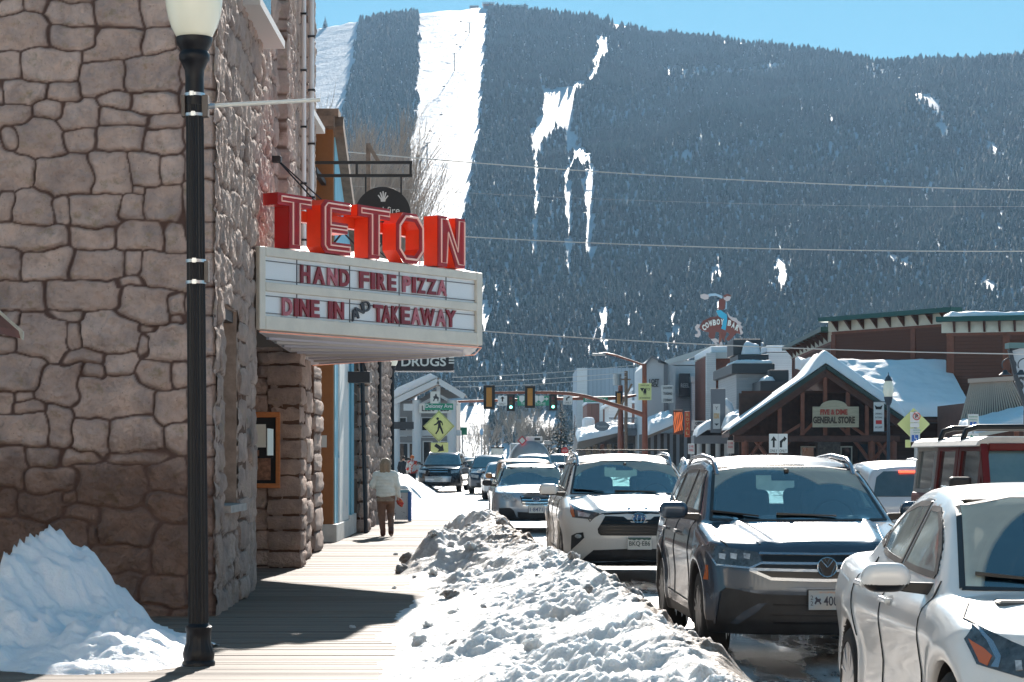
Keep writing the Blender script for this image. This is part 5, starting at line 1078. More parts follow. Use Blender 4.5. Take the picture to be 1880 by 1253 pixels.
for k,h_ in enumerate(hl):
    sgm=1 if k==0 else-1
    q=half(c,z((776,612),(808,650),(820,708),(800,708),(784,668)));c.panel('turn_signal',[(sgm*a,b)for a,b in q],'front',AMBER,off=.012,parent=h_)
    q=half(c,z((840,668),(940,690),(925,712),(845,704)));c.panel('lamp',[(sgm*a,b)for a,b in q],'front',LENS,off=.013,parent=h_)
gr=c.panel('grille',sym(c,z((1305,762),(1250,752),(1190,708),(1050,702),(992,800),(996,832),(1016,850),(1305,852)),1172),'front',M('grille_black',(.008,.008,.01),.5),off=.006)[0]
c.panel('grille_strip',sym(c,z((1305,668),(1040,680),(1040,692),(1200,684),(1305,678)),1172),'front',BLKG,off=.006)
for yy in(735,758,781,804,827):q=half(c,z((1022 if yy>740 else 1045,yy),(1305,yy+2)));q[-1]=(0,q[-1][1]);c.strip('slat',q,'front',BLKG,w=.02,off=.012,mirror=True,parent=gr)
q=c.hit(*z((1305,716))[0]);ring_emblem(c,(0,q.y-.03,q.z),(1,0,0),(0,0,1),.085,.062,.008,CHROME,c.t,[circ(20,rx=.36,rz=.85),circ(20,rx=.80,rz=.38,cz=.42)],disc=M('emblem_blue',(.05,.14,.35),.2))
fg=c.panel('fog_lamp',half(c,z((792,850),(830,832),(880,826),(888,868),(840,915),(787,962))),'front',CLAD,off=.006,mirror=True)
for k,h_ in enumerate(fg):sgm=1 if k==0 else-1;q=c.hit(*z((845,856))[0]);pl=[(sgm*q.x+.04*a,q.z+.026*b)for a,b in circ(12)[:-1]];c.panel('lamp',pl,'front',LENS,off=.012,parent=h_)
lo=c.panel('lower_intake',sym(c,z((1305,948),(960,962),(900,1010),(850,1058),(745,1052),(765,1108),(1305,1112)),1172),'front',CLAD,off=.006)[0]
c.strip('skid_trim',sym(c,z((1305,1040),(900,1050)),1172)[0:2],'front',GRAYM,w=.012,off=.012,mirror=True,parent=lo)
pf,py_,xd=c.plate((.0,.535),.305,.152,'front',PLATE,'BKQ\u00b7E86',M('plate_green_ink',(.02,.05,.045),.5),frame=GRAYM,lw=.88,lh=.46)
MB().prism([(-.148,.056),(-.12,.046),(-.10,.052),(-.07,.038),(-.04,.052),(-.01,.04),(.03,.055),(.06,.04),(.09,.05),(.12,.042),(.148,.054),(.148,.074),(-.148,.074)],(0,py_-.002,.535),(1,0,0),(0,0,1),.003).build('mountain_band',M('plate_band',(.05,.12,.10),.5),pf,world=False)
mb=MB()
c.strip('',[(1.62,.40),(1.60,.80),(1.68,1.16)],'side',SEAM,mirror=True,into=mb);c.strip('',[(2.67,.40),(2.68,1.18)],'side',SEAM,mirror=True,into=mb);c.strip('',[(3.40,.75),(3.62,1.0),(3.64,1.2)],'side',SEAM,mirror=True,into=mb);c.strip('',[(1.62,.40),(3.2,.42)],'side',SEAM,mirror=True,into=mb)
c.strip('',[(-.78,1.2),(-.84,.7),(-.80,.42),(-.62,.16),(0,.10)],'top',SEAM,w=.010,mirror=True,into=mb);mb.build('panel_gap',SEAM,c.t,world=False)
for yy in(2.45,3.45):
    for sg in(-1,1):q,n_=c.proj((0,yy,1.02),'side',sg);MB().cbox((q.x+sg*.02,yy,1.02),(.022,.19,.03)).box((q.x-.01,yy-.09,1.007),(q.x+sg*.02,yy-.07,1.033)).build('handle',PEARL,c.t,world=False,bevel=.008)
c.rails(.64,2.10,4.35,.07)
MB().bar((-.65,2.45,1.735),(.65,2.45,1.735),.05,.02).build('roof_bar',BLKG,c.t,world=False,bevel=.008)
c.mirror_(1.55,1.20,.87,PEARL,(.26,.13,.16),capblack=.12);c.wheels(RIMD,5);c.interior(2.05,.40);c.wipers([(-.35,1.16),(.35,1.16)],[(-.74,1.19),(-.20,1.17)])
# ---------------- the white sedan in front
KS=dict(L=4.64,H=1.52,Rw=.325,fa=.88,ra=3.58,belt=1.02,plan=[(-.1,.74),(.1,.80),(.5,.875),(1.2,.905),(3.6,.905),(4.3,.86),(4.7,.78)],gplan=[(1,.76),(2,.80),(3.0,.79),(4.0,.70),(4.6,.6)],lean=.50,top=[(-.1,.60),(.0,.66),(.15,.77),(.5,.89),(1.0,.985),(1.2,1.01),(2.0,1.01),(3.2,1.04),(4.1,1.08),(4.4,1.085),(4.64,1.04)],roof=[(.9,.86),(1.1,.97),(1.95,1.42),(2.2,1.485),(2.6,1.515),(3.0,1.495),(3.5,1.38),(4.0,1.17),(4.25,1.04),(4.5,.9)],front=[(.15,.10),(.3,.02),(.50,.0),(.62,.03),(.72,.10),(.8,.2)],rear=[(.2,4.52),(.5,4.63),(.9,4.62),(1.1,4.55)],side=[(.15,.07),(.35,.02),(.55,.03),(.78,.0),(.86,.012),(1.0,.05),(1.1,.09)],bow=.55,bowp=2.6,crown=.07,wsy=(.9,2.2),mz=1.36,cladz=.20,k1=.09,k2=.09,agap=.045,flare=.02,zb=.17,caby=3.7,ws=[(-.05,1.03),(.66,1.03),(.53,1.41),(-.05,1.44)],rw=None,sw=[[(1.62,1.05),(2.44,1.07),(2.44,1.37),(2.22,1.365),(1.98,1.28),(1.78,1.17)],[(2.53,1.07),(3.30,1.11),(3.42,1.20),(3.12,1.33),(2.80,1.385),(2.53,1.39)],[(3.42,1.13),(3.66,1.155),(3.50,1.20)]],vee=.0)
c=Car('sedan','white sedan with orange side reflector in its headlamp, nearest car cut by the right edge','car',(2.90,9.06,0),R(.3),KS,WHITE,.024,cab=True,group='cars queuing beside the snow bank')
z=zz(.3933,1480,760)
g3=glass_mat('windscreen_c',(.20,.42,.50),.95,arcs=[(.20,.84)],y0=1.02,ys=.82)
wsp=[(-.70,1.005),(.70,1.005),(.57,1.39),(.3,1.435),(-.3,1.435),(-.57,1.39)]
c.panel('windscreen',wsp,'front',g3,off=.004,rim=0.);c.strip('window_seal',wsp,'front',RUBBER,w=.03,closed=True);side_glazing(c,.034,glass_mat('side_glass_clear',(.50,.52,.52),.42))
c.panel('rear_window',[(-.52,3.35),(.52,3.35),(.58,4.0),(-.58,4.0)],'top',glass_mat('rear_glass',opaque=True),off=.004,rim=0)
hl=c.panel('headlight',half(c,z((742,1052),(772,982),(860,1020),(960,1065),(1040,1100),(1110,1150),(1100,1220),(1010,1235),(880,1196),(800,1172))),'front',LENSD,off=.008,mirror=True)
for k,h_ in enumerate(hl):
    sgm=1 if k==0 else-1
    q=half(c,z((764,1052),(835,1100),(872,1135),(850,1180),(815,1165)));c.panel('turn_signal',[(sgm*a,b)for a,b in q],'front',AMBER,off=.012,parent=h_)
    q=half(c,z((776,992),(850,1062),(890,1150),(870,1185),(905,1190),(915,1140),(880,1065),(800,1000)));c.panel('light_guide',[(sgm*a,b)for a,b in q],'front',GRAYM,off=.014,parent=h_)
    q=half(c,z((980,1160),(1010,1160),(1016,1200),(985,1205)));c.panel('lamp',[(sgm*a,b)for a,b in q],'front',LENS,off=.014,parent=h_)
c.panel('grille',[(-.42,.64),(.42,.64),(.38,.56),(-.38,.56)],'front',BLKG,off=.006);c.panel('lower_intake',[(-.62,.22),(.62,.22),(.55,.42),(-.55,.42)],'front',CLAD,off=.006)
mb=MB()
c.strip('',[(1.50,.30),(1.42,.60),(1.44,.95),(1.50,1.03)],'side',SEAM,w=.006,mirror=True,into=mb);c.strip('',[(2.48,.30),(2.50,.8),(2.49,1.05)],'side',SEAM,w=.006,mirror=True,into=mb);c.strip('',[(3.22,.62),(3.42,.85),(3.44,1.06)],'side',SEAM,w=.006,mirror=True,into=mb)
c.strip('',[(-.72,1.10),(-.80,.85),(-.74,.55),(-.56,.24),(0,.10)],'top',SEAM,w=.008,mirror=True,into=mb);mb.build('panel_gap',SEAM,c.t,world=False)
for yy,zh in((2.33,.885),(3.20,.925)):
    for sg in(-1,1):
        q,n_=c.proj((0,yy,zh),'side',sg);h_=MB().cbox((q.x+sg*.026,yy,zh),(.02,.20,.032)).cbox((q.x+sg*.008,yy-.085,zh),(.03,.022,.028)).cbox((q.x+sg*.008,yy+.085,zh),(.03,.03,.03)).build('handle',WHITE,c.t,world=False,bevel=.009,seg=3)
        c.panel('handle_recess',[(yy-.07+.10*a*.8,zh+.028*b)for a,b in circ(14)[:-1]],'side',M('recess_grey',(.35,.35,.35),.4),off=.001,rim=.002,sgn=sg,parent=h_)
c.mirror_(1.60,1.045,.80,WHITE,(.25,.15,.15),capblack=.28,stem=.10);c.wheels(RIMS,10,rr=.70);c.interior(1.95,.37);c.wipers([(-.2,1.02),(.45,1.02)],[(-.62,1.06),(-.02,1.045)])
# ---------------- the silver wagon
US=dict(L=4.78,H=1.55,Rw=.34,fa=.92,ra=3.66,belt=1.00,plan=[(-.1,.78),(.1,.85),(.6,.905),(1.3,.91),(3.8,.91),(4.7,.82)],gplan=[(1,.78),(2,.81),(3.5,.80),(4.7,.72)],lean=.42,top=[(-.1,.76),(.0,.82),(.15,.88),(.6,.95),(1.15,1.02),(4.7,1.06)],roof=[(.95,.88),(1.15,1.0),(2.0,1.40),(2.3,1.46),(2.9,1.49),(3.9,1.47),(4.4,1.40),(4.6,1.3)],front=[(.2,.12),(.35,.03),(.55,.0),(.7,.02),(.85,.08),(1.,.2)],rear=[(.2,4.7),(.5,4.77),(1.0,4.72),(1.5,4.4)],side=[(.2,.06),(.4,.01),(.62,.015),(.85,.0),(1.0,.04),(1.1,.08)],bow=.38,crown=.06,wsy=(.9,2.3),mz=1.38,cladz=.34,zb=.26,ws=[(-.05,1.04),(.68,1.04),(.55,1.38),(-.05,1.41)],sw=[[(1.5,1.05),(2.5,1.06),(2.5,1.38),(2.1,1.37)],[(2.6,1.06),(3.4,1.08),(3.4,1.37),(2.6,1.38)],[(3.5,1.09),(4.1,1.12),(4.0,1.32),(3.5,1.35)]])
def wagon_detail(c,px=True,plate_text='1 8471'):
    w_=glass_mat('windscreen_d',(.30,.5,.55),.8,arcs=[(-.22,.66),(.42,.50)],y0=1.02,ys=.85)if c.cab else glass_mat('windscreen_far',opaque=True,dust=.30,base=(.03,.09,.11));b=c.sp['belt']
    zt=c.sp['ws'][2][1];hw0=c.sp['ws'][1][0]+.04;hw1=c.sp['ws'][2][0]+.05;z0=c.sp['ws'][0][1]-.02
    c.panel('windscreen',[(-hw0,z0),(hw0,z0),(hw1,zt-.01),(.3,zt+.025),(-.3,zt+.025),(-hw1,zt-.01)],'front',w_,off=.004,rim=0.)
    side_glazing(c,.03,None if c.cab else glass_mat('side_far',opaque=True,dust=.15))
c=Car('wagon','silver wagon with slim chrome grille and black corner intakes, behind the pearl white suv','car',(.52,45.9,0),R(2.4),US,SILVER,.04,cab=True,group='cars queuing beside the snow bank')
z=zz(1/7.83,860,800);wagon_detail(c)
c.panel('headlight',half(c,z((472,832),(620,850),(700,948),(600,945),(500,915))),'front',LENS,off=.010,mirror=True)
gr=c.panel('grille',sym(c,z((975,880),(740,872),(770,985),(820,1008),(975,1015)),984),'front',BLKG,off=.008)[0]
for yy in(884,925,965,1005):q=half(c,z((760+(yy-884)*.2,yy),(975,yy+4)));q[-1]=(0,q[-1][1]);c.strip('chrome_bar',q,'front',CHROME,w=.030,off=.016,mirror=True,parent=gr)
q=c.hit(*z((975,915))[0]);ring_emblem(c,(0,q.y-.03,q.z),(1,0,0),(0,0,1),.085,.048,.010,CHROME,gr,[[(-.6,.1),(-.3,.1)],[(.0,.3),(.3,.3)],[(.1,-.3),(.4,-.3)]],disc=M('emblem_navy',(.02,.05,.14),.2))
c.panel('corner_intake',half(c,z((442,1045),(600,1040),(650,1075),(690,1165),(650,1195),(445,1188))),'front',CLAD,off=.008,mirror=True)
c.panel('lower_intake',sym(c,z((975,1108),(705,1098),(712,1170),(975,1195)),984),'front',CLAD,off=.008)
c.panel('skirt',sym(c,z((975,1212),(400,1212),(410,1262),(975,1270)),984),'front',CLAD,off=.006)
c.plate((0,.51),.32,.16,'front',PLATE,'1\u00b78471',M('plate_blue_ink',(.03,.08,.2),.5),lw=.85,lh=.5)
c.mirror_(1.5,1.06,.82,CLAD,(.22,.12,.14));c.wheels(RIMS,5);c.interior(1.95,.37);c.strip('panel_gap',[(-.70,1.1),(-.76,.6),(-.64,.25)],'top',SEAM,w=.010,mirror=True)
c.rails(.58,2.05,4.2,.06)
# ================================================================ other vehicles
FAR=glass_mat('windscreen_far',opaque=True,dust=.22,base=(.04,.12,.15));FARS=glass_mat('side_far',opaque=True,dust=.12,base=(.02,.04,.05))
def spec(L=4.7,W=.92,H=1.68,belt=1.08,hood=1.0,nose=.88,ws=(1.05,1.9),rear=4.5,zb=.26):
    r=H-.02
    return dict(L=L,H=H,Rw=.36,fa=.92,ra=L-1.0,belt=belt,plan=[(-.1,W-.12),(.1,W-.06),(.6,W),(L-.6,W),(L,W-.1)],gplan=[(1,W-.12),(2,W-.09),(L-1,W-.10),(L,W-.17)],lean=.38,top=[(-.1,nose-.06),(0,nose),(.15,nose+.06),(.6,hood),(ws[0],belt),(L,belt+.03)],roof=[(ws[0]-.1,belt-.1),(ws[0]+.08,belt+.02),(ws[1],r-.12),(ws[1]+.3,r-.02),(2.8,r),(L-1.1,r-.02),(rear-.2,r-.10),(rear,r-.18)],front=[(.2,.1),(.35,.02),(.6,0),(.8,.03),(.95,.1),(1.1,.2)],rear=[(.2,L-.08),(.5,L-.01),(1,L-.04),(belt+.08,L-.1),(H,L-.35)],side=[(.2,.06),(.4,.01),(.62,.015),(.85,0),(1,.03),(1.2,.07)],bow=.32,crown=.05,wsy=(.9,2.3),mz=H-.16,cladz=.32,zb=zb,ws=[(-.05,belt+.03),(W-.24,belt+.03),(W-.36,r-.14),(-.05,r-.11)],sw=[[(1.55,belt+.04),(2.5,belt+.05),(2.5,r-.15),(2.1,r-.16)],[(2.6,belt+.05),(3.4,belt+.06),(3.4,r-.16),(2.6,r-.15)]])
def far_car(label,X,Y,rz,pm,sp=None,res=.07,name='parked_car',glass=FAR,rails=False,grp='far cars in the street',plate=True,headc=LENS):
    sp=sp or spec();c=Car(name,label,'car',(X,Y,0),rz,sp,pm,res,group=grp);W=sp['plan'][2][1];b=sp['belt'];n=sp['top'][1][1];r=sp['H']
    ws=[(-(W-.16),b+.03),(W-.16,b+.03),(W-.30,r-.16),(.3,r-.12),(-.3,r-.12),(-(W-.30),r-.16)]
    c.panel('windscreen',ws,'front',glass,off=.01,rim=0.);
    for pl in sp['sw']:
        for sg in(-1,1):c.panel('window',pl,'side',FARS,off=.01,rim=0.,sgn=sg)
    c.panel('headlight',[(-(W-.08),n-.02),(-(W-.42),n-.06),(-(W-.40),n-.2),(-(W-.10),n-.14)],'front',headc,off=.014,mirror=True)
    c.panel('grille',[(-.42,n-.02),(.42,n-.02),(.36,n-.24),(-.36,n-.24)],'front',BLKG,off=.014);c.panel('lower_intake',[(-.6,.48),(.6,.48),(.55,.32),(-.55,.32)],'front',CLAD,off=.012)
    if plate:c.plate((0,.56),.31,.15,'front',PLATE,None,PGREEN)
    c.mirror_(1.5,b+.10,W-.09,pm,(.2,.12,.15));c.wheels(RIMD,5)
    if rails:c.rails(W-.33,2.0,sp['L']-.6,.06,.025)
    return c
c=far_car('black suv with silver bumper standing by the snow bank below the crossing sign',-3.42,98.5,R(-5),BLACKP,spec(5.1,1.0,1.86,1.22,1.15,1.04,(1.2,2.0)),.06,name='suv',grp='far cars in the street',rails=True,plate=False)
c.panel('bumper',[(-.62,.72),(.62,.72),(.58,.46),(-.58,.46)],'front',SILVER,off=.02);c.plate((0,.58),.32,.16,'front',PLATE,None,PGREEN);c.strip('chrome_bar',[(-.44,.92),(.44,.92)],'front',CHROME,w=.04,off=.03);c.strip('chrome_bar',[(-.44,1.02),(.44,1.02)],'front',CHROME,w=.03,off=.03)
far_car('dark blue suv with black roof rack, farther up the queue behind the tan car',-.95,93,R(1.6),NAVY,spec(4.6,.92,1.74,1.12),name='suv',rails=True)
far_car('pale silver hatchback half hidden by the tan boxy car',-.28,80.5,R(1.5),SILVER,spec(4.3,.84,1.46,.98,.94,.82,(.95,1.75),4.1),name='hatchback')
c=far_car('tan boxy car whose roof and dark window show behind the silver wagon',.38,56.5,R(1.5),ORANGE,dict(spec(4.4,.88,1.62,1.02,.98,.90,(1.35,1.62),4.3),lean=.14),.06,name='boxy_car')
far_car('silver suv with a broad windscreen behind the tan boxy car',1.05,96,R(1.5),SILVER,spec(4.8,.98,1.78,1.16,1.08,.98),name='suv')
far_car('silver car behind the dark blue suv at the left end of the queue',-1.95,121,R(1.5),GREYP,spec(4.6,.9,1.5,.98,.93,.84),name='hatchback')
far_car('small pale car farthest up the left side of the street',-3.05,158,R(1.5),BLUEW,spec(4.5,.9,1.62,1.05),.08)
far_car('grey pickup cab beyond the tank truck near the red stop sign',3.5,150,R(1.5),GREYP,spec(5.4,.98,1.86,1.22,1.15,1.05,(1.3,2.0),3.4),.08,name='pickup')
far_car('silver suv with roof rack seen between the pearl suv and the grey suv',4.45,50,R(178),SILVER,spec(4.6,.9,1.62,1.02),.06,name='suv',rails=True,grp='cars in the far lane')
far_car('small white car behind the timber store sign post with a black roof box',8.2,43,R(178),WHITE,spec(4.5,.9,1.60,1.05),.06,name='hatchback',grp='cars in the far lane',rails=True)
sp=spec(4.45,.92,1.62,1.04);c=Car('compact_suv','white compact suv seen from behind with a red high brake light','car',(5.62,33.2,0),R(178.6),sp,BLUEW,.04,group='cars in the far lane')
c.panel('rear_window',[(-.62,1.10),(.62,1.10),(.56,1.36),(.46,1.44),(-.46,1.44),(-.56,1.36)],'rear',FARS,off=.01);q,n_=c.proj((0,0,1.42),'rear');MB().box((-.26,q.y-.02,1.425),(.26,q.y+.03,1.455)).build('brake_light',M('brake_glow',(.8,.06,.03),.3,emit=(1,.08,.04),es=.8),c.t,world=False)
c.panel('tail_light',[(.55,.90),(.88,.92),(.88,1.02),(.60,1.02)],'rear',REDL,off=.012,mirror=True)
q,n_=c.proj((0,0,.98),'rear');MB().text('H O N D A',(.26,q.y+.02,.955),(-1,0,0),(0,0,1),w=.52,h=.05,t=.006,bold=.02).build('lettering',BLKG,c.t,world=False)
for pl in sp['sw']:
    for sg in(-1,1):c.panel('window',pl,'side',FARS,off=.01,rim=0.,sgn=sg)
c.plate((0,.72),.31,.15,'rear',PLATE,None,PGREEN);c.wheels(RIMS,5);c.mirror_(1.5,1.12,.83,BLUEW,(.2,.12,.15))
j=thing('off_roader','dark red boxy off-roader with grey hard top and black roof rack, far right','car',(5.08,19.6,0),R(1.0),group='cars in the far lane')
B=lambda*a:MB().box(*a)
def jb(name,a,b,m,par=None,bev=.015,mir=False):
    o=MB().box(a,b)
    if mir:pass
    return o.build(name,m,par or j,world=False,bevel=bev)
jb('body',(-.80,-.02,.55),(.80,3.05,1.28),REDP,bev=.04);hd=MB().prism([(-1.25,.62),(-1.25,1.10),(-1.2,1.16),(-.02,1.25),(-.02,.62)],(.62,0,0),(0,1,0),(0,0,1),1.24).build('bonnet',REDP,j,world=False,bevel=.04)
for sg in(-1,1):
    jb('fender',(min(sg*.58,sg*.92),-1.35,.95),(max(sg*.58,sg*.92),-.25,1.02),CLAD,bev=.03);jb('fender',(min(sg*.70,sg*.93),1.75,.98),(max(sg*.70,sg*.93),2.75,1.04),CLAD,bev=.03)
GT=M('hardtop_grey',(.36,.35,.34),.6,var=.1,vs=8,bump=.1,bs=60);TOPW=M('hardtop_light',(.62,.60,.57),.6,var=.1,vs=4)
xo=.775
def side(y0,y1,z0,z1,m,name,sg,inset=.0,th=.05,tilt=.06):
    f=lambda z:xo-tilt*(z-1.28)/.5-inset
    V=[]
    for y in(y0,y1):
        for z in(z0,z1):V+=[(sg*f(z),y,z),(sg*(f(z)-th),y,z)]
    return V,[(0,2,6,4),(1,5,7,3),(0,1,3,2),(4,6,7,5),(0,4,5,1),(2,3,7,6)]
def frame_side(y0,y1,z0,z1,zw0,zw1,yw0,yw1,m,name,sg):
    mb=MB()
    for a in((y0,yw0,z0,z1),(yw1,y1,z0,z1),(yw0,yw1,z0,zw0),(yw0,yw1,zw1,z1)):mb.add(*side(*a,m,name,sg))
    return mb.build(name,m,j,world=False)
for sg in(-1,1):
    for(y0,y1,m,nm)in((.10,1.10,REDP,'door'),(1.13,2.05,REDP,'door'),(2.08,3.05,GT,'rear_quarter')):
        d_=frame_side(y0,y1,1.24,1.76,1.31,1.70,y0+(.12 if nm=='door' else .10),y1-.10,m,nm,sg)
        mb=MB();mb.add(*side(y0+.1,y1-.09,1.30,1.71,m,'',sg,inset=.025,th=.01));mb.build('window',FARS,d_,world=False)
    mb=MB();mb.box((sg*.80-.02,.5,1.20),(sg*.80+.02,.68,1.23));mb.box((sg*.80-.02,1.5,1.20),(sg*.80+.02,1.68,1.23));mb.build('handle',CLAD,j,world=False)
MB().prism([(-.80,1.74),(.80,1.74),(.76,1.80),(.68,1.835),(-.68,1.835),(-.76,1.80)],(0,.12,0),(1,0,0),(0,0,1),2.95).build('hard_top',TOPW,j,world=False,bevel=.015)
ws=MB()
for a,b in(((-.76,-.02,1.25),(-.68,.14,1.76)),((.68,-.02,1.25),(.76,.14,1.76)),((-.68,.10,1.70),(.68,.16,1.77)),((-.70,-.03,1.25),(.70,.04,1.31))):
    ws.bar(((a[0]+b[0])/2 if abs(a[0])>.6 and abs(b[0]-a[0])<.2 else a[0],a[1],a[2]if abs(b[0]-a[0])<.2 else(a[2]+b[2])/2),((a[0]+b[0])/2 if abs(b[0]-a[0])<.2 else b[0],b[1]if abs(b[0]-a[0])<.2 else a[1],b[2]if abs(b[0]-a[0])<.2 else(a[2]+b[2])/2),.07,.07)
wf_=ws.build('windscreen_frame',REDP,j,world=False,bevel=.01)
MB().prism([(-.70,0),(.70,0),(.68,.44),(-.68,.44)],(0,-.01,1.30),(1,0,0),(0,.30,.954),.01).build('windscreen',FAR,wf_,world=False)
for y in(.9,1.9):
    MB().tube([(-.74,y,1.80),(-.70,y,1.90),(-.60,y,1.93),(.60,y,1.93),(.70,y,1.90),(.74,y,1.80)],.028,8).build('roof_bar',BLKG,j,world=False,smooth=1)
MB().box((.25,.7,1.94),(.95,1.9,2.02)).build('ski_rack',BLKG,j,world=False,bevel=.02)
for sg in(-1,1):jb('mirror',(sg*.93-.10,.10,1.28),(sg*.93+.10,.22,1.46),CLAD,bev=.03);jb('headlight',(sg*.45-.1,-1.29,.85),(sg*.45+.1,-1.25,1.05),LENS,bev=.03)
jb('bumper',(-.85,-1.5,.50),(.85,-1.3,.68),CLAD);gm_=MB()
for k in range(7):gm_.box((-.28+k*.085,-1.262,.72),(-.235+k*.085,-1.255,1.06))
gm_.build('grille',BLKG,j,world=False)
for y in(-.75,2.3):
    for sg in(-1,1):
        w_=MB().lathe([(.22,-.13),(.36,-.13),(.40,-.09),(.40,.09),(.36,.13),(.22,.13)],(sg*.78,y,.40),30,'x').build('wheel',TYRE,j,world=False,smooth=.7);MB().lathe([(.22,sg*.10),(.05,sg*.12),(.01,sg*.12)],(sg*.78,y,.40),20,'x').build('rim',RIMD,w_,world=False)
t=thing('tank_truck','grey tank truck with a diamond hazard placard, far up the queue','truck',(1.15,132,0),R(1.5));tm=M('tank_steel',(.36,.38,.40),.35,.5,var=.1,vs=2)
MB().lathe([(.02,-.18),(.5,-.16),(.95,-.08),(1.16,.02),(1.20,.14),(1.20,5.6),(1.0,5.8),(.02,5.85)],(0,.2,1.42),40,'y').build('tank',tm,t,world=False,smooth=.9)
MB().lathe([(1.22,-.03),(1.24,.0),(1.24,.08),(1.22,.1)],(0,.4,1.42),40,'y').build('rim_band',M('band_light',(.6,.62,.64),.3,.4),t,world=False)
MB().box((-.25,.3,2.58),(.75,1.2,2.86)).build('valve_box',M('white_box',(.72,.72,.72),.4),t,world=False,bevel=.03);MB().box((.85,.6,2.40),(1.25,1.4,2.62)).build('locker',tm,t,world=False,bevel=.03);MB().box((.25,.28,2.64),(.6,.3,2.78)).build('plate',BLKG,t,world=False)
d_=MB().prism([(0,-.30),(.30,0),(0,.30),(-.30,0)],(-.52,.02,2.62),(1,0,0),(0,0,1),.02).build('placard',M('placard_red',(.55,.06,.08),.4),t,world=False);MB().prism([(0,-.2),(.2,0),(0,.2),(-.2,0)],(-.52,.012,2.62),(1,0,0),(0,0,1),.005).build('symbol',PLATE,d_,world=False)
MB().box((-1.1,.3,.35),(1.1,5.9,.55)).build('chassis',CLAD,t,world=False);MB().box((-1.15,.05,.40),(1.15,.25,.62)).build('bumper',CLAD,t,world=False,bevel=.02)
MB().box((-1.1,6.1,.5),(1.1,8.0,2.5)).build('cab',WHITE,t,world=False,bevel=.12)
for y in(1.3,2.5,7.0):
    for sg in(-1,1):MB().lathe([(.25,-.14),(.45,-.14),(.48,-.1),(.48,.1),(.45,.14),(.25,.14)],(sg*.98,y,.48),24,'x').build('wheel',TYRE,t,world=False,smooth=.7)
t=thing('plough_truck','small cab with bluish windows far beyond the queue','truck',(-1.20,172,0),R(1.5));MB().box((-.5,0,.6),(.55,1.6,1.5)).build('cab_lower',GREYP,t,world=False,bevel=.05);MB().box((-.48,.1,1.5),(.52,1.5,2.3)).build('cab_window',FAR,t,world=False,bevel=.03);MB().box((-.52,.05,2.3),(.57,1.55,2.4)).build('cab_roof',CLAD,t,world=False,bevel=.02)
for sg in(-1,1):MB().lathe([(.2,-.12),(.42,-.1),(.42,.1),(.2,.12)],(sg*.55,.8,.42),20,'x').build('wheel',TYRE,t,world=False)
# ================================================================ buildings on the far side and down the street
def Z(py,Y):return CH-(py-HY)/F*Y
def X(px,Y):return(px-CX)/F*Y
clapm={}
def boards(name,col,pitch=.18,vert=False,var=.12):
    """painted or stained boards: grooves as bump at the board pitch"""
    if name in MATS:return MATS[name]
    m=bpy.data.materials.new(name);m.use_nodes=True;n=m.node_tree.nodes;l=m.node_tree.links;b=n['Principled BSDF'];b.inputs['Roughness'].default_value=.72
    tc=n.new('ShaderNodeTexCoord');sx=n.new('ShaderNodeSeparateXYZ');l.new(tc.outputs['Object'],sx.inputs[0])
    a=n.new('ShaderNodeMath');a.operation='ADD';l.new(sx.outputs['X'],a.inputs[0]);l.new(sx.outputs['Y'],a.inputs[1])
    src=a.outputs[0]if vert else sx.outputs['Z']
    d=n.new('ShaderNodeMath');d.operation='DIVIDE';d.inputs[1].default_value=pitch;l.new(src,d.inputs[0]);fr=n.new('ShaderNodeMath');fr.operation='FRACT';l.new(d.outputs[0],fr.inputs[0])
    fl=n.new('ShaderNodeMath');fl.operation='FLOOR';l.new(d.outputs[0],fl.inputs[0]);wn=n.new('ShaderNodeTexWhiteNoise');wn.noise_dimensions='1D';l.new(fl.outputs[0],wn.inputs['W'])
    t=n.new('ShaderNodeTexNoise');t.inputs['Scale'].default_value=1.3;t.inputs['Detail'].default_value=6;l.new(tc.outputs['Object'],t.inputs['Vector'])
    s=n.new('ShaderNodeMath');s.operation='ADD';l.new(wn.outputs['Value'],s.inputs[0]);l.new(t.outputs['Fac'],s.inputs[1]);s2=n.new('ShaderNodeMath');s2.operation='MULTIPLY_ADD';s2.inputs[1].default_value=var;s2.inputs[2].default_value=1-var;l.new(s.outputs[0],s2.inputs[0])
    gr=n.new('ShaderNodeMapRange');gr.inputs['From Min'].default_value=.0;gr.inputs['From Max'].default_value=.14;gr.inputs['To Min'].default_value=.35;l.new(fr.outputs[0],gr.inputs['Value'])
    mm=n.new('ShaderNodeMath');mm.operation='MULTIPLY';l.new(gr.outputs[0],mm.inputs[0]);l.new(s2.outputs[0],mm.inputs[1])
    mx=n.new('ShaderNodeMixRGB');l.new(mm.outputs[0],mx.inputs[0]);mx.inputs[1].default_value=(col[0]*.15,col[1]*.15,col[2]*.15,1);mx.inputs[2].default_value=(*col,1);l.new(mx.outputs[0],b.inputs['Base Color'])
    bp=n.new('ShaderNodeBump');bp.inputs['Strength'].default_value=.6;bp.inputs['Distance'].default_value=.03;l.new(fr.outputs[0],bp.inputs['Height']);l.new(bp.outputs[0],b.inputs['Normal']);MATS[name]=m;return m
BRN=boards('stained_log_siding',(.125,.042,.022),.20);GRYB=boards('grey_clapboard',(.42,.44,.46),.16);WHB=boards('white_clapboard',(.70,.71,.72),.15);CORR=boards('corrugated_bluegrey',(.34,.40,.46),.5,True);CORB=boards('corrugated_rust',(.06,.035,.028),.19,True)
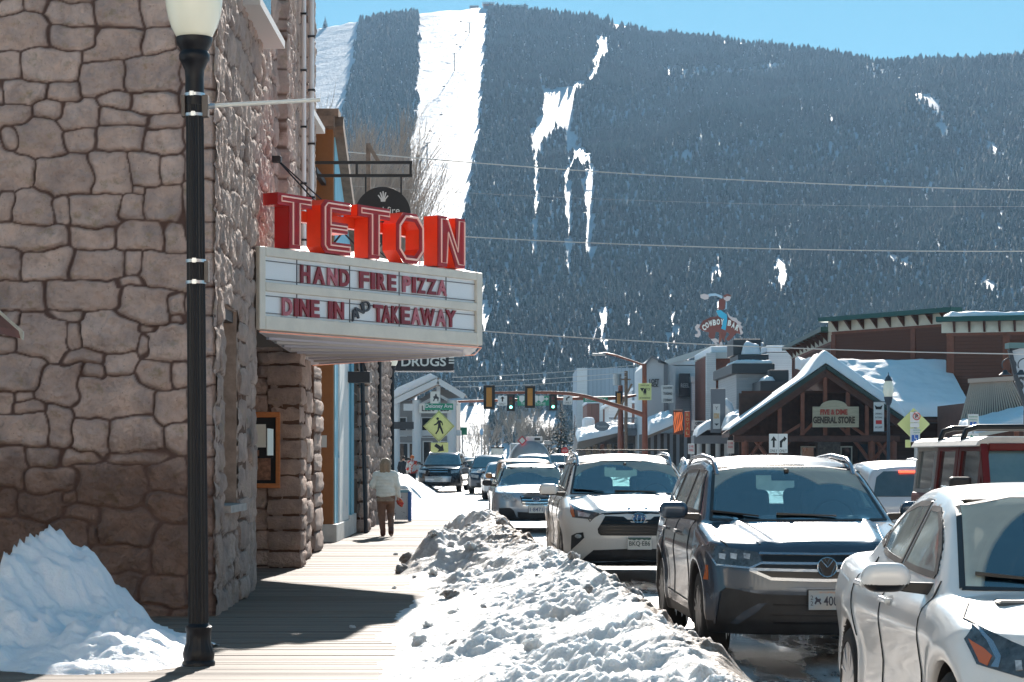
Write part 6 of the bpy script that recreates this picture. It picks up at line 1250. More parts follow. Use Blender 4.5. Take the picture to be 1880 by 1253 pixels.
TIM=M('dark_timber',(.085,.028,.015),.6,var=.25,vs=3);TIMR=M('red_timber',(.20,.06,.03),.6,var=.2,vs=3);GREEN=M('green_metal',(.010,.075,.065),.35,.2);CRM=M('cream_trim',(.68,.62,.50),.6,var=.06);DRK=M('dark_trim',(.045,.048,.055),.5);GL=M('shop_glass',(.03,.035,.04),.08,coat=.5,var=.5,vs=1.2);STN=M('river_stone',(.16,.13,.11),.8,var=.45,vs=5,bump=.6,bs=6)
def bld(name,label,px0,px1,pyt,Y,depth,mat,roofsnow=.18,z0=0.,cap=None,x1=None):
    """block whose wall facing down the street spans photo columns px0..px1 at distance Y"""
    xa,xb,zt=X(px0,Y),X(px1,Y),Z(pyt,Y);t=thing(name,label,'building',((xa+xb)/2,Y+depth/2,z0))
    MB().box((xa,Y,z0),(xb,Y+depth,zt)).build('wall',mat,t)
    if cap:MB().box((xa-.12,Y-.12,zt-cap),(xb+.12,Y+depth+.1,zt+.06)).build('cornice',DRK,t,bevel=.03)
    if roofsnow:MB().box((xa-.05,Y-.05,zt+.062),(xb+.05,Y+depth,zt+.06+roofsnow)).build('roof_snow',S_ROOF,t,bevel=.07,seg=3)
    t['x']=xa;return t,xa,xb,zt
def win(t,x0,x1,y,z0,z1,fm=DRK,dep=.06,name='window'):
    w_=MB().box((x0,y-.02,z0),(x1,y+.05,z1)).build(name,GL,t)
    f=MB()
    for a in((x0-.07,x0,z0-.07,z1+.07),(x1,x1+.07,z0-.07,z1+.07),(x0,x1,z1,z1+.07),(x0,x1,z0-.07,z0)):f.box((a[0],y-dep,a[2]),(a[1],y+.0,a[3]))
    f.build('frame',fm,w_);return w_
def winx(t,x,y0,y1,z0,z1,fm=DRK):
    w_=MB().box((x-.02,y0,z0),(x+.05,y1,z1)).build('window',GL,t);f=MB()
    for a in((y0-.08,y0,z0-.08,z1+.08),(y1,y1+.08,z0-.08,z1+.08),(y0,y1,z1,z1+.08),(y0,y1,z0-.08,z0)):f.box((x-.07,a[0],a[2]),(x,a[1],a[3]))
    f.build('frame',fm,w_)
def snow_pad(name,pts,zfn,thick,label=None,parent=None,res=.12,mat=None,amp=.06,edge=.35,seed=1):
    """snow of real thickness over a sloping quad region; pts = (x0,x1,y0,y1), zfn(x,y) height of the surface under it"""
    x0,x1,y0,y1=pts;us=np.linspace(x0,x1,max(6,int((x1-x0)/res)));vs=np.linspace(y0,y1,max(6,int((y1-y0)/res)));A,B=np.meshgrid(us,vs)
    e=np.minimum(np.minimum(A-x0,x1-A),np.minimum(B-y0,y1-B));k=np.sqrt(np.clip(1-(1-np.clip(e/edge,0,1))**2,0,1));ba=zfn(A,B)
    T_=ba+k*thick*(1+fbm(A*.8,B*.8,3,seed)*.25)+k*amp*fbm(A*2.5,B*2.5,3,seed+1)*.5+.02
    n_=A.size;V=np.concatenate([np.stack([A.ravel(),B.ravel(),T_.ravel()],1),np.stack([A.ravel(),B.ravel(),ba.ravel()+.01],1)]);F1=grid_faces(len(us),len(vs));Fc=np.concatenate([F1,F1[:,::-1]+n_])
    nx_,ny_=len(us),len(vs);ed=[i for i in range(nx_)]+[j*nx_+nx_-1 for j in range(1,ny_)]+[(ny_-1)*nx_+i for i in range(nx_-2,-1,-1)]+[j*nx_ for j in range(ny_-2,0,-1)]
    ed=np.array(ed);e2=np.roll(ed,-1);Fc=np.concatenate([Fc,np.stack([ed,ed+n_,e2+n_,e2],1)])
    return mesh_obj(name,V,Fc,mat or S_ROOF,parent,smooth=1.1,local=False)
# ---- timber general store with snowy cross gable
gs=thing('general_store','dark timber general store with snow covered cross gable and big sign board','building',(17.5,118,0))
YG,YM,YR_=112.6,118.,124.;xc=X(1515,YG);zp=Z(670,YG);sl=.69
gab=lambda x,y:zp-np.abs(x-xc)*sl
xr=X(1775,YM);zr0=Z(768,YM);main=lambda x,y:np.minimum(zr0+(y-YM+.6)*.42,zr0+(YR_-YM+.6)*.42)
xl=X(1338,YG);xrr=X(1655,YG)
us=np.arange(xl,xr+.1,.11);vs=np.arange(YG-.3,YR_+1.2,.11);A,Bq=np.meshgrid(us,vs)
zg=np.where((A<xrr+.15)&((Bq<116.5)|(A>xc)),gab(A,Bq),-9);zm=np.where((Bq>YM-.7)&(A>xc),main(A,Bq),-9);base=np.maximum(zg,zm)
okm=base>2.2;bz=smax(np.where(zg>-8,zg,zm-3),np.where(zm>-8,zm,zg-3),.9)
eg=np.minimum.reduce([np.where(zg>=zm-.2,np.where(zm>-8,9,Bq-vs[0]),9),np.where(zm>-8,9,np.where(A>xc,xrr+.15-A,9)),A-xl,np.where((zm>-8)&(zg<zm),Bq-(YM-.7),9)])
k=np.sqrt(np.clip(1-(1-np.clip(eg/.5,0,1))**2,0,1));thick=.62*np.where(A<xc,.18+.82*sstep(xc-1.2,xc,A),1)
TT=bz+.12+k*thick*(1+.12*fbm(A*.6,Bq*.5,3,5));n_=A.size;fcs=grid_faces(len(us),len(vs));kk=okm.ravel()[fcs].all(1);fcs=fcs[kk]
V=np.concatenate([np.stack([A.ravel(),Bq.ravel(),TT.ravel()],1),np.stack([A.ravel(),Bq.ravel(),bz.ravel()+.08],1)])
ee={}
for q in fcs:
    for i in range(4):ee[(q[i],q[(i+1)%4])]=1
bd=np.array([(b,a,a+n_,b+n_)for a,b in ee if(b,a)not in ee])
mesh_obj('roof_snow',V,np.concatenate([fcs,fcs[:,::-1]+n_,bd]),S_ROOF,gs,smooth=1.1,local=False)
for s_,xe in((-1,xl),(1,xrr+.1)):
    ze=zp-abs(xe-xc)*sl
    MB().bar((xc,YG-.35,zp-.10),(xe,YG-.35,ze-.10),.14,.20,up=(0,0,1)).build('barge_board',M('barge_dark',(.008,.035,.03),.5),gs);MB().prism([(xc,zp-.1),(xe,ze-.1),(xe,ze-.32),(xc,zp-.36)],(0,YG-.2,0),(1,0,0),(0,0,1),4 if s_<0 else 11.5).build('roof',TIM,gs)
MB().box((xc+1,YM-.5,zr0-.25),(xr,YR_+6,zr0-.05)).build('eave',TIM,gs)
MB().prism([(YM,0),(YR_,0),(YR_,zr0+2.6),(YM,zr0-.1)],(xr-.1,0,0),(0,1,0),(0,0,1),-.2).build('end_wall',TIMR,gs);MB().box((xc-3.5,121,0),(xr,121.2,zr0+1.6)).build('wall',boards('store_wall',(.10,.040,.025),.22),gs)
zc=Z(806,YG)+.0;xa,xb=xl+.25,xrr-.1
tr=MB();tr.bar((xa,YG,zc),(xb,YG,zc),.34,.34);tr.build('tie_beam',TIM,gs,bevel=.03)
for s_,xe in((-1,xa),(1,xb)):MB().bar((xc,YG-.02,zp-.45),(xe,YG-.02,zp-.45-abs(xe-xc)*sl),.26,.32).build('rafter',TIM,gs,bevel=.03)
for dx in(-2.4,-1.2,0,1.2,2.2):MB().bar((xc+dx,YG+.05,zc),(xc+dx,YG+.05,zp-.6-abs(dx)*sl),.2,.2).build('king_post' if dx==0 else 'post',TIMR,gs)
for dx,d2 in((-.1,-1.3),(.1,1.3),(-1.3,-2.3),(1.3,2.1)):MB().bar((xc+dx,YG+.0,zc+1.4-abs(dx)*.5),(xc+d2,YG+.0,zc+.15),.15,.15).build('brace',TIMR,gs)
for px_ in(1368,1418,1600,1640):x=X(px_,YG);MB().tube([(x,YG,0),(x,YG,zc-.1)],.19,10).build('post',TIMR,gs,smooth=1)
for px_,s_ in((1368,1),(1418,1),(1418,-1),(1600,1),(1600,-1),(1640,-1)):x=X(px_,YG);MB().tube([(x,YG,zc-1.3),(x+s_*.55,YG,zc-.55),(x+s_*.9,YG,zc-.1)],.10,8).build('brace',TIMR,gs,smooth=1)
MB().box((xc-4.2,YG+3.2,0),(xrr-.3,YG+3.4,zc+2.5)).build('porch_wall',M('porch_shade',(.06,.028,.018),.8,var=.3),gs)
for a,b in((1472,1500),(1545,1562)):win(gs,X(a,YG+3.2),X(b,YG+3.2),YG+3.17,Z(850,YG+3.2),Z(822,YG+3.2),CRM)
MB().box((X(1500,YG+2.6),YG+2.4,0),(X(1542,YG+2.6),YG+3.2,Z(806,YG+2.6))).build('stone_pier',STN,gs)
do=MB().box((X(1575,YG+3.1),YG+3.08,0),(X(1612,YG+3.1),YG+3.19,2.3)).build('door',GL,gs);MB().box((X(1612,YG+3.1),YG+3.02,0),(X(1615,YG+3.1),YG+3.18,2.4)).build('frame',TIMR,do)
sb=thing('store_sign','wooden sign board reading general store hung in the timber gable','sign',(X(1534,YG-.4),YG-.4,Z(784,YG)))
ys=YG-.5;xs0,xs1,z0_,z1_=X(1492,ys),X(1577,ys),Z(785,ys),Z(747,ys);cm=(X(1531,ys))
SBM=M('sign_wood',(.46,.38,.26),.7,var=.15,vs=4,stretch=(.5,1,4));pl=[(xs0,z0_),(xs1,z0_),(xs1,z1_),(cm+.75,z1_)]+[(cm+.7*math.cos(a),z1_+.34*math.sin(a))for a in np.linspace(.1,math.pi-.1,12)]+[(cm-.75,z1_),(xs0,z1_)]
MB().prism(pl,(0,ys,0),(1,0,0),(0,0,1),.12).build('board',SBM,sb,bevel=.02)
MB().text('FIVE & DIME',(cm,ys-.01,Z(757,ys)),(1,0,0),(0,0,1),w=mpx(50,ys),h=mpx(10,ys),t=.03,bold=.04,center=True).build('lettering',M('sign_letter_red',(.42,.05,.03),.5),sb)
MB().text('GENERAL STORE',(cm,ys-.01,Z(771.5,ys)),(1,0,0),(0,0,1),w=mpx(77,ys),h=mpx(13,ys),t=.03,bold=.045,center=True).build('lettering',M('sign_letter_brown',(.07,.045,.025),.5),sb)
# ---- big brown siding block behind
bb2=thing('playhouse','tall flat topped brown log sided building with green and cream cornice behind the store','building',(26,134,0))
def wallseg(p,q,pyt0,pyt1,t,mat,corn=True,nb=10,thick=.3):
    (pa,Ya),(pb,Yb)=p,q;a=Vector((X(pa,Ya),Ya,0));b=Vector((X(pb,Yb),Yb,0));zt=(Z(pyt0,Ya)+Z(pyt1,Yb))/2;d=(b-a);L_=d.length;d.normalize();nn=Vector((d.y,-d.x,0))
    MB().prism([(0,0),(L_,0),(L_,zt),(0,zt)],a,d,(0,0,1),thick).build('wall',mat,t)
    if corn:
        MB().prism([(-.25,zt-.62),(L_+.25,zt-.62),(L_+.25,zt-.0),(-.25,zt-.0)],a+nn*.12,d,(0,0,1),.118).build('frieze',CRM,t)
        MB().prism([(-.5,zt),(L_+.5,zt),(L_+.5,zt+.28),(-.5,zt+.28)],a+nn*.75,d,(0,0,1),.9).build('cornice',GREEN,t)
        for i in range(nb):
            u=(i+.5)/nb*L_;MB().prism([(0,zt),(.55,zt),(0,zt-.60)],a+d*u+nn*.13,nn,(0,0,1),.12).build('bracket',TIM,t)
        MB().prism([(0,zt-.78),(L_,zt-.78),(L_,zt-.63),(0,zt-.63)],a+nn*.06,d,(0,0,1),.058).build('trim',TIMR,t)
    return a,d,L_,zt,nn
a1=wallseg((1528,135),(1752,126),592,574,bb2,BRN,nb=9);a0=wallseg((1455,160),(1527,136),640,614,bb2,BRN,nb=10);a2=wallseg((1737,122),(1960,120),592,588,bb2,BRN,nb=8)
for a,us_ in((a1,(.15,a1[2]*.68,a1[2]-.2)),(a2,(.25,a2[2]*.5)),(a0,(.2,a0[2]-.3))):
    for u in us_:p=a[0]+a[1]*u;MB().prism([(-.2,0),(.2,0),(.2,a[3]-.8),(-.2,a[3]-.8)],p+a[4]*.05,a[1],(0,0,1),.048).build('trim',TIMR,bb2)
MB().prism([(X(1455,160),160),(X(1528,135.2),135.2),(X(1752,126.3),126.3),(40,126),(40,165)],(0,0,a1[3]-.3),(1,0,0),(0,1,0),.2).build('roof',S_ROOF,bb2)
snow_pad('roof_snow',(X(1740,121.5),34,121.0,123.2),lambda x,y:x*0+a2[3]+.26,.28,parent=bb2,seed=4);
for i in range(6):MB().bar(a0[0]+a0[1]*(2+i*1.6)+a0[4]*.1+Vector((0,0,7.2)),a0[0]+a0[1]*(2+i*1.6)+a0[4]*.9+Vector((0,0,6.3)),.08).build('lamp_arm',GREEN,bb2)
# ---- mansard of corrugated metal and the snow in front of it
cm_=thing('corner_shop','shop with rusty corrugated mansard roof and snow covered awning at the right','building',(24,101,0));Yc=99
A4=[P(1757,792,Yc-.2),P(1882,745,Yc-3),P(1857,697,Yc+1.2),P(1781,702,Yc+1.2)]
n4=(A4[2]-A4[0]).cross(A4[3]-A4[0]);d4=P(1882,745,1.)-Vector((0,0,CH));e4=Vector((0,0,CH));A4[1]=e4+d4*((A4[0]-e4).dot(n4)/d4.dot(n4))
MB().add([tuple(v)for v in A4]+[(v.x+.1,v.y+.3,v.z-.1)for v in A4],[(0,1,2,3),(7,6,5,4),(0,4,5,1),(1,5,6,2),(2,6,7,3),(3,7,4,0)]).build('mansard',CORB,cm_)
rb=MB()
for i in range(26):
    t=(i+.5)/26;a=A4[0].lerp(A4[1],t);b=A4[3].lerp(A4[2],t);rb.bar(a+Vector((0,-.03,0)),b+Vector((0,-.03,0)),.07,.05)
rb.build('corrugation',M('corrugation_light',(.50,.38,.30),.5),cm_)
MB().bar(A4[3]+Vector((-.1,-.1,.05)),A4[2]+Vector((.1,-.1,.05)),.25,.2).build('ridge_cap',M('cap_tan',(.42,.32,.26),.6),cm_)
MB().box((X(1772,99.5),99.6,0),(27,106,Z(740,99))).build('wall',TIM,cm_)
s0=Z(800,97);snow_pad('awning_snow',(X(1775,97),26.5,95.6,99.2),lambda x,y:s0+(x-21)*.22+(y-95.6)*.12,.38,parent=cm_,seed=9)
MB().prism([(X(1768,97),s0-.15),(26.6,s0+1.0),(26.6,s0+1.18),(X(1768,97),s0+.02)],(0,95.4,0),(1,0,0),(0,0,1),4).build('awning',M('awning_cream',(.55,.50,.42),.7),cm_)
for px_ in(1800,1862):MB().box((X(px_,95.8),95.7,0),(X(px_,95.8)+.2,95.9,s0+.3)).build('post',TIMR,cm_)
fs=thing('false_front','white pitched sign gable with black outline at the far right edge','building',(21.5,88,0));Yf=86
MB().prism([(X(1853,Yf),Z(642,Yf)),(X(1990,Yf),Z(600,Yf)),(X(1990,Yf),Z(752,Yf)),(X(1883,Yf),Z(748,Yf)),(X(1866,Yf),Z(700,Yf))],(0,Yf,0),(1,0,0),(0,0,1),.3).build('panel',M('panel_white',(.55,.56,.58),.6),fs)
for a,b in(((1853,642),(1990,600)),((1853,642),(1866,700)),((1866,700),(1883,748))):MB().bar((X(a[0],Yf),Yf-.05,Z(a[1],Yf)),(X(b[0],Yf),Yf-.05,Z(b[1],Yf)),.16,.16).build('edge',DRK,fs)
MB().box((X(1890,Yf),Yf+.4,0),(X(1990,Yf),Yf+1,Z(640,Yf))).build('wall',TIM,fs);MB().text('SWEETS',(X(1868,Yf),Yf-.01,Z(716,Yf)),(1,0,0),(0,0,1),w=mpx(90,Yf),h=mpx(24,Yf),t=.04,bold=.03).build('lettering',DRK,fs)
MB().box((X(1850,Yf),Yf-.2,Z(640,Yf)),(X(1990,Yf),Yf+.5,Z(630,Yf))).build('cap',M('cap_teal',(.12,.20,.19),.5),fs)
for px_ in(1837,1866):
    lp_=thing('gooseneck_lamp','black gooseneck lamp in front of the white sign gable'+(', the left one' if px_==1837 else ', the right one'),'lamp',(X(px_,Yf),Yf-.8,Z(686,Yf)),group='gooseneck sign lamps')
    c_=(X(px_+7,Yf),Z(672,Yf));MB().tube([(c_[0]+.28*math.cos(a),Yf-.8,c_[1]+.26*math.sin(a))for a in np.linspace(-.3,math.pi+.5,14)],.025,6).build('arm',DRK,lp_);MB().lathe([(.06,.2),(.12,.1),(.26,0)],(X(px_,Yf),Yf-.8,Z(690,Yf)),16).build('shade',DRK,lp_)
# ---- grey towers and storefronts
t,xa,xb,zt=bld('grey_building','grey clapboard building with black cornice and snowy roof box beside the timber store',1352,1412,684,137,12,GRYB,.0)
MB().box((xa-.35,136.5,zt-.1),(xb+.3,149.2,zt+.55)).build('cornice',DRK,t,bevel=.05);snow_pad('roof_snow',(xa-.2,xb+.2,136.6,142),lambda x,y:x*0+zt+.55,.22,parent=t)
MB().box((xa+.2,138,zt+.5),(xb+.1,143,zt+1.2)).build('roof_box',DRK,t,bevel=.04);MB().box((xa+.0,139,zt+1.2),(xb-.3,143,zt+2.25)).build('roof_box',DRK,t,bevel=.04);snow_pad('roof_snow',(xa+.5,xb-.4,137.9,140.5),lambda x,y:x*0+zt+1.2,.75,parent=t,seed=3)
t,xa,xb,zt=bld('grey_annex','small grey block with black cap between the clapboard building and the timber store',1402,1440,716,133,6,GRYB,0);MB().box((xa-.25,132.7,zt-.1),(xb+.25,139.2,zt+.55)).build('cornice',DRK,t,bevel=.04);MB().box((xb-.9,133.2,zt+.55),(xb+.3,134.4,zt+1.25)).build('vent_box',DRK,t,bevel=.03);snow_pad('roof_snow',(xa,xb-.6,132.8,136),lambda x,y:x*0+zt+.55,.3,parent=t)
t,xa,xb,zt=bld('white_building','plain white rooftop block with snow behind the grey annex',1408,1462,648,170,12,WHB,.5)
t,xa,xb,zt=bld('brick_building','dark red brick building behind the framed black sign',1306,1352,650,158,14,M('brick_red',(.20,.07,.045),.8,var=.2,vs=5,bump=.3),.5);MB().box((xa-.4,157.6,0),(xa+.3,158.3,zt+.05)).build('pilaster',WHB,t)
MB().box((xa-.1,157.8,zt-.35),(xb,158.0,zt+.1)).build('cornice',M('cap_light',(.6,.6,.58),.6),t)
t,xa,xb,zt=bld('white_gallery','pale grey two storey building with stepped cornice left of the brick building',1226,1300,672,178,16,WHB,.4)
MB().prism([(xa-.2,zt),(xb+.3,zt+1.2),(xb+.3,zt+1.65),(xa-.2,zt+.45)],(0,177.6,0),(1,0,0),(0,0,1),1.2).build('cornice',M('cap_light',(.6,.6,.58),.6),t);MB().box((X(1270,176),176,0),(X(1298,176),178,Z(700,176))).build('bay',WHB,t);MB().box((X(1268,176),175.8,Z(702,176)),(X(1300,176),178,Z(692,176))).build('cornice',M('cap_light',(.6,.6,.58),.6),t)
w_=MB().box((X(1248,177),177,Z(728,177)),(X(1267,177),178,Z(686,177))).build('window',DRK,t);MB().text('REEL',(X(1250,177),176.97,Z(712,177)),(1,0,0),(0,0,1),w=.7,h=.35,t=.02,bold=.02).build('lettering',M('cap_light'),w_)
t=thing('gabled_shop','pale gabled shop with grey timber bands and a hanging company sign','building',(12.5,172,0));Yg=168;pl=[(X(1184,Yg),0),(X(1240,Yg),0),(X(1240,Yg),Z(672,Yg)),(X(1222,Yg),Z(668,Yg)),(X(1196,Yg),Z(656,Yg)),(X(1184,Yg),Z(672,Yg))]
MB().prism(pl,(0,Yg,0),(1,0,0),(0,0,1),14).build('wall',M('pale_stucco',(.58,.60,.62),.8),t)
for a,b in(((1180,676),(1196,655)),((1196,655),(1226,670)),((1222,668),(1222,770)),((1208,664),(1222,668))):MB().bar((X(a[0],Yg),Yg-.1,Z(a[1],Yg)),(X(b[0],Yg),Yg-.1,Z(b[1],Yg)),.3,.16).build('band',M('band_grey',(.22,.23,.25),.7),t)
MB().text('LOFT',(X(1192,Yg),Yg-.05,Z(705,Yg)),(1,0,0),(0,0,1),w=mpx(18,Yg),h=.38,t=.05,bold=.03).text('JACK',(X(1192,Yg),Yg-.05,Z(713,Yg)),(1,0,0),(0,0,1),w=mpx(17,Yg),h=.34,t=.05,bold=.03).build('lettering',DRK,t)
sg_=thing('company_sign','square white trading company sign with black lettering beside the pale gabled shop','sign',(X(1225,160),160,Z(740,160)));MB().box((X(1215,160),160,Z(740,160)),(X(1236,160),160.1,Z(708,160))).build('board',M('board_white',(.66,.66,.64),.6),sg_,bevel=.02)
for s_,py_ in(('JACKSON',713),('TRADING',723),('COMPANY',735)):MB().text(s_,(X(1225.5,160),159.98,Z(py_,160)),(1,0,0),(0,0,1),w=mpx(16,160),h=mpx(5,160),t=.02,center=True).build('lettering',DRK,sg_)
t,xa,xb,zt=bld('metal_hall','large pale blue grey corrugated hall far down the street',1060,1176,676,262,20,CORR,.0);MB().box((xa-.05,261.8,0),(xa+1.2,262,zt)).build('corner',WHB,t);MB().box((xb-.6,261.7,0),(xb,262,zt+.1)).build('corner',S_ROOF,t)
t,xa,xb,zt=bld('brick_shop','long low reddish building below the corrugated hall',1078,1182,742,240,15,boards('reddish_boards',(.28,.13,.10),.6,True),.3);MB().box((X(1101,239),239,2),(X(1107,239),240,Z(738,239))).build('column',WHB,t)
t,xa,xb,zt=bld('white_cottage','small white gabled building behind the balcony',1118,1160,748,215,10,WHB,0);MB().prism([(xa-.3,zt),(xb,zt),(xb,zt+1.6)],(0,214.8,0),(1,0,0),(0,0,1),10).build('gable',WHB,t);MB().prism([(xa-.5,zt-.1),(xb+.1,zt+1.7),(xb+.1,zt+2.0),(xa-.5,zt+.2)],(0,214.5,0),(1,0,0),(0,0,1),10.5).build('roof_snow',S_ROOF,t)
t,xa,xb,zt=bld('porch_shops','long grey porch front with snow heaped on its sloping roof at the centre',1062,1186,800,182,14,M('grey_porch',(.22,.20,.19),.7,var=.15),0)
for i,px_ in enumerate(range(1075,1180,13)):win(t,X(px_,182),X(px_+9,182),181.98,0.4,Z(815,182),M('band_grey'))
snow_pad('roof_snow',(X(1060,178),X(1146,178),177,184),lambda x,y:Z(812,178)+(x-X(1060,178))*.22+(y-177)*.1,.45,parent=t,amp=.2,seed=12)
MB().box((X(1130,180),178.5,Z(800,180)),(X(1190,180),182,Z(790,180))).build('fascia',M('band_grey'),t);MB().prism([(0,0),(X(1150,178)-X(1060,178),1.7),(X(1150,178)-X(1060,178),.9),(0,-.6)],(X(1060,178),178,Z(815,178)),(1,0,0),(0,0,1),4).build('fascia',M('fascia_brown',(.26,.22,.19),.7),t)
ra=MB();
for px_ in np.arange(1120,1184,2.6):ra.bar((X(px_,179),179,Z(790,179)),(X(px_,179),179,Z(768,179)),.05)
ra.bar((X(1118,179),179,Z(768,179)),(X(1186,179),179,Z(768,179)),.1).bar((X(1118,179),179,Z(788,179)),(X(1186,179),179,Z(788,179)),.1);ra.build('railing',M('band_grey'),t)
MB().box((X(1070,188),188,3),(X(1092,188),190,Z(766,188))).build('snow_block',S_ROOF,t,bevel=.3);snow_pad('roof_snow',(X(1140,181),X(1182,181),180,184),lambda x,y:x*0+Z(790,181),.5,parent=t,seed=13)
sg_=thing('oval_sign','oval grey sign with pale lettering hanging below the balcony','sign',(X(1105,176),176,Z(792,176)));MB().prism([(1.0*math.cos(a)*.62,.40*math.sin(a))for a in np.linspace(0,2*math.pi,24,endpoint=False)],(X(1105,176),176,Z(783,176)),(1,0,0),(0,0,1),.1).build('board',M('band_grey'),sg_);MB().text('Mountain',(X(1105,176),175.98,Z(783,176)),(1,0,0),(0,0,1),w=.8,h=.2,t=.02,center=True).build('lettering',PLATE,sg_)
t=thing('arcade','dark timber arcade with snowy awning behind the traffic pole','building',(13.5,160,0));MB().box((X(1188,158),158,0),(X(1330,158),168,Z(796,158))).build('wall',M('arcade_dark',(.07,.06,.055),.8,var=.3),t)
for px_ in(1195,1207,1219,1230,1242,1256,1272,1290):MB().box((X(px_,155),155,0),(X(px_,155)+.22,155.2,Z(795,155))).build('post',M('band_grey'),t)
snow_pad('awning_snow',(X(1189,154),X(1240,154),153.6,159),lambda x,y:Z(799,154)+(x-X(1189,154))*.42+(y-154)*.12,.6,parent=t,amp=.2,seed=15);MB().prism([(0,0),(2.0,.84),(2.0,.6),(0,-.25)],(X(1189,154),153.8,Z(799,154)),(1,0,0),(0,0,1),5).build('awning',M('fascia_brown'),t)
t2=thing('neon_sign','tall script neon sign in orange outline beside the red vertical sign','sign',(X(1243,140),140,Z(802,140)));ne=M('neon_orange_dim',(.75,.22,.08),.4,emit=(1,.25,.08),es=.08)
MB().box((X(1236,140),140,Z(798,140)),(X(1254,140),140.12,Z(753,140))).build('panel',M('neon_back',(.12,.05,.035),.6),t2,bevel=.03)
tb=MB()
for k_ in range(6):px_=1238+k_*2.8;tb.tube([(X(px_+.8*math.sin(v*9+k_),140),139.95,Z(757+v*(38-k_),140))for v in np.linspace(0,1,12)],.035,5)
tb.build('neon_tube',ne,t2);t2=thing('vertical_sign','narrow red vertical sign with stacked letters','sign',(X(1262,138),138,Z(800,138)));MB().box((X(1257,138),138,Z(803,138)),(X(1267,138),138.15,Z(756,138))).build('panel',M('sign_vermilion',(.60,.09,.03),.5),t2,bevel=.02)
for k_,ch in enumerate('ROYAL'):MB().text(ch,(X(1262,138),137.98,Z(762+k_*8.4,138)),(1,0,0),(0,0,1),w=.2,h=.2,t=.02,bold=.03,center=True).build('letter',M('letter_gold',(.7,.45,.2),.5),t2)
t2=thing('open_sign','white board reading open daily above the arcade','sign',(X(1287,142),142,Z(800,142)));MB().box((X(1270,142),142,Z(800,142)),(X(1306,142),142.12,Z(773,142))).build('board',M('board_white'),t2,bevel=.02)
for s_,py_,w__ in(('OPEN',777.5,15),('DAILY',786,18),('LUNCH',794.5,20)):MB().text(s_,(X(1284,142),141.98,Z(py_,142)),(1,0,0),(0,0,1),w=mpx(w__,142),h=mpx(5.5,142),t=.02,bold=.03,center=True).build('lettering',DRK,t2)
t2=thing('framed_sign','tall narrow white sign in a grey frame with black arrow','sign',(X(1317,131),131,Z(795,131)));MB().box((X(1305,131),131,Z(795,131)),(X(1332,131),131.25,Z(714,131))).build('frame',M('frame_grey',(.17,.18,.20),.6),t2,bevel=.03);MB().box((X(1309,131),130.96,Z(788,131)),(X(1322,131),130.99,Z(742,131))).build('panel',M('board_white'),t2)
MB().text('Y',(X(1315.5,131),130.94,Z(750,131)),(1,0,0),(0,0,1),h=.2,t=.01,center=True).prism([(-.14,0),(.14,0),(0,-.14)],(X(1315.5,131),130.95,Z(778,131)),(1,0,0),(0,0,1),.01).build('lettering',DRK,t2);MB().text('KODAK',(X(1315.5,131),130.94,Z(764,131)),(1,0,0),(0,0,1),w=.34,h=.34,t=.01,bold=.04,center=True).build('lettering',M('letter_gold'),t2)
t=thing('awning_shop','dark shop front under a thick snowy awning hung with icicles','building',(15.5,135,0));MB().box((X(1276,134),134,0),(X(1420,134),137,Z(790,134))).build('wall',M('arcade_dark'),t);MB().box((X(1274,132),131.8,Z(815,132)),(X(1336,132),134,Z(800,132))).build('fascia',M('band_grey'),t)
for px_ in(1284,1300,1318,1334):MB().tube([(X(px_,132),132,0),(X(px_,132),132,Z(814,132))],.16,10).build('column',M('cap_light'),t,smooth=1)
snow_pad('awning_snow',(X(1278,131.5),X(1314,131.5),131.2,134.5),lambda x,y:Z(803,131.5)+(x-X(1278,131.5))*.65,.45,parent=t,seed=17)
snow_pad('awning_snow',(X(1335,127),X(1412,127),126.6,131),lambda x,y:Z(786,127)+(x-X(1335,127))*.42,.62,parent=t,seed=18,amp=.2);MB().prism([(0,0),(2.5,1.05),(2.5,.80),(0,-.25)],(X(1335,127),126.8,Z(787,127)),(1,0,0),(0,0,1),4).build('awning',TIM,t)
rg=random.Random(3);mb=MB()
for k_ in range(46):
    u=rg.random();x=X(1336,126.7)+u*2.4;l_=rg.uniform(.12,.5);zz_=Z(787,127)+u*1.02-.1;MB().lathe([(.035,0),(.02,-l_*.5),(.003,-l_)],(x,126.65,zz_),5).build('icicle',MATS['ice'],t)
snow_pad('snow',(X(1325,128),X(1345,128),127.5,131),lambda x,y:Z(790,128)+(x*0),1.4,parent=t,seed=19)if 0 else None
tw=snow_pad('roof_snow',(X(1329,133),X(1352,133),132.5,137),lambda x,y:Z(778,133)+(X(1352,133)-x)*1.6,.6,parent=t,seed=20,amp=.3)
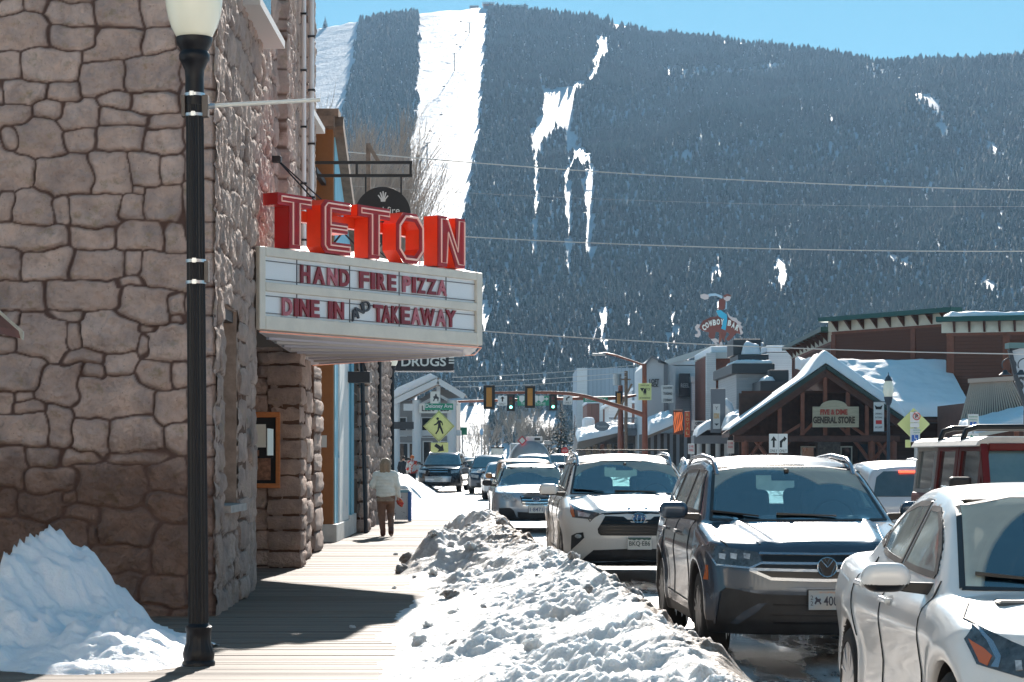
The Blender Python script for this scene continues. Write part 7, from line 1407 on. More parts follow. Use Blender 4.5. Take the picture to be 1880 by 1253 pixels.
# ---- porch building with white columns beyond the side street on the left
pb=thing('porch_house','white porched shop with big round columns and snowy gable at the left street corner','building',(-5,128,0));Yp=124;WHP=M('white_porch',(.66,.68,.70),.5)
zpk,zel,zer=Z(697,Yp),Z(737,Yp),Z(726,Yp);xpk,xel,xer=X(805,Yp),X(722,Yp),X(853,Yp)
MB().box((-16,130,0),(X(838,130),140,Z(735,130))).build('wall',M('porch_wall',(.30,.31,.32),.8),pb)
for px_,r_ in((765,.26),(829,.26),(728,.2)):MB().tube([(X(px_,Yp),Yp,0),(X(px_,Yp),Yp,Z(735,Yp))],r_,16).build('column',WHP,pb,smooth=1)
MB().prism([(xpk,zpk-.35),(xel+1.2,zel-.0),(xer-.2,zer-.1)],(0,Yp+1.5,0),(1,0,0),(0,0,1),.2).build('gable',M('porch_wall'),pb)
for xe,ze in((xel,zel),(xer,zer)):MB().bar((xpk,Yp-.4,zpk-.1),(xe,Yp-.4,ze-.1),.3,.32).build('barge_board',WHP,pb);MB().prism([(xpk,zpk),(xe,ze),(xe,ze+.10),(xpk,zpk+.10)],(0,Yp-.5,0),(1,0,0),(0,0,1),8).build('roof',M('fascia_brown'),pb)
sn=MB();sn.prism([(xpk,zpk+.1),(xel+.1,zel+.12),(xel-.2,zel+.35),(X(730,Yp),Z(712,Yp)),(X(790,Yp),zpk+.35)],(0,Yp-.3,0),(1,0,0),(0,0,1),7).build('roof_snow',S_ROOF,pb,bevel=.08)
MB().bar((xel+.6,Yp,zel-.35),(xer-.5,Yp,zel-.35),.3,.4).build('tie_beam',WHP,pb);MB().bar((xpk,Yp,zpk-.4),(xpk,Yp,zel-.3),.22).build('king_post',WHP,pb)
for dx in(-1,1):MB().bar((xpk,Yp,zpk-.9),(xpk+dx*1.1,Yp,zel-.25),.16).build('brace',WHP,pb)
MB().box((X(716,Yp),Yp+.5,Z(800,Yp)),(X(845,Yp),Yp+3,Z(790,Yp))).build('floor_band',WHP,pb);MB().box((X(700,Yp),Yp-.2,Z(788,Yp)),(X(770,Yp),Yp+.4,Z(775,Yp))).build('awning',DRK,pb)
for a,b,c_,d_ in((722,745,800,768),(775,800,802,768),(724,748,868,815),(752,762,868,815),(778,792,868,812),(806,822,868,812)):win(pb,X(a,129.9),X(b,129.9),129.95,Z(c_,130),Z(d_,130),WHP)
sg_=thing('shirt_shop_sign',"white board reading lee's tees between the porch columns",'sign',(X(800,123),123.4,Z(760,123)));MB().box((X(770,123.4),123.4,Z(759,123.4)),(X(829,123.4),123.5,Z(741,123.4))).build('board',PLATE,sg_,bevel=.02);MB().text("LEE'S TEES",(X(799.5,123.4),123.38,Z(750,123.4)),(1,0,0),(0,0,1),w=mpx(50,123),h=mpx(11,123),t=.02,bold=.02,center=True).build('lettering',DRK,sg_)
sg_=thing('rider_plaque','small white plaque with a bucking horse silhouette in the porch gable','sign',(X(799,123),123.3,Z(742,123)));MB().box((X(790,123.2),123.2,Z(741,123.2)),(X(808,123.2),123.3,Z(719,123.2))).build('board',PLATE,sg_)
MB().prism([(0,.0),(.05,.16),(.0,.26),(.10,.30),(.14,.42),(.20,.42),(.22,.3),(.34,.2),(.30,.0),(.26,.0),(.24,.14),(.12,.14),(.06,.0)],(X(795,123.2),123.19,Z(737,123.2)),(1,0,0),(0,0,1),.01).build('figure',DRK,sg_)
ds=thing('drug_store','buff corner drug store across the side street','building',(-10,84,0));MB().box((-20,76,0),(-6.2,98,5.2)).build('wall',M('buff_wall',(.45,.36,.28),.8,var=.1),ds);MB().box((-20,75.9,5.2),(-6.1,98.1,5.5)).build('cornice',DRK,ds)
for y in(78,83,88,93):winx(ds,-6.2,y,y+3,.6,3)
yy=84;sg_=thing('drugs_sign','black projecting sign with white drugs lettering under the marquee tip','sign',(X(782,yy),yy,Z(681,yy)));MB().box((X(722,yy),yy,Z(681,yy)),(X(833,yy),yy+.25,Z(652,yy))).build('panel',MATS['black_paint'],sg_,bevel=.02);MB().box((X(722,yy),yy-.02,Z(683.5,yy)),(X(834,yy),yy+.27,Z(681.5,yy))).build('trim',GRAYM,sg_)
MB().text('DRUGS',(X(737,yy),yy-.02,Z(673,yy)),(1,0,0),(0,0,1),w=mpx(82,yy),h=mpx(17,yy),t=.02,bold=.02).box((X(824,yy),yy-.03,Z(663,yy)),(X(834,yy),yy-.01,Z(660.5,yy))).box((X(824,yy),yy-.03,Z(668,yy)),(X(834,yy),yy-.01,Z(665.5,yy))).box((X(824,yy),yy-.03,Z(658,yy)),(X(834,yy),yy-.01,Z(655.5,yy))).build('lettering',PLATE,sg_);MB().bar((-6.2,yy+.1,Z(660,yy)),(X(724,yy),yy+.1,Z(660,yy)),.08).build('arm',DRK,sg_)
# ---- unseen buildings added behind the camera to bounce sun onto shaded fronts
for nm,lab,a,b,m in(('bounce_facade','pale unseen building added behind the camera to bounce light',(-30,-34,0),(14,-18,13),M('bounce_stucco',(.80,.72,.60),.8,var=.08)),('bounce_block','warm brick unseen building added behind the camera to bounce light',(16,-30,0),(40,-4,10),M('warm_brick',(.48,.30,.22),.8,var=.15)),('lodge','buff stone unseen building added on the left behind the camera to bounce light',(-40,-12,0),(-24,6,9),M('buff_stone',(.70,.58,.46),.8,var=.15))):
    t=thing(nm,lab,'building',((a[0]+b[0])/2,(a[1]+b[1])/2,0));MB().box(a,b).build('wall',m,t);MB().box((a[0]-.3,a[1]-.3,b[2]),(b[0]+.3,b[1]+.3,b[2]+.4)).build('cornice',CRM,t)
    for i in range(int((b[0]-a[0])/4)):
        for zf in range(int(b[2]/3.5)):x_=a[0]+1.5+i*4;y_=b[1];MB().box((x_,y_-.05,1+zf*3.5),(x_+1.2,y_+.03,2.8+zf*3.5)).build('window',GL,t)
# ================================================================ signs, signals, wires
WHT=M('sign_white',(.70,.70,.68),.45);BLK=M('sign_black',(.012,.012,.014),.5);YEL=M('sign_yellow_green',(.72,.70,.27),.4,var=.08,vs=6);YGR=M('sign_lime',(.68,.72,.30),.4);GRN=M('sign_green',(.015,.26,.15),.4);BLU=M('sign_blue',(.02,.12,.45),.4);RUST=M('rust_red_steel',(.24,.075,.045),.5,var=.15,vs=2);GALV=M('galvanised',(.40,.41,.42),.4,.7)
XD,ZD=(1,0,0),(0,0,1)
def pole(t,x,y,z1,r=.035,mat=GALV,z0=0.):return MB().tube([(x,y,z0),(x,y,z1)],r,8).build('pole',mat,t,smooth=1)
def plate_(t,name,px0,px1,py0,py1,Y,mat,bev=.01,th=.02):return MB().box((X(px0,Y),Y,Z(py1,Y)),(X(px1,Y),Y+th,Z(py0,Y))).build(name,mat,t,bevel=bev)
def arrow(mb,x,y,z0,z1,w,bend=False):
    h=z1-z0
    if not bend:mb.prism([(-w*.16,0),(w*.16,0),(w*.16,h*.6),(w*.5,h*.6),(0,h),(-w*.5,h*.6),(-w*.16,h*.6)],(x,y,z0),XD,ZD,.004)
    else:
        mb.prism([(-w*.42,0),(-w*.12,0),(-w*.12,h*.40),(w*.12,h*.62),(w*.12,h*.48),(w*.5,h*.78),(w*.12,h),(w*.12,h*.84),(-w*.42,h*.55)],(x,y,z0),XD,ZD,.004)
Ys=110.5;t=thing('crossing_sign','yellow diamond pedestrian crossing sign with arrow plate under a green street name','sign',(X(807,Ys),Ys,0));pole(t,X(807,Ys),Ys+.06,Z(738,Ys),.05)
c=(X(806,Ys),Ys,Z(783,Ys));r=mpx(29,Ys);dm=lambda k:[(0,-r*k),(r*k,0),(0,r*k),(-r*k,0)]
MB().prism(dm(1),c,XD,ZD,.03).build('diamond',YEL,t,bevel=.02);b=MB();
for i in range(4):p,q=dm(.93)[i],dm(.93)[(i+1)%4];b.bar((c[0]+p[0],Ys-.01,c[2]+p[1]),(c[0]+q[0],Ys-.01,c[2]+q[1]),.04,.01)
b.build('border',BLK,t);s=mpx(1,Ys);fg=MB();o=(c[0],Ys-.012,c[2])
fg.prism([(2.4*math.cos(a)*s-2.5*s,2.4*math.sin(a)*s+14*s)for a in np.linspace(0,6.28,12,endpoint=False)],o,XD,ZD,.006)
fg.prism([(x*s,z*s)for x,z in((-2,11),(3,11),(6,8),(7.5,2),(6,1.5),(4.5,6),(3,7),(3.5,1),(6,-5),(8.5,-13),(6,-14.5),(3,-7),(1,-3),(-.5,-8),(-5,-15),(-7,-13.5),(-3,-7),(-2,-1),(-1.5,5),(-4,3),(-9,1.2),(-9.5,3),(-5,5.5),(-3,8))],o,XD,ZD,.006);fg.build('walking_figure',BLK,t)
plate_(t,'arrow_plate',791,823,813,831,Ys,YEL);m=MB();d=Vector((X(815,Ys)-X(799,Ys),0,Z(828,Ys)-Z(817,Ys)));L_=d.length;d.normalize();up=Vector((-d.z,0,d.x));m.prism([(0,-.09),(L_*.55,-.09),(L_*.55,-.24),(L_,0),(L_*.55,.24),(L_*.55,.09),(0,.09)],(X(799,Ys),Ys-.012,Z(817,Ys)),d,up,.006).build('arrow',BLK,t)
plate_(t,'name_plate',780,832,741,753,Ys-.3,GRN);MB().text('Deloney Ave',(X(806,Ys),Ys-.32,Z(747,Ys)),XD,ZD,w=mpx(49,Ys),h=mpx(9.5,Ys),t=.01,bold=.02,center=True).build('lettering',WHT,t)
Yr=39.;t=thing('round_sign','round black hanging sign with a white hand above red neon letters','sign',(X(703,Yr),Yr,5.5));bx=MB()
for a,b in(((575,299),(757,299)),((575,323),(757,323))):bx.bar((X(a[0],Yr),Yr,Z(a[1],Yr)),(X(b[0],Yr),Yr,Z(b[1],Yr)),.05,.055)
for p_ in(655,754):bx.bar((X(p_,Yr),Yr,Z(299,Yr)),(X(p_,Yr),Yr,Z(323,Yr)),.045)
bx.build('bracket',BLK,t);MB().bar((X(577,Yr),Yr,Z(311,Yr)),(X(577,Yr),41.1,Z(311,Yr)),.09).build('wall_arm',BLK,t);hg=MB()
for p_ in(671.5,736.5):hg.bar((X(p_,Yr),Yr,Z(325,Yr)),(X(p_,Yr),Yr,Z(366,Yr)),.03)
hg.build('hanger',BLK,t);cx_,cz_=X(703,Yr),Z(395,Yr);rr_=mpx(51.5,Yr)
MB().prism([(rr_*math.cos(a),rr_*math.sin(a))for a in np.linspace(0,6.2832,48,endpoint=False)],(cx_,Yr-.03,cz_),XD,ZD,.07).build('disc',BLK,t,bevel=.006)
hm_=MB();u=mpx(1,Yr)
for a,b,w__ in(((-2,27),(-8.5,36),2.2),((-1,30),(-4.5,41),2.4),((1,31),(.5,43),2.4),((3,31),(5.5,41),2.3),((4,28),(9.5,35),2.2)):hm_.bar((cx_+a[0]*u,Yr-.036,cz_+a[1]*u),(cx_+b[0]*u,Yr-.036,cz_+b[1]*u),w__*u,.008,up=(0,1,0))
hm_.prism([(-3.5*u,24*u),(4.5*u,24*u),(6*u,30*u),(1*u,33*u),(-4.5*u,30*u)],(cx_,Yr-.032,cz_),XD,ZD,.006).build('hand_emblem',WHT,t)
MB().text('hand fire',(cx_,Yr-.034,cz_+8*u),XD,ZD,w=62*u,h=13*u,t=.006,center=True).text('PIZZA',(cx_,Yr-.034,cz_-27*u),XD,ZD,w=52*u,h=15*u,t=.006,center=True).build('lettering',WHT,t)
t=thing('timber_frame','weathered timber post and brace standing behind the round hand sign','post',(X(677,52),52,0));MB().bar((X(677,52),51.9,0),(X(677,52),51.9,Z(265,52)),.11,.11).build('post',MATS['weathered_timber'],t);MB().bar((X(677,52),51.8,Z(268,52)),(X(696,52),51.8,Z(300,52)),.09,.09).build('brace',MATS['weathered_timber'],t)
acorn_lamp('street_lamp','distant black street lamp with pale globe behind the marquee tip',(X(720,78),78,0),1.,group='acorn street lamps');lamp['group']='acorn street lamps'
l3=thing('street_lamp','grey street lamp with banner in front of the timber store','street lamp',(X(1631,108),108,0),group='acorn street lamps');PG=M('lamp_grey',(.05,.065,.085),.5)
MB().lathe([(.14,0),(.14,.5),(.09,.6),(.075,Z(745,108))],(X(1631,108),108,0),12).build('pole',PG,l3,smooth=.7);zb_=Z(729,108)
MB().lathe([(.09,Z(745,108)),(.16,Z(740,108)),(.22,zb_-.05),(.24,zb_)],(X(1631,108),108,0),14).build('capital',PG,l3,smooth=1);MB().lathe([(.20,zb_),(.27,zb_+.25),(.26,zb_+.55),(.18,zb_+.8)],(X(1631,108),108,0),16).build('globe',MATS['milk_glass'],l3,smooth=1);MB().lathe([(.22,zb_+.8),(.12,zb_+1.0),(.03,zb_+1.1),(.01,zb_+1.25)],(X(1631,108),108,0),12).build('finial',PG,l3)
t=thing('banner','white vertical banner with red square hanging from the grey street lamp','banner',(X(1613,107.8),107.8,Z(793,108)));plate_(t,'cloth',1604,1623,738,793,107.8,WHT,0);m=MB()
for pz in(738,793):m.bar((X(1603,107.8),107.8,Z(pz,107.8)),(X(1630,107.8),107.8,Z(pz,107.8)),.04)
m.build('arm',PG,t);plate_(t,'emblem',1608,1619,772,779,107.78,M('banner_red',(.6,.04,.04),.5),0,.01);m=MB().prism([(-.14,0),(.14,0),(.20,.22),(.08,.14),(-.08,.14),(-.20,.22)],(X(1613.5,107.7),107.77,Z(752,107.8)),XD,ZD,.01)
for s_,pz in(('OPENING',760),('IN TOWN',767),('BIG LAMP',785)):m.text(s_,(X(1613.5,107.7),107.77,Z(pz,107.8)),XD,ZD,w=.34,h=.09,t=.01,center=True)
m.build('lettering',BLK,t)
Yd=70.;t=thing('diamond_sign','yellow green diamond sign on its post in front of the timber store','sign',(X(1678,Yd),Yd,0));r=mpx(30,Yd);pole(t,X(1680,Yd),Yd-.02,Z(755,Yd),.035,GALV);MB().prism(dm(1),(X(1678,Yd),Yd+.05,Z(779,Yd)),XD,ZD,.02).build('diamond',YGR,t,bevel=.01);plate_(t,'lower_plate',1662,1672,808,822,Yd+.05,YGR)
t=thing('parking_sign','white no parking and reserved parking plates in front of the yellow diamond','sign',(X(1680,Yd),Yd-.3,0));pole(t,X(1680,Yd),Yd-.25,Z(757,Yd),.03)
plate_(t,'plate',1671,1688,757,776,Yd-.32,WHT);plate_(t,'plate',1671,1688,777,785,Yd-.32,WHT);plate_(t,'plate',1671,1689,787,812,Yd-.32,WHT);MB().tube([(X(1679.5,Yd)+.115*math.cos(a),Yd-.34,Z(765,Yd)+.115*math.sin(a))for a in np.linspace(0,6.28,20,endpoint=False)],.014,5,closed=True).bar((X(1679.5,Yd)-.08,Yd-.34,Z(765,Yd)+.08),(X(1679.5,Yd)+.08,Yd-.34,Z(765,Yd)-.08),.02,.01).build('ring',M('banner_red'),t);MB().text('P',(X(1679.5,Yd),Yd-.335,Z(765,Yd)),XD,ZD,h=.13,t=.006,bold=.03,center=True).build('lettering',BLK,t)
def access(t,px0,px1,py0,py1,Y):
    plate_(t,'blue_panel',px0,px1,py0,py1,Y,BLU,0,.01);w__=X(px1,Y)-X(px0,Y);h=Z(py0,Y)-Z(py1,Y);o=Vector((X(px0,Y),Y-.004,Z(py1,Y)));m=MB()
    m.tube([o+Vector((w__*(.5+.24*math.cos(a)),0,h*(.34+.22*math.sin(a))))for a in np.linspace(-2.6,1.2,12)],w__*.04,5);m.tube([o+Vector((w__*a,0,h*b))for a,b in((.44,.82),(.46,.45),(.68,.42),(.78,.15))],w__*.05,5);m.lathe([(w__*.08,0),(.001,-.01)],o+Vector((w__*.44,0,h*.9)),8,'y').build('wheelchair_symbol',WHT,t)
access(t,1674,1686,799,811,Yd-.345);MB().text('RESERVED',(X(1680,Yd),Yd-.345,Z(790.5,Yd)),XD,ZD,w=.24,h=.035,t=.004,center=True).text('PARKING',(X(1680,Yd),Yd-.345,Z(795,Yd)),XD,ZD,w=.22,h=.035,t=.004,center=True).build('lettering',GRN,t)
Yk=62.;t=thing('reserved_sign','reserved parking sign with blue wheelchair panel and green arrow above the dark red off-roader','sign',(X(1787,Yk),Yk,0));pole(t,X(1787,Yk),Yk+.03,Z(760,Yk),.03);plate_(t,'plate',1777,1797,761,790,Yk,WHT);plate_(t,'plate',1777,1797,796,808,Yk,WHT);access(t,1781,1793,775,788,Yk-.015)
MB().text('RESERVED',(X(1787,Yk),Yk-.01,Z(765.5,Yk)),XD,ZD,w=.26,h=.04,t=.004,center=True).text('PARKING',(X(1787,Yk),Yk-.01,Z(771,Yk)),XD,ZD,w=.23,h=.04,t=.004,center=True).build('lettering',GRN,t);m=MB().prism([(-.12,0),(-.04,.06),(-.04,.02),(.12,.02),(.12,-.02),(-.04,-.02),(-.04,-.06)],(X(1787,Yk),Yk-.005,Z(802,Yk)),XD,ZD,.006).build('arrow',GRN,t)
Yl=96.;t=thing('lane_sign','white lane arrows sign with two only captions in front of the timber store','sign',(X(1429,Yl),Yl,0));pole(t,X(1429,Yl),Yl+.05,Z(797,Yl),.04);plate_(t,'plate',1412,1428.4,797,832,Yl,WHT);plate_(t,'plate',1429.2,1446,797,832,Yl,WHT);m=MB();arrow(m,X(1420.5,Yl),Yl-.006,Z(822,Yl),Z(801,Yl),.28);arrow(m,X(1437.5,Yl),Yl-.006,Z(822,Yl),Z(801,Yl),.34,True)
m.text('ONLY',(X(1420.3,Yl),Yl-.006,Z(828,Yl)),XD,ZD,w=.33,h=.13,t=.004,center=True).text('ONLY',(X(1437.7,Yl),Yl-.006,Z(828,Yl)),XD,ZD,w=.33,h=.13,t=.004,center=True).build('markings',BLK,t)
for px0,px1,py0,py1,Y,lb in((1263,1275,815,834,118,'small white notice sign on a post under the vertical red sign'),(1335,1348,809,833,118,'small white parking notice on a post near the snowy awning with icicles')):
    t=thing('notice_sign',lb,'sign',(X(px0,Y),Y,0),group='small parking notices');pole(t,X((px0+px1)/2,Y),Y+.05,Z(py0,Y),.04);plate_(t,'plate',px0,px1,py0,py1,Y,WHT)
    m=MB()
    for k,s_ in enumerate(('2 HR','PARK')):m.text(s_,(X((px0+px1)/2,Y),Y-.01,Z(py0+5+7*k,Y)),XD,ZD,w=.26,h=.13,t=.01,center=True)
    m.build('lettering',M('banner_red'),t)
# ---- traffic signals
def signal(t_name,label,px,py0,py1,Y,front=False,lit=2,grp='traffic signals over the road'):
    t=thing(t_name,label,'traffic light',(X(px,Y),Y,Z(py1,Y)),group=grp);h=Z(py0,Y)-Z(py1,Y);w__=h*.30;x=X(px,Y);z0=Z(py1,Y)
    OR=M('signal_yellow',(.50,.22,.04),.5)
    MB().box((x-w__*1.0,Y+.02,z0-.14),(x+w__*1.0,Y+.05,z0+h+.14)).build('backplate',BLK,t,bevel=.02)
    MB().box((x-w__/2,Y-(.22 if not front else .12),z0),(x+w__/2,Y+.02,z0+h)).build('housing',OR if not front else M('signal_dark',(.10,.07,.04),.5),t,bevel=.03)
    for k in range(3):
        zc_=z0+h*(k+.5)/3
        if front:
            cols=(M('lens_green',(.1,.8,.6),.3,emit=(.15,1,.72),es=2.2),M('lens_off_amber',(.12,.06,.02),.3),M('lens_off_red',(.14,.02,.02),.3))
            MB().lathe([(w__*.36,-.02),(w__*.30,-.035),(.01,-.04)],(x,Y-.12,zc_),16,'y').build('lens',cols[k],t);MB().lathe([(w__*.40,0),(w__*.42,-.18)],(x,Y-.12,zc_),16,'y').build('visor',BLK,t)if 0 else MB().tube([(x+w__*.4*math.cos(a),Y-.2,zc_+w__*.4*math.sin(a))for a in np.linspace(0,math.pi,10)],.03,5).build('visor',BLK,t)
        else:MB().box((x-w__*.4,Y-.25,zc_-h*.13),(x+w__*.4,Y-.221,zc_+h*.13)).build('door',OR,t,bevel=.02)
    return t
Ya=125.;t=thing('signal_mast','rust red signal mast with a long curved arm over the street and a lamp arm','signal mast',(X(1183,Ya),Ya,0));MB().tube([(X(1184.5,Ya),Ya,0),(X(1183,Ya),Ya,Z(668,Ya))],[.20,.13],12).build('pole',RUST,t,smooth=1)
MB().tube([P(a,b,Ya)for a,b in((1181,762),(1150,751),(1110,738),(1075,728),(1045,723),(1010,721),(950,721),(888,721.5))],[.15,.14,.12,.11,.10,.09,.08,.07],10).build('mast_arm',RUST,t,smooth=1)
MB().tube([P(a,b,Ya)for a,b in((1182,671),(1160,663),(1130,653),(1112,649),(1100,650))],.06,8).build('lamp_arm',RUST,t,smooth=1);MB().cbox(P(1099,651,Ya),(.8,.3,.12)).build('lamp_head',GALV,t,bevel=.04)
signal('traffic_light','orange backed signal seen from behind at the tip of the mast arm',898,712,747,Ya-.2);signal('traffic_light','orange backed signal seen from behind at the middle of the mast arm',973,713,745,Ya-.2)
Yb=165.;t=thing('signal_mast','farther rust red signal post with straight arm carrying the green lights','signal mast',(X(1140,Yb),Yb,0));MB().tube([(X(1140,Yb),Yb,0),(X(1139,Yb),Yb,Z(708,Yb))],[.28,.18],12).build('pole',RUST,t,smooth=1);MB().tube([P(1168,726,Yb),P(1140,731,Yb),P(1000,733,Yb),P(830,738,Yb)],[.09,.14,.12,.09],8).build('mast_arm',RUST,t,smooth=1)
signal('traffic_light','green traffic light left of the green route sign',938,727,752,Yb-.3,True);signal('traffic_light','green traffic light right of the green route sign',1015.5,727,751,Yb-.3,True)
signal('traffic_light','orange signal housing on the farther rust red post',1136,722,743,Yb-.4)
for px0,px1,py0,py1,lb,k in((914,931,727,745,'white straight arrow only sign left of the green lights',0),(1034,1051,726,743,'white right curve arrow only sign right of the green lights',1)):
    t=thing('lane_sign',lb,'sign',(X(px0,Yb),Yb-.3,Z(py1,Yb)));plate_(t,'plate',px0,px1,py0,py1,Yb-.3,WHT);m=MB();arrow(m,X((px0+px1)/2,Yb),Yb-.32,Z(py1-7,Yb),Z(py0+1.5,Yb),.34,bool(k));m.text('ONLY',(X((px0+px1)/2,Yb),Yb-.32,Z(py1-3,Yb)),XD,ZD,w=.5,h=.14,t=.01,center=True).build('markings',BLK,t)
t=thing('route_sign','wide green route sign with white shields and a right arrow over the street','sign',(X(979,Yb),Yb-.35,Z(745,Yb)));plate_(t,'panel',950,1008,727,745,Yb-.25,GRN);m=MB()
for px_ in(958,971,984,994):m.prism([(0,-.28),(.2,-.1),(.2,.2),(.1,.26),(-.1,.26),(-.2,.2),(-.2,-.1)],(X(px_,Yb),Yb-.26,Z(733,Yb)),XD,ZD,.01)
m.prism([(-.2,.05),(.02,.05),(.02,.15),(.22,0),(.02,-.15),(.02,-.05),(-.2,-.05)],(X(1002,Yb),Yb-.26,Z(733,Yb)),XD,ZD,.01).text('YELLOWSTONE',(X(979,Yb),Yb-.26,Z(741.5,Yb)),XD,ZD,w=1.9,h=.18,t=.01,center=True).build('markings',WHT,t)
t=thing('street_name_sign','narrow green street name sign on the far signal arm','sign',(X(1093,Yb),Yb-.3,Z(738,Yb)));plate_(t,'panel',1071,1116,730,738.5,Yb-.25,GRN);MB().text('BROADWAY',(X(1093,Yb),Yb-.26,Z(734.2,Yb)),XD,ZD,w=1.6,h=.2,t=.01,center=True).build('lettering',WHT,t)
t=thing('no_turn_sign','round red and white no turn sign below the leftmost signal','sign',(X(897,Yb),Yb-.3,Z(748,Yb)));plate_(t,'plate',888,904,733,749,Yb-.25,WHT);MB().tube([(X(896,Yb)+.28*math.cos(a),Yb-.28,Z(741,Yb)+.28*math.sin(a))for a in np.linspace(0,6.28,20,endpoint=False)],.05,5,closed=True).build('ring',M('banner_red'),t)
Yy=124.5;t=thing('yield_sign','lime rectangular yield to pedestrians sign on the rust red mast','sign',(X(1184,Yy),Yy,Z(735,Yy)));plate_(t,'panel',1172,1196,704,735,Yy,YGR);m=MB().prism([(-.12,.1),(.12,.1),(0,-.12)],(X(1179,Yy),Yy-.01,Z(716,Yy)),XD,ZD,.01).text('STATE LAW',(X(1184,Yy),Yy-.01,Z(708,Yy)),XD,ZD,w=.5,h=.09,t=.01,center=True).text('TO',(X(1189,Yy),Yy-.01,Z(715,Yy)),XD,ZD,h=.14,t=.01,center=True).text('IN CROSSWALK',(X(1184,Yy),Yy-.01,Z(731,Yy)),XD,ZD,w=.6,h=.09,t=.01,center=True);m.prism([(-.05,0),(0,.18),(.06,0),(.09,.26),(.04,.42),(-.03,.42),(-.1,.25)],(X(1184,Yy),Yy-.01,Z(727,Yy)),XD,ZD,.01).build('markings',BLK,t)
t=thing('stop_sign','small red stop sign above the distant cars','sign',(X(1037,148),148,0));pole(t,X(1037,148),148.05,Z(824,148),.04);MB().prism([(.26*math.cos(a+.3927),.26*math.sin(a+.3927))for a in np.linspace(0,6.2832,8,endpoint=False)],(X(1037,148),148,Z(828,148)),XD,ZD,.02).build('octagon',M('stop_red',(.55,.05,.05),.4),t);MB().text('STOP',(X(1037,148),147.99,Z(828,148)),XD,ZD,w=.34,h=.14,t=.006,center=True).build('lettering',WHT,t)
for px_,py_,Y,m_,lb in((849,792,140,GRN,'green plate on a post at the right of the white porch'),(884,793,170,M('sign_paleblue',(.25,.42,.62),.5),'pale blue oval plate on a post before the snowy slope')):
    t=thing('post_sign',lb,'sign',(X(px_,Y),Y,0));pole(t,X(px_,Y),Y+.05,Z(py_-6,Y),.04);MB().prism([(.14*math.cos(a),.28*math.sin(a))for a in np.linspace(0,6.28,12,endpoint=False)]if Y>150 else[(-.3,-.25),(.3,-.25),(.3,.25),(-.3,.25)],(X(px_,Y),Y,Z(py_,Y)),XD,ZD,.03).build('plate',m_,t)
# ---- rooftop rider sign
Yc_=190.;t=thing('rider_sign','rooftop bucking horse and rider sign with arched cowboy bar lettering','sign',(X(1322,Yc_),Yc_,8));K=lambda*pts:[(X(1040+a/3.686,Yc_),Z(520+b/3.686,Yc_))for a,b in pts]
def cut(name,pts,m,off=0.,th=.12):return MB().prism(K(*pts),(0,Yc_-off,0),XD,ZD,th).build(name,m,t)
BR_=M('sign_brown',(.20,.055,.04),.5);PK=M('sign_pink_white',(.62,.52,.50),.5);CY=M('sign_cyan',(.05,.42,.62),.4);LB=M('sign_pale_blue',(.40,.55,.66),.5)
hb=cut('horse',((895,300),(925,255),(975,232),(1020,224),(1075,226),(1120,245),(1165,262),(1190,305),(1180,345),(1150,338),(1120,375),(1095,392),(1080,380),(1105,345),(1085,330),(1070,372),(1075,400),(1052,372),(1050,335),(1010,330),(1002,378),(985,385),(960,360),(965,335),(920,322)),BR_)
cut('tail',((905,282),(885,278),(870,296),(876,318),(890,330),(886,345),(868,348),(872,364),(895,368),(908,350),(906,328),(890,310),(900,300)),PK,.04);cut('mane',((1088,196),(1104,222),(1120,232),(1150,236),(1160,256),(1185,270),(1176,282),(1194,300),(1182,310),(1196,338),(1180,352),(1166,300),(1150,268),(1115,250),(1096,228)),PK,.04)
cut('hoof',((975,380),(1010,374),(1032,390),(1028,402),(1012,396),(1030,430),(1016,432),(998,400)),PK,.04);cut('hoof',((1040,400),(1052,396),(1062,440),(1052,442),(1046,424),(1036,440),(1030,436)),PK,.04)
cut('torso',((1032,112),(1058,104),(1078,120),(1074,176),(1040,184),(1024,172),(1034,150)),BR_,.05);cut('chaps',((1012,188),(1040,182),(1084,214),(1088,250),(1076,320),(1046,308),(1054,286),(1060,245),(1030,226)),CY,.06);cut('shirt',((1078,118),(1086,140),(1084,176),(1066,180),(1072,150)),LB,.05)
cut('arm',((1052,104),(1056,88),(1010,70),(970,72),(945,84),(948,98),(980,88),(1012,86)),LB,.05);cut('hat',((905,80),(930,72),(964,82),(960,108),(935,112),(908,100)),PK,.06);cut('head',((1064,84),(1090,80),(1114,96),(1104,118),(1080,124),(1066,108)),PK,.05);cut('hair',((1060,86),(1088,72),(1116,86),(1108,92),(1086,88),(1070,100)),BR_,.07)
lm=MB();word='COWBOY BAR';pos=[(930,302,-.45),(950,286,-.3),(974,274,-.18),(1000,268,-.08),(1026,264,.0),(1052,264,.08),None,(1102,272,.2),(1128,286,.32),(1154,304,.45)]
for ch,p_ in zip(word,pos):
    if p_ is None:continue
    x_,z_=K((p_[0],p_[1]))[0];a=-p_[2]*.8;lm.text(ch,(x_,Yc_-.17,z_),(math.cos(a),0,math.sin(a)),(-math.sin(a),0,math.cos(a)),w=.30,h=.52,t=.03,bold=.05,center=True)
lm.build('lettering',M('sign_bulb_white',(.8,.78,.72),.4),t);MB().tube([(X(1322.5,Yc_),Yc_+.15,8),(X(1323,Yc_),Yc_+.15,Z(600,Yc_))],.13,8).build('pole',RUST,t);MB().box((X(1300,Yc_),Yc_-.5,0),(X(1345,Yc_),Yc_+6,8.4)).build('roof_base',M('brick_red'),t)
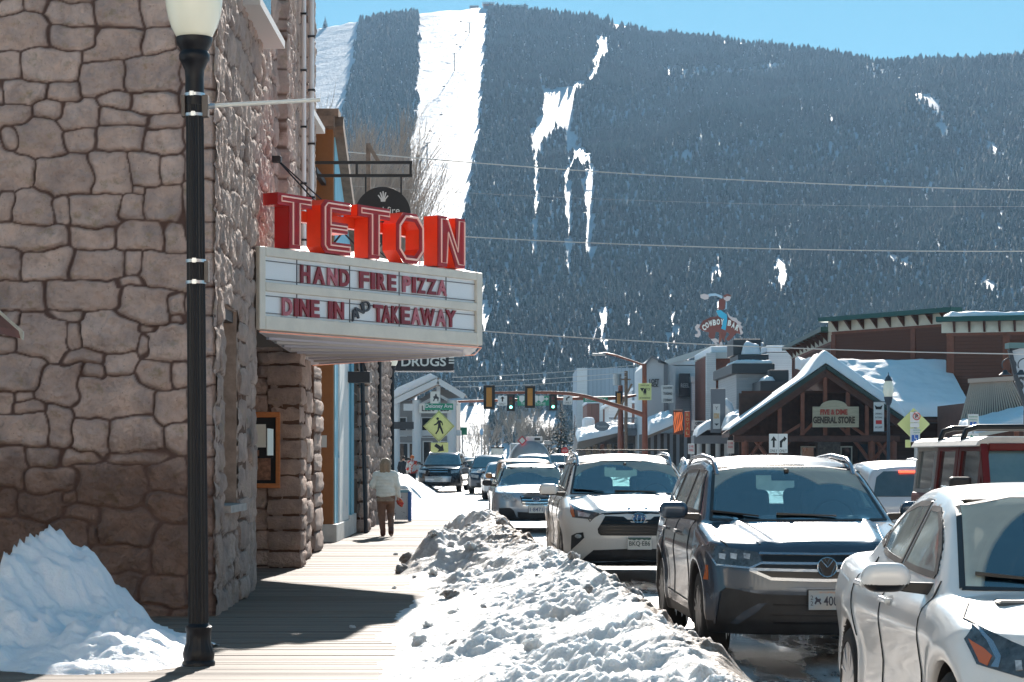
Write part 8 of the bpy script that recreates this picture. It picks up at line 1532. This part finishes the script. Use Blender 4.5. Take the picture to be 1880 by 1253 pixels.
# ---- wires and poles
def wire(label,pts,Y,r=.015,sag=.25):
    a=P(pts[0][0],pts[0][1],Y);b=P(pts[1][0],pts[1][1],Y);ps=[a.lerp(b,s_)-Vector((0,0,sag*4*s_*(1-s_)))for s_ in np.linspace(0,1,25)]
    tag(MB().tube(ps,r,5).build('power_line',M('wire_grey',(.62,.58,.54),.5),None),label,'wire','overhead wires across the street')
wire('overhead wire highest across the forest, level with the sign bracket',((560,272),(2060,352)),60);wire('overhead wire crossing the forest level with the red neon letters',((560,416),(2060,460)),60);wire('low overhead wire passing in front of the rooftop rider sign',((560,582),(2060,652)),60);wire('very thin faint wire just below the highest wire',((560,336),(2060,378)),62,.004)
for px_,lb in((556,'wooden utility pole hidden behind the stone theatre'),(2060,'wooden utility pole outside the right edge')):tag(MB().tube([(X(px_,60.6),60.6,0),(X(px_,60.6),60.6,11.2)],[.16,.12],10).build('utility_pole',MATS['weathered_timber'],None,smooth=1),lb,'utility pole')
for i,(a,b)in enumerate((((830,693),(1182,669)),((830,701),(1150,684)),((830,711),(1150,692)))):wire(('upper','middle','lower')[i]+' of the three thin wires behind the traffic signals',(a,b),152,.022,.15)
t=thing('utility_pole','leaning wooden utility pole with a transformer near the far signal','utility pole',(X(1150,152),152.4,0));MB().tube([(X(1150,152),152.4,0),(X(1150,152),152.4,Z(681,152))],.12,8).build('pole',MATS['weathered_timber'],t);MB().bar(P(1128,770,152.4),P(1160,705,152.4),.14).build('brace',MATS['weathered_timber'],t);MB().lathe([(.3,0),(.3,.8)],P(1133,708,152.2),12).build('transformer',GALV,t);MB().bar(P(1130,697,152.3),P(1158,697,152.3),.1).build('crossarm',MATS['weathered_timber'],t)
# ---- newspaper boxes
t=thing('newspaper_box','white spotted newspaper box with blue side and snow on top beside the walking woman','newspaper box',(X(740,53.6),53.9,0));Yn=53.6
MB().box((X(724,Yn),Yn,.05),(X(749,Yn),Yn+.45,Z(905,Yn))).build('box',M('spotted_white',(.66,.66,.66),.5,col2=(.03,.03,.03),vs=7,thr=(.60,.63)),t,bevel=.01);MB().box((X(749,Yn),Yn-.03,.02),(X(755,Yn),Yn+.5,Z(903,Yn))).build('side_panel',M('box_blue',(.03,.16,.45),.4),t,bevel=.01);MB().box((X(722,Yn),Yn-.02,Z(905,Yn)),(X(752,Yn),Yn+.5,Z(900,Yn))).build('lid',M('box_teal',(.20,.42,.52),.4),t,bevel=.01);snow_pad('snow_cap',(X(724,Yn),X(750,Yn),Yn,Yn+.45),lambda x,y:x*0+Z(900,Yn),.08,parent=t,res=.04,edge=.1)
# ================================================================ bare trees, conifers, ridge
def bare_tree(name,label,base,h,spread,seed,mat,depth=6,grp=None,lean=0.):
    rg=random.Random(seed);t=thing(name,label,'tree',base,group=grp);tr=MB();tw=MB()
    def grow(p,d,l,r,k):
        q=p+d*l;(tr if k<2 else tw).tube([p,(p+q)/2+Vector((rg.uniform(-1,1),rg.uniform(-1,1),0))*l*.04,q],[r,r*.85,r*.7],5 if k<2 else 3,caps=False)
        if k>=depth:return
        n=3 if k<3 else rg.choice((2,3,3))
        for i in range(n):
            a=rg.uniform(0,6.28);b=rg.uniform(.25,.78)*spread;u=d.orthogonal().normalized();v=d.cross(u);nd=(d*math.cos(b)+(u*math.cos(a)+v*math.sin(a))*math.sin(b)+Vector((0,0,.15))).normalized()
            grow(p+(q-p)*rg.uniform(.55,1.)if i else q,nd,l*rg.uniform(.62,.86),r*.62,k+1)
    for i in range(3 if depth>5 else 2):grow(Vector((rg.uniform(-.3,.3),rg.uniform(-.3,.3),0)),Vector((rg.uniform(-.22,.22)+lean,rg.uniform(-.2,.2),1)).normalized(),h*.285,h*.010,0)
    tr.build('trunk',mat,t,world=False,smooth=3);tw.build('twigs',mat,t,world=False,smooth=3)
TW=M('pale_twigs',(.44,.35,.29),.8);TW2=M('ashen_twigs',(.36,.32,.28),.8)
for i,(px_,pyt,Y,sp_,lb)in enumerate(((604,128,112,.54,'tall leafless cottonwood rising behind the pale blue shop'),(640,190,118,.48,'leafless cottonwood leaning over the ski run behind the round sign'),(590,200,125,.5,'lower leafless tree tight behind the brown shop wall'),(664,320,112,.46,'lowest leafless tree just above the red neon letters'))):
    bare_tree('cottonwood',lb,(X(px_,Y),Y,0),Z(pyt,Y)/1.08,sp_,30+i,TW,7 if i<2 else 6,'leafless cottonwoods behind the shops')
for i,(px_,pyt,Y,lb)in enumerate(((948,742,262,'pale bare tree left of the tank truck far away'),(975,745,255,'pale bare tree right behind the tank truck'),(860,770,240,'thin bare tree beside the white porch'),(895,770,270,'thin bare tree in front of the snowy slope foot'),(1000,765,250,'bare tree between the pale tree and the dark spruces'))):
    bare_tree('bare_tree',lb,(X(px_,Y),Y,0),Z(pyt,Y)/.95,.8,50+i,TW2,6,'bare trees at the end of the street')
NDL=M('needles_near',(.035,.05,.038),.8,var=.5,vs=2.)
def spruce(name,label,base,h,w_,seed,grp=None,mat=NDL):
    rg=np.random.default_rng(seed);t=thing(name,label,'tree',base,group=grp);MB().tube([(0,0,-.5),(0,0,h*.97)],[h*.018,h*.002],6).build('trunk',TIM,t,world=False);V=[];Fc=[]
    N=int(500+60*h);zz_=rg.random(N)**1.25*.92+.07;an=rg.random(N)*6.283;rad=w_*(1-zz_)**.85*rg.uniform(.45,1.15,N)+.02;ln=w_*.28*(1.15-zz_)
    for z_,a,r_,l_ in zip(zz_*h,an,rad,ln):
        c,s_=math.cos(a),math.sin(a);b=len(V);V+=[(c*(r_-l_),s_*(r_-l_),z_+.1*l_),(c*r_-s_*l_*.45,s_*r_+c*l_*.45,z_-.22*l_),(c*(r_+.3*l_),s_*(r_+.3*l_),z_-.38*l_),(c*r_+s_*l_*.45,s_*r_-c*l_*.45,z_-.22*l_)];Fc+=[(b,b+1,b+2),(b,b+2,b+3)]
    mesh_obj('crown',V,Fc,mat,t)
for i,(px_,pyt,Y,wpx,lb)in enumerate(((1030,735,232,30,'large dark spruce left of the corrugated hall'),(1055,760,226,22,'dark spruce against the snowy porch roof'),(1008,762,240,16,'small dark spruce beside the pale bare trees'),(890,745,300,9,'slim dark conifer at the foot of the ski slope'),(912,752,300,9,'slim dark conifer right of the other slim one at the slope foot'))):
    spruce('spruce_tree',lb,(X(px_,Y),Y,0),Z(pyt,Y),mpx(wpx,Y),60+i,'spruces at the end of the street')
def terrain(px_,py_):
    ys_=np.arange(920.,2750.,4.);z_=mount_z(ys_*(px_-CX)/F,ys_);e=HY-(z_-CH)/ys_*F;k=np.where(e<=py_)[0];return ys_[k[0]]if len(k)else 2590.
for i,(px_,hp,lb)in enumerate(((597,20,'lone conifer on the left snowy ridge beside the stone wall'),(783,10,'tiny conifer on the ridge at the top of the ski run'),(811,19,'round conifer on the ridge left of the lift station'),(831,13,'conifer on the ridge nearest the lift station'),(640,10,'small conifer on the ridge above the left snowfield'))):
    Yt=2575.;y_=np.interp(px_,RX,RY);zb2=mount_z(np.array([X(px_,Yt)]),np.array([Yt]))[0];spruce('pine_tree',lb,(X(px_,Yt),Yt,zb2-1),mpx(hp,Yt)+2,mpx(hp,Yt)*.28,80+i,'lone conifers on the ridge',m_for)
Yt=2560.;zr_=lambda px_:mount_z(np.array([X(px_,Yt)]),np.array([Yt]))[0]
t=thing('summit_lodge','small red brown lodge on the ridge at the top of the ski run','building',(X(925,Yt),Yt,zr_(925)));z0=zr_(925)-3
MB().box((X(887,Yt),Yt,z0),(X(906,Yt),Yt+14,z0+12)).build('wall',M('lodge_red',(.30,.09,.06),.7),t);MB().box((X(885,Yt),Yt-1,z0+12),(X(908,Yt),Yt+15,z0+14)).build('roof',S_ROOF,t);MB().box((X(906,Yt),Yt+2,z0),(X(968,Yt),Yt+14,z0+9)).build('wall',M('lodge_grey',(.25,.2,.19),.7),t);MB().box((X(906,Yt),Yt+1,z0+9),(X(970,Yt),Yt+15,z0+11)).build('roof',S_ROOF,t);MB().box((X(889,Yt),Yt-.3,z0+6),(X(904,Yt),Yt,z0+9)).build('window',GL,t)
t=thing('lift_station','small chairlift top station on posts at the ridge','lift station',(X(868,Yt),Yt,zr_(868)));z0=zr_(868);MB().box((X(862,Yt),Yt,z0+7),(X(879,Yt),Yt+6,z0+11)).build('cabin',M('lodge_grey'),t,bevel=.5);m=MB()
for px_ in(865,869):m.bar((X(px_,Yt),Yt+2,z0-6),(X(px_,Yt),Yt+2,z0+7),.7)
m.build('post',GALV,t)
LG=M('lift_grey',(.16,.16,.17),.5)
for i,(px_,py_,hp)in enumerate(((834,132,34),(784,305,42),(862,62,20))):
    Yt_=terrain(px_,py_);x_,z_=X(px_,Yt_),Z(py_,Yt_);h_=mpx(hp,Yt_);t=thing('lift_tower',('upper','lower','topmost')[i]+' slender chairlift tower on the ski run','lift tower',(x_,Yt_,z_),group='chairlift towers');MB().bar((x_,Yt_,z_-2),(x_,Yt_,z_+h_),.9).build('mast',LG,t);MB().bar((x_-3,Yt_,z_+h_),(x_+3,Yt_,z_+h_),.5).build('crossarm',LG,t)
proto=None
for i,(px_,py_)in enumerate(((855,58),(838,82),(815,159),(810,211),(790,241),(783,268),(762,318),(758,345),(748,372),(846,40))):
    Yt_=terrain(px_,py_+10)-6;loc=(X(px_,Yt_),Yt_,Z(py_,Yt_));n_=('third','fourth','fifth','sixth','seventh','eighth','ninth','tenth','eleventh','topmost')[i];lb='chairlift chair hanging over the ski run, '+('topmost of the row' if i==9 else('lowest of the row' if i==8 else n_.replace('third','second')+' from the ridge' if i==0 else('third','fourth','fifth','sixth','seventh','eighth','ninth')[i-1]+' from the ridge'))
    if proto is None:
        proto=thing('lift_chair',lb,'chairlift chair',loc,group='chairs of the ski lift');MB().cbox((0,0,0),(2.6,1.2,.9)).build('seat',LG,proto,world=False,bevel=.2);MB().bar((0,0,.4),(0,0,3.),.25).build('hanger',LG,proto,world=False)
    else:
        c_=proto.copy();COL.objects.link(c_);c_.location=loc;c_['label']=lb
        for ch in proto.children:k=ch.copy();COL.objects.link(k);k.parent=c_
# ================================================================ people
def sdf_obj(name,f,lo,hi,res,mat,parent):
    V,Fc=surfnet(f,lo,hi,res);return mesh_obj(name,V,Fc,mat,parent,smooth=4)
def hand_f(x,y,z,w,d,side,curl=.6):
    """hand hanging from wrist w: palm, four unequal fingers, thumb; d = unit direction of the fingers"""
    w=np.array(w);d=np.array(d);s=np.array([side,0,0.]);f=capsule(x,y,z,w,w+d*.045,.026,.030);f=smin(f,capsule(x,y,z,w+d*.05-np.array([0,.022,0]),w+d*.07+np.array([0,.022,0]),.017,.017),.02)
    for k,(o,l)in enumerate(((-.030,.062),(-.010,.072),(.010,.068),(.029,.054))):
        a=w+d*.075+np.array([0,o,0]);b=a+d*l*.55-s*.006;c=b+d*l*.5*(1-curl*.5)-s*l*.5*curl
        f=smin(f,smin(capsule(x,y,z,a,b,.0095,.009),capsule(x,y,z,b,c,.009,.0075),.004),.005)
    a=w+d*.02+np.array([0,.03,0]);b=a+d*.035+np.array([0,.022,0])-s*.01;return smin(f,smin(capsule(x,y,z,a,b,.013,.011),capsule(x,y,z,b,b+d*.03-s*.008,.011,.009),.006),.01)
SKIN=M('skin',(.52,.30,.22),.5);HAIR=M('ash_blonde_hair',(.30,.21,.14),.6,var=.35,vs=30,stretch=(4,4,.5));JKT=M('cream_fleece',(.70,.70,.64),.85,var=.08,vs=12,bump=.4,bs=50);TRS=M('brown_trousers',(.19,.10,.065),.8,var=.15,vs=8,bump=.2,bs=20);SHO=M('brown_boots',(.10,.04,.03),.6);TUN=M('taupe_hem',(.26,.19,.14),.8,var=.2,vs=14)
loc=G(708,985);w_=thing('person','woman in cream fleece jacket and brown trousers walking away along the boardwalk','person',(loc.x,loc.y,0),R(2));
legs=[((-.09,0,.84),(-.085,.06,.46),(-.055,-.02,.10),(-.055,.10,.035)),((.095,0,.84),(.10,.10,.47),(.115,-.20,.16),(.12,-.22,.05))]
body=lambda x,y,z:smin(smin(smin(capsule(x,y*1.35,z,(0,.0,.86),(0,.0,1.18),.125,.13),capsule(x,y,z,(-.15,0,1.28),(.15,0,1.28),.06,.06),.08),capsule(x,y,z,(0,0,1.28),(0,.01,1.42),.052,.05),.04),ellip(x,y,z,(0,.015,1.485),(.078,.095,.112)),.02)
def skinf(x,y,z):
    f=body(x,y,z)+0.;f=smin(f,smax(ellip(x,y,z,(0,.108,1.47),(.014,.018,.022)),-9,.01),.012)
    for s_,L_ in((-1,legs[0]),(1,legs[1])):f=smin(f,smin(capsule(x,y,z,L_[0],L_[1],.080,.055),capsule(x,y,z,L_[1],L_[2],.052,.036),.02),.03);f=smin(f,capsule(x,y,z,L_[2],L_[3],.034,.03),.02)
    for a,b,c in(((-.19,0,1.27),(-.265,.0,1.04),(-.20,.20,1.02)),((.19,0,1.27),(.235,-.02,1.02),(.262,.03,.80))):f=smin(f,smin(capsule(x,y,z,a,b,.047,.040),capsule(x,y,z,b,c,.038,.028),.015),.03)
    f=smin(f,hand_f(x,y,z,(.262,.03,.79),(.05,.05,-.997),1,.8),.012);f=smin(f,hand_f(x,y,z,(-.19,.22,1.02),(.3,.95,0.05),-1,.7),.012);return f
sdf_obj('body',skinf,(-.4,-.35,-.0),(.4,.42,1.63),.013,SKIN,w_)
sdf_obj('hair',lambda x,y,z:smax(smin(ellip(x,y,z,(0,-.005,1.495),(.112,.118,.118)),sdbox(x,y,z,(0,-.045,1.40),(.112,.075,.12),.06),.04),y-.065,.02)+.008*np.sin(x*70)*np.cos(z*9),(-.2,-.2,1.2),(.2,.2,1.68),.010,HAIR,w_)
def jk(x,y,z):
    f=smin(capsule(x*.86,y*1.12,z,(0,0,.90),(0,0,1.20),.172,.172),capsule(x,y,z,(-.16,0,1.265),(.16,0,1.265),.085,.085),.07);f=smin(f,capsule(x,y,z,(0,0,1.30),(0,0,1.37),.075,.068),.04);f=smax(f,.80-z,.015)
    for a,b,c in(((-.18,0,1.26),(-.272,.0,1.04),(-.205,.19,1.02)),((.18,0,1.26),(.243,-.02,1.02),(.262,.03,.84))):f=smin(f,smin(capsule(x,y,z,a,b,.075,.064),capsule(x,y,z,b,c,.062,.050),.02),.035)
    return f+.0035*np.sin(z*95)*(np.abs(x)<.19)+.006*np.sin(z*31+x*14)
sdf_obj('jacket',jk,(-.4,-.3,.75),(.4,.35,1.48),.012,JKT,w_);sdf_obj('tunic_hem',lambda x,y,z:smax(smax(capsule(x*.88,y*1.25,z,(0,0,.7),(0,0,1.0),.170,.150),.72-z,.01),z-.86,.01),(-.25,-.25,.68),(.25,.25,.9),.012,TUN,w_)
def tr_(x,y,z):
    f=capsule(x*.92,y*1.25,z,(0,0,.80),(0,0,.88),.155,.14)
    for L_ in legs:f=smin(f,smin(capsule(x,y,z,L_[0],L_[1],.103,.078),capsule(x,y,z,L_[1],L_[2],.074,.056),.02),.03)
    return smax(f,-(z-.115),.01)+.003*np.sin(z*40+x*30)
sdf_obj('trousers',tr_,(-.3,-.35,.08),(.3,.3,1.0),.013,TRS,w_)
for L_ in legs:sdf_obj('boot',lambda x,y,z:smin(capsule(x,y,z,L_[2],(L_[2][0],L_[2][1],L_[3][2]+.03),.058,.052),capsule(x,y,z,(L_[2][0],L_[2][1],L_[3][2]+.01)if L_[3][1]>0 else(L_[2][0],L_[2][1]-.05,.13),(L_[3][0],L_[3][1]+(.06 if L_[3][1]>0 else .08),.042),.048,.038),.03),(L_[2][0]-.15,-.4,-.02),(L_[2][0]+.15,.3,.3),.011,SHO,w_)
gl_=tag(sdf_obj('gloves',lambda x,y,z:smin(ellip(x,y,z,(0,0,0),(.062,.05,.075)),ellip(x,y,z,(.035,0,-.045),(.05,.04,.05)),.02)+.008*np.sin(x*60+z*50),(-.12,-.1,-.14),(.13,.1,.12),.009,M('glove_red',(.45,.03,.02),.7,col2=(.65,.22,.05),vs=26,thr=(.52,.58)),None),'red and orange knitted gloves held in the right hand of the woman','gloves');gl_.location=w_.matrix_basis@Vector((.285,.03,.70))
def small_person(label,px_,Y,h,jm,lm_,seed,hat=None):
    p=thing('person',label,'person',(X(px_,Y),Y,0));k=h/1.7;rg=random.Random(seed);a_=rg.uniform(.05,.2)
    L=[((-.09,0,.88),(-.10,.05,.48),(-.10,-a_*.3,.08)),((.09,0,.88),(.10,.06,.48),(.11,a_,.08))];A_=[((-.2,0,1.38),(-.27,-.03,1.1),(-.24,.1,.88)),((.2,0,1.38),(.27,.0,1.1),(.22,.12,.92))]
    def f(x,y,z):
        x,y,z=x/k,y/k,z/k;r=smin(capsule(x,y,z,(0,0,.95),(0,0,1.3),.14,.15),capsule(x,y,z,(0,0,1.4),(0,0,1.52),.05,.05),.03);r=smin(r,ellip(x,y,z,(0,0,1.6),(.08,.095,.115)),.02);r=smin(r,ellip(x,y,z,(0,-.10,1.59),(.014,.02,.022)),.01)
        for l in L:r=smin(r,smin(capsule(x,y,z,l[0],l[1],.08,.055),capsule(x,y,z,l[1],l[2],.05,.04),.02),.02);r=smin(r,capsule(x,y,z,l[2],(l[2][0],l[2][1]-.14,.045),.045,.04),.02)
        for l in A_:r=smin(r,smin(capsule(x,y,z,l[0],l[1],.05,.04),capsule(x,y,z,l[1],l[2],.038,.03),.01),.02);r=smin(r,capsule(x,y,z,l[2],(l[2][0],l[2][1]-.01,l[2][2]-.12),.035,.02),.01)
        return r*k
    sdf_obj('body',f,(-.45,-.35,0),(.45,.35,1.85),.028,SKIN,p)
    def g(x,y,z):
        x,y,z=x/k,y/k,z/k;r=smax(smin(capsule(x,y,z,(0,0,.95),(0,0,1.32),.19,.17),capsule(x,y,z,(-.16,0,1.38),(.16,0,1.38),.085,.085),.05),.82-z,.02)
        for l in A_:r=smin(r,smin(capsule(x,y,z,l[0],l[1],.08,.07),capsule(x,y,z,l[1],l[2],.065,.055),.01),.03)
        return r*k
    sdf_obj('jacket',g,(-.45,-.35,.6),(.45,.35,1.6),.028,jm,p)
    def tt(x,y,z):
        x,y,z=x/k,y/k,z/k;r=capsule(x,y,z,(0,0,.86),(0,0,.95),.15,.15)
        for l in L:r=smin(r,smin(capsule(x,y,z,l[0],l[1],.105,.08),capsule(x,y,z,l[1],l[2],.075,.065),.02),.02)
        return r*k
    sdf_obj('trousers',tt,(-.35,-.35,.02),(.35,.35,1.2),.03,lm_,p);sdf_obj('hat' if hat else 'hair',lambda x,y,z:ellip(x,y,z,(0,.01*k,1.64*k),(.10*k,.115*k,.11*k)),(-.2,-.2,1.4*k),(.2,.2,1.9*k),.025,hat or M('dark_hair',(.03,.02,.015),.7),p)
DJ=M('dark_jacket',(.03,.03,.035),.7)
small_person('person in red and white checked jacket with orange hat beside the black suv',757,104,1.66,M('check_jacket',(.70,.06,.03),.7,col2=(.75,.72,.68),vs=5,thr=(.49,.51)),DJ,1,M('orange_hat',(.7,.16,.04),.7));small_person('person in dark coat half hidden behind the white snow bank',741,108,1.62,DJ,DJ,2);small_person('person in black jacket between the dark coated person and the checked jacket',749,109,1.55,M('black_jacket',(.02,.02,.022),.6),DJ,3)
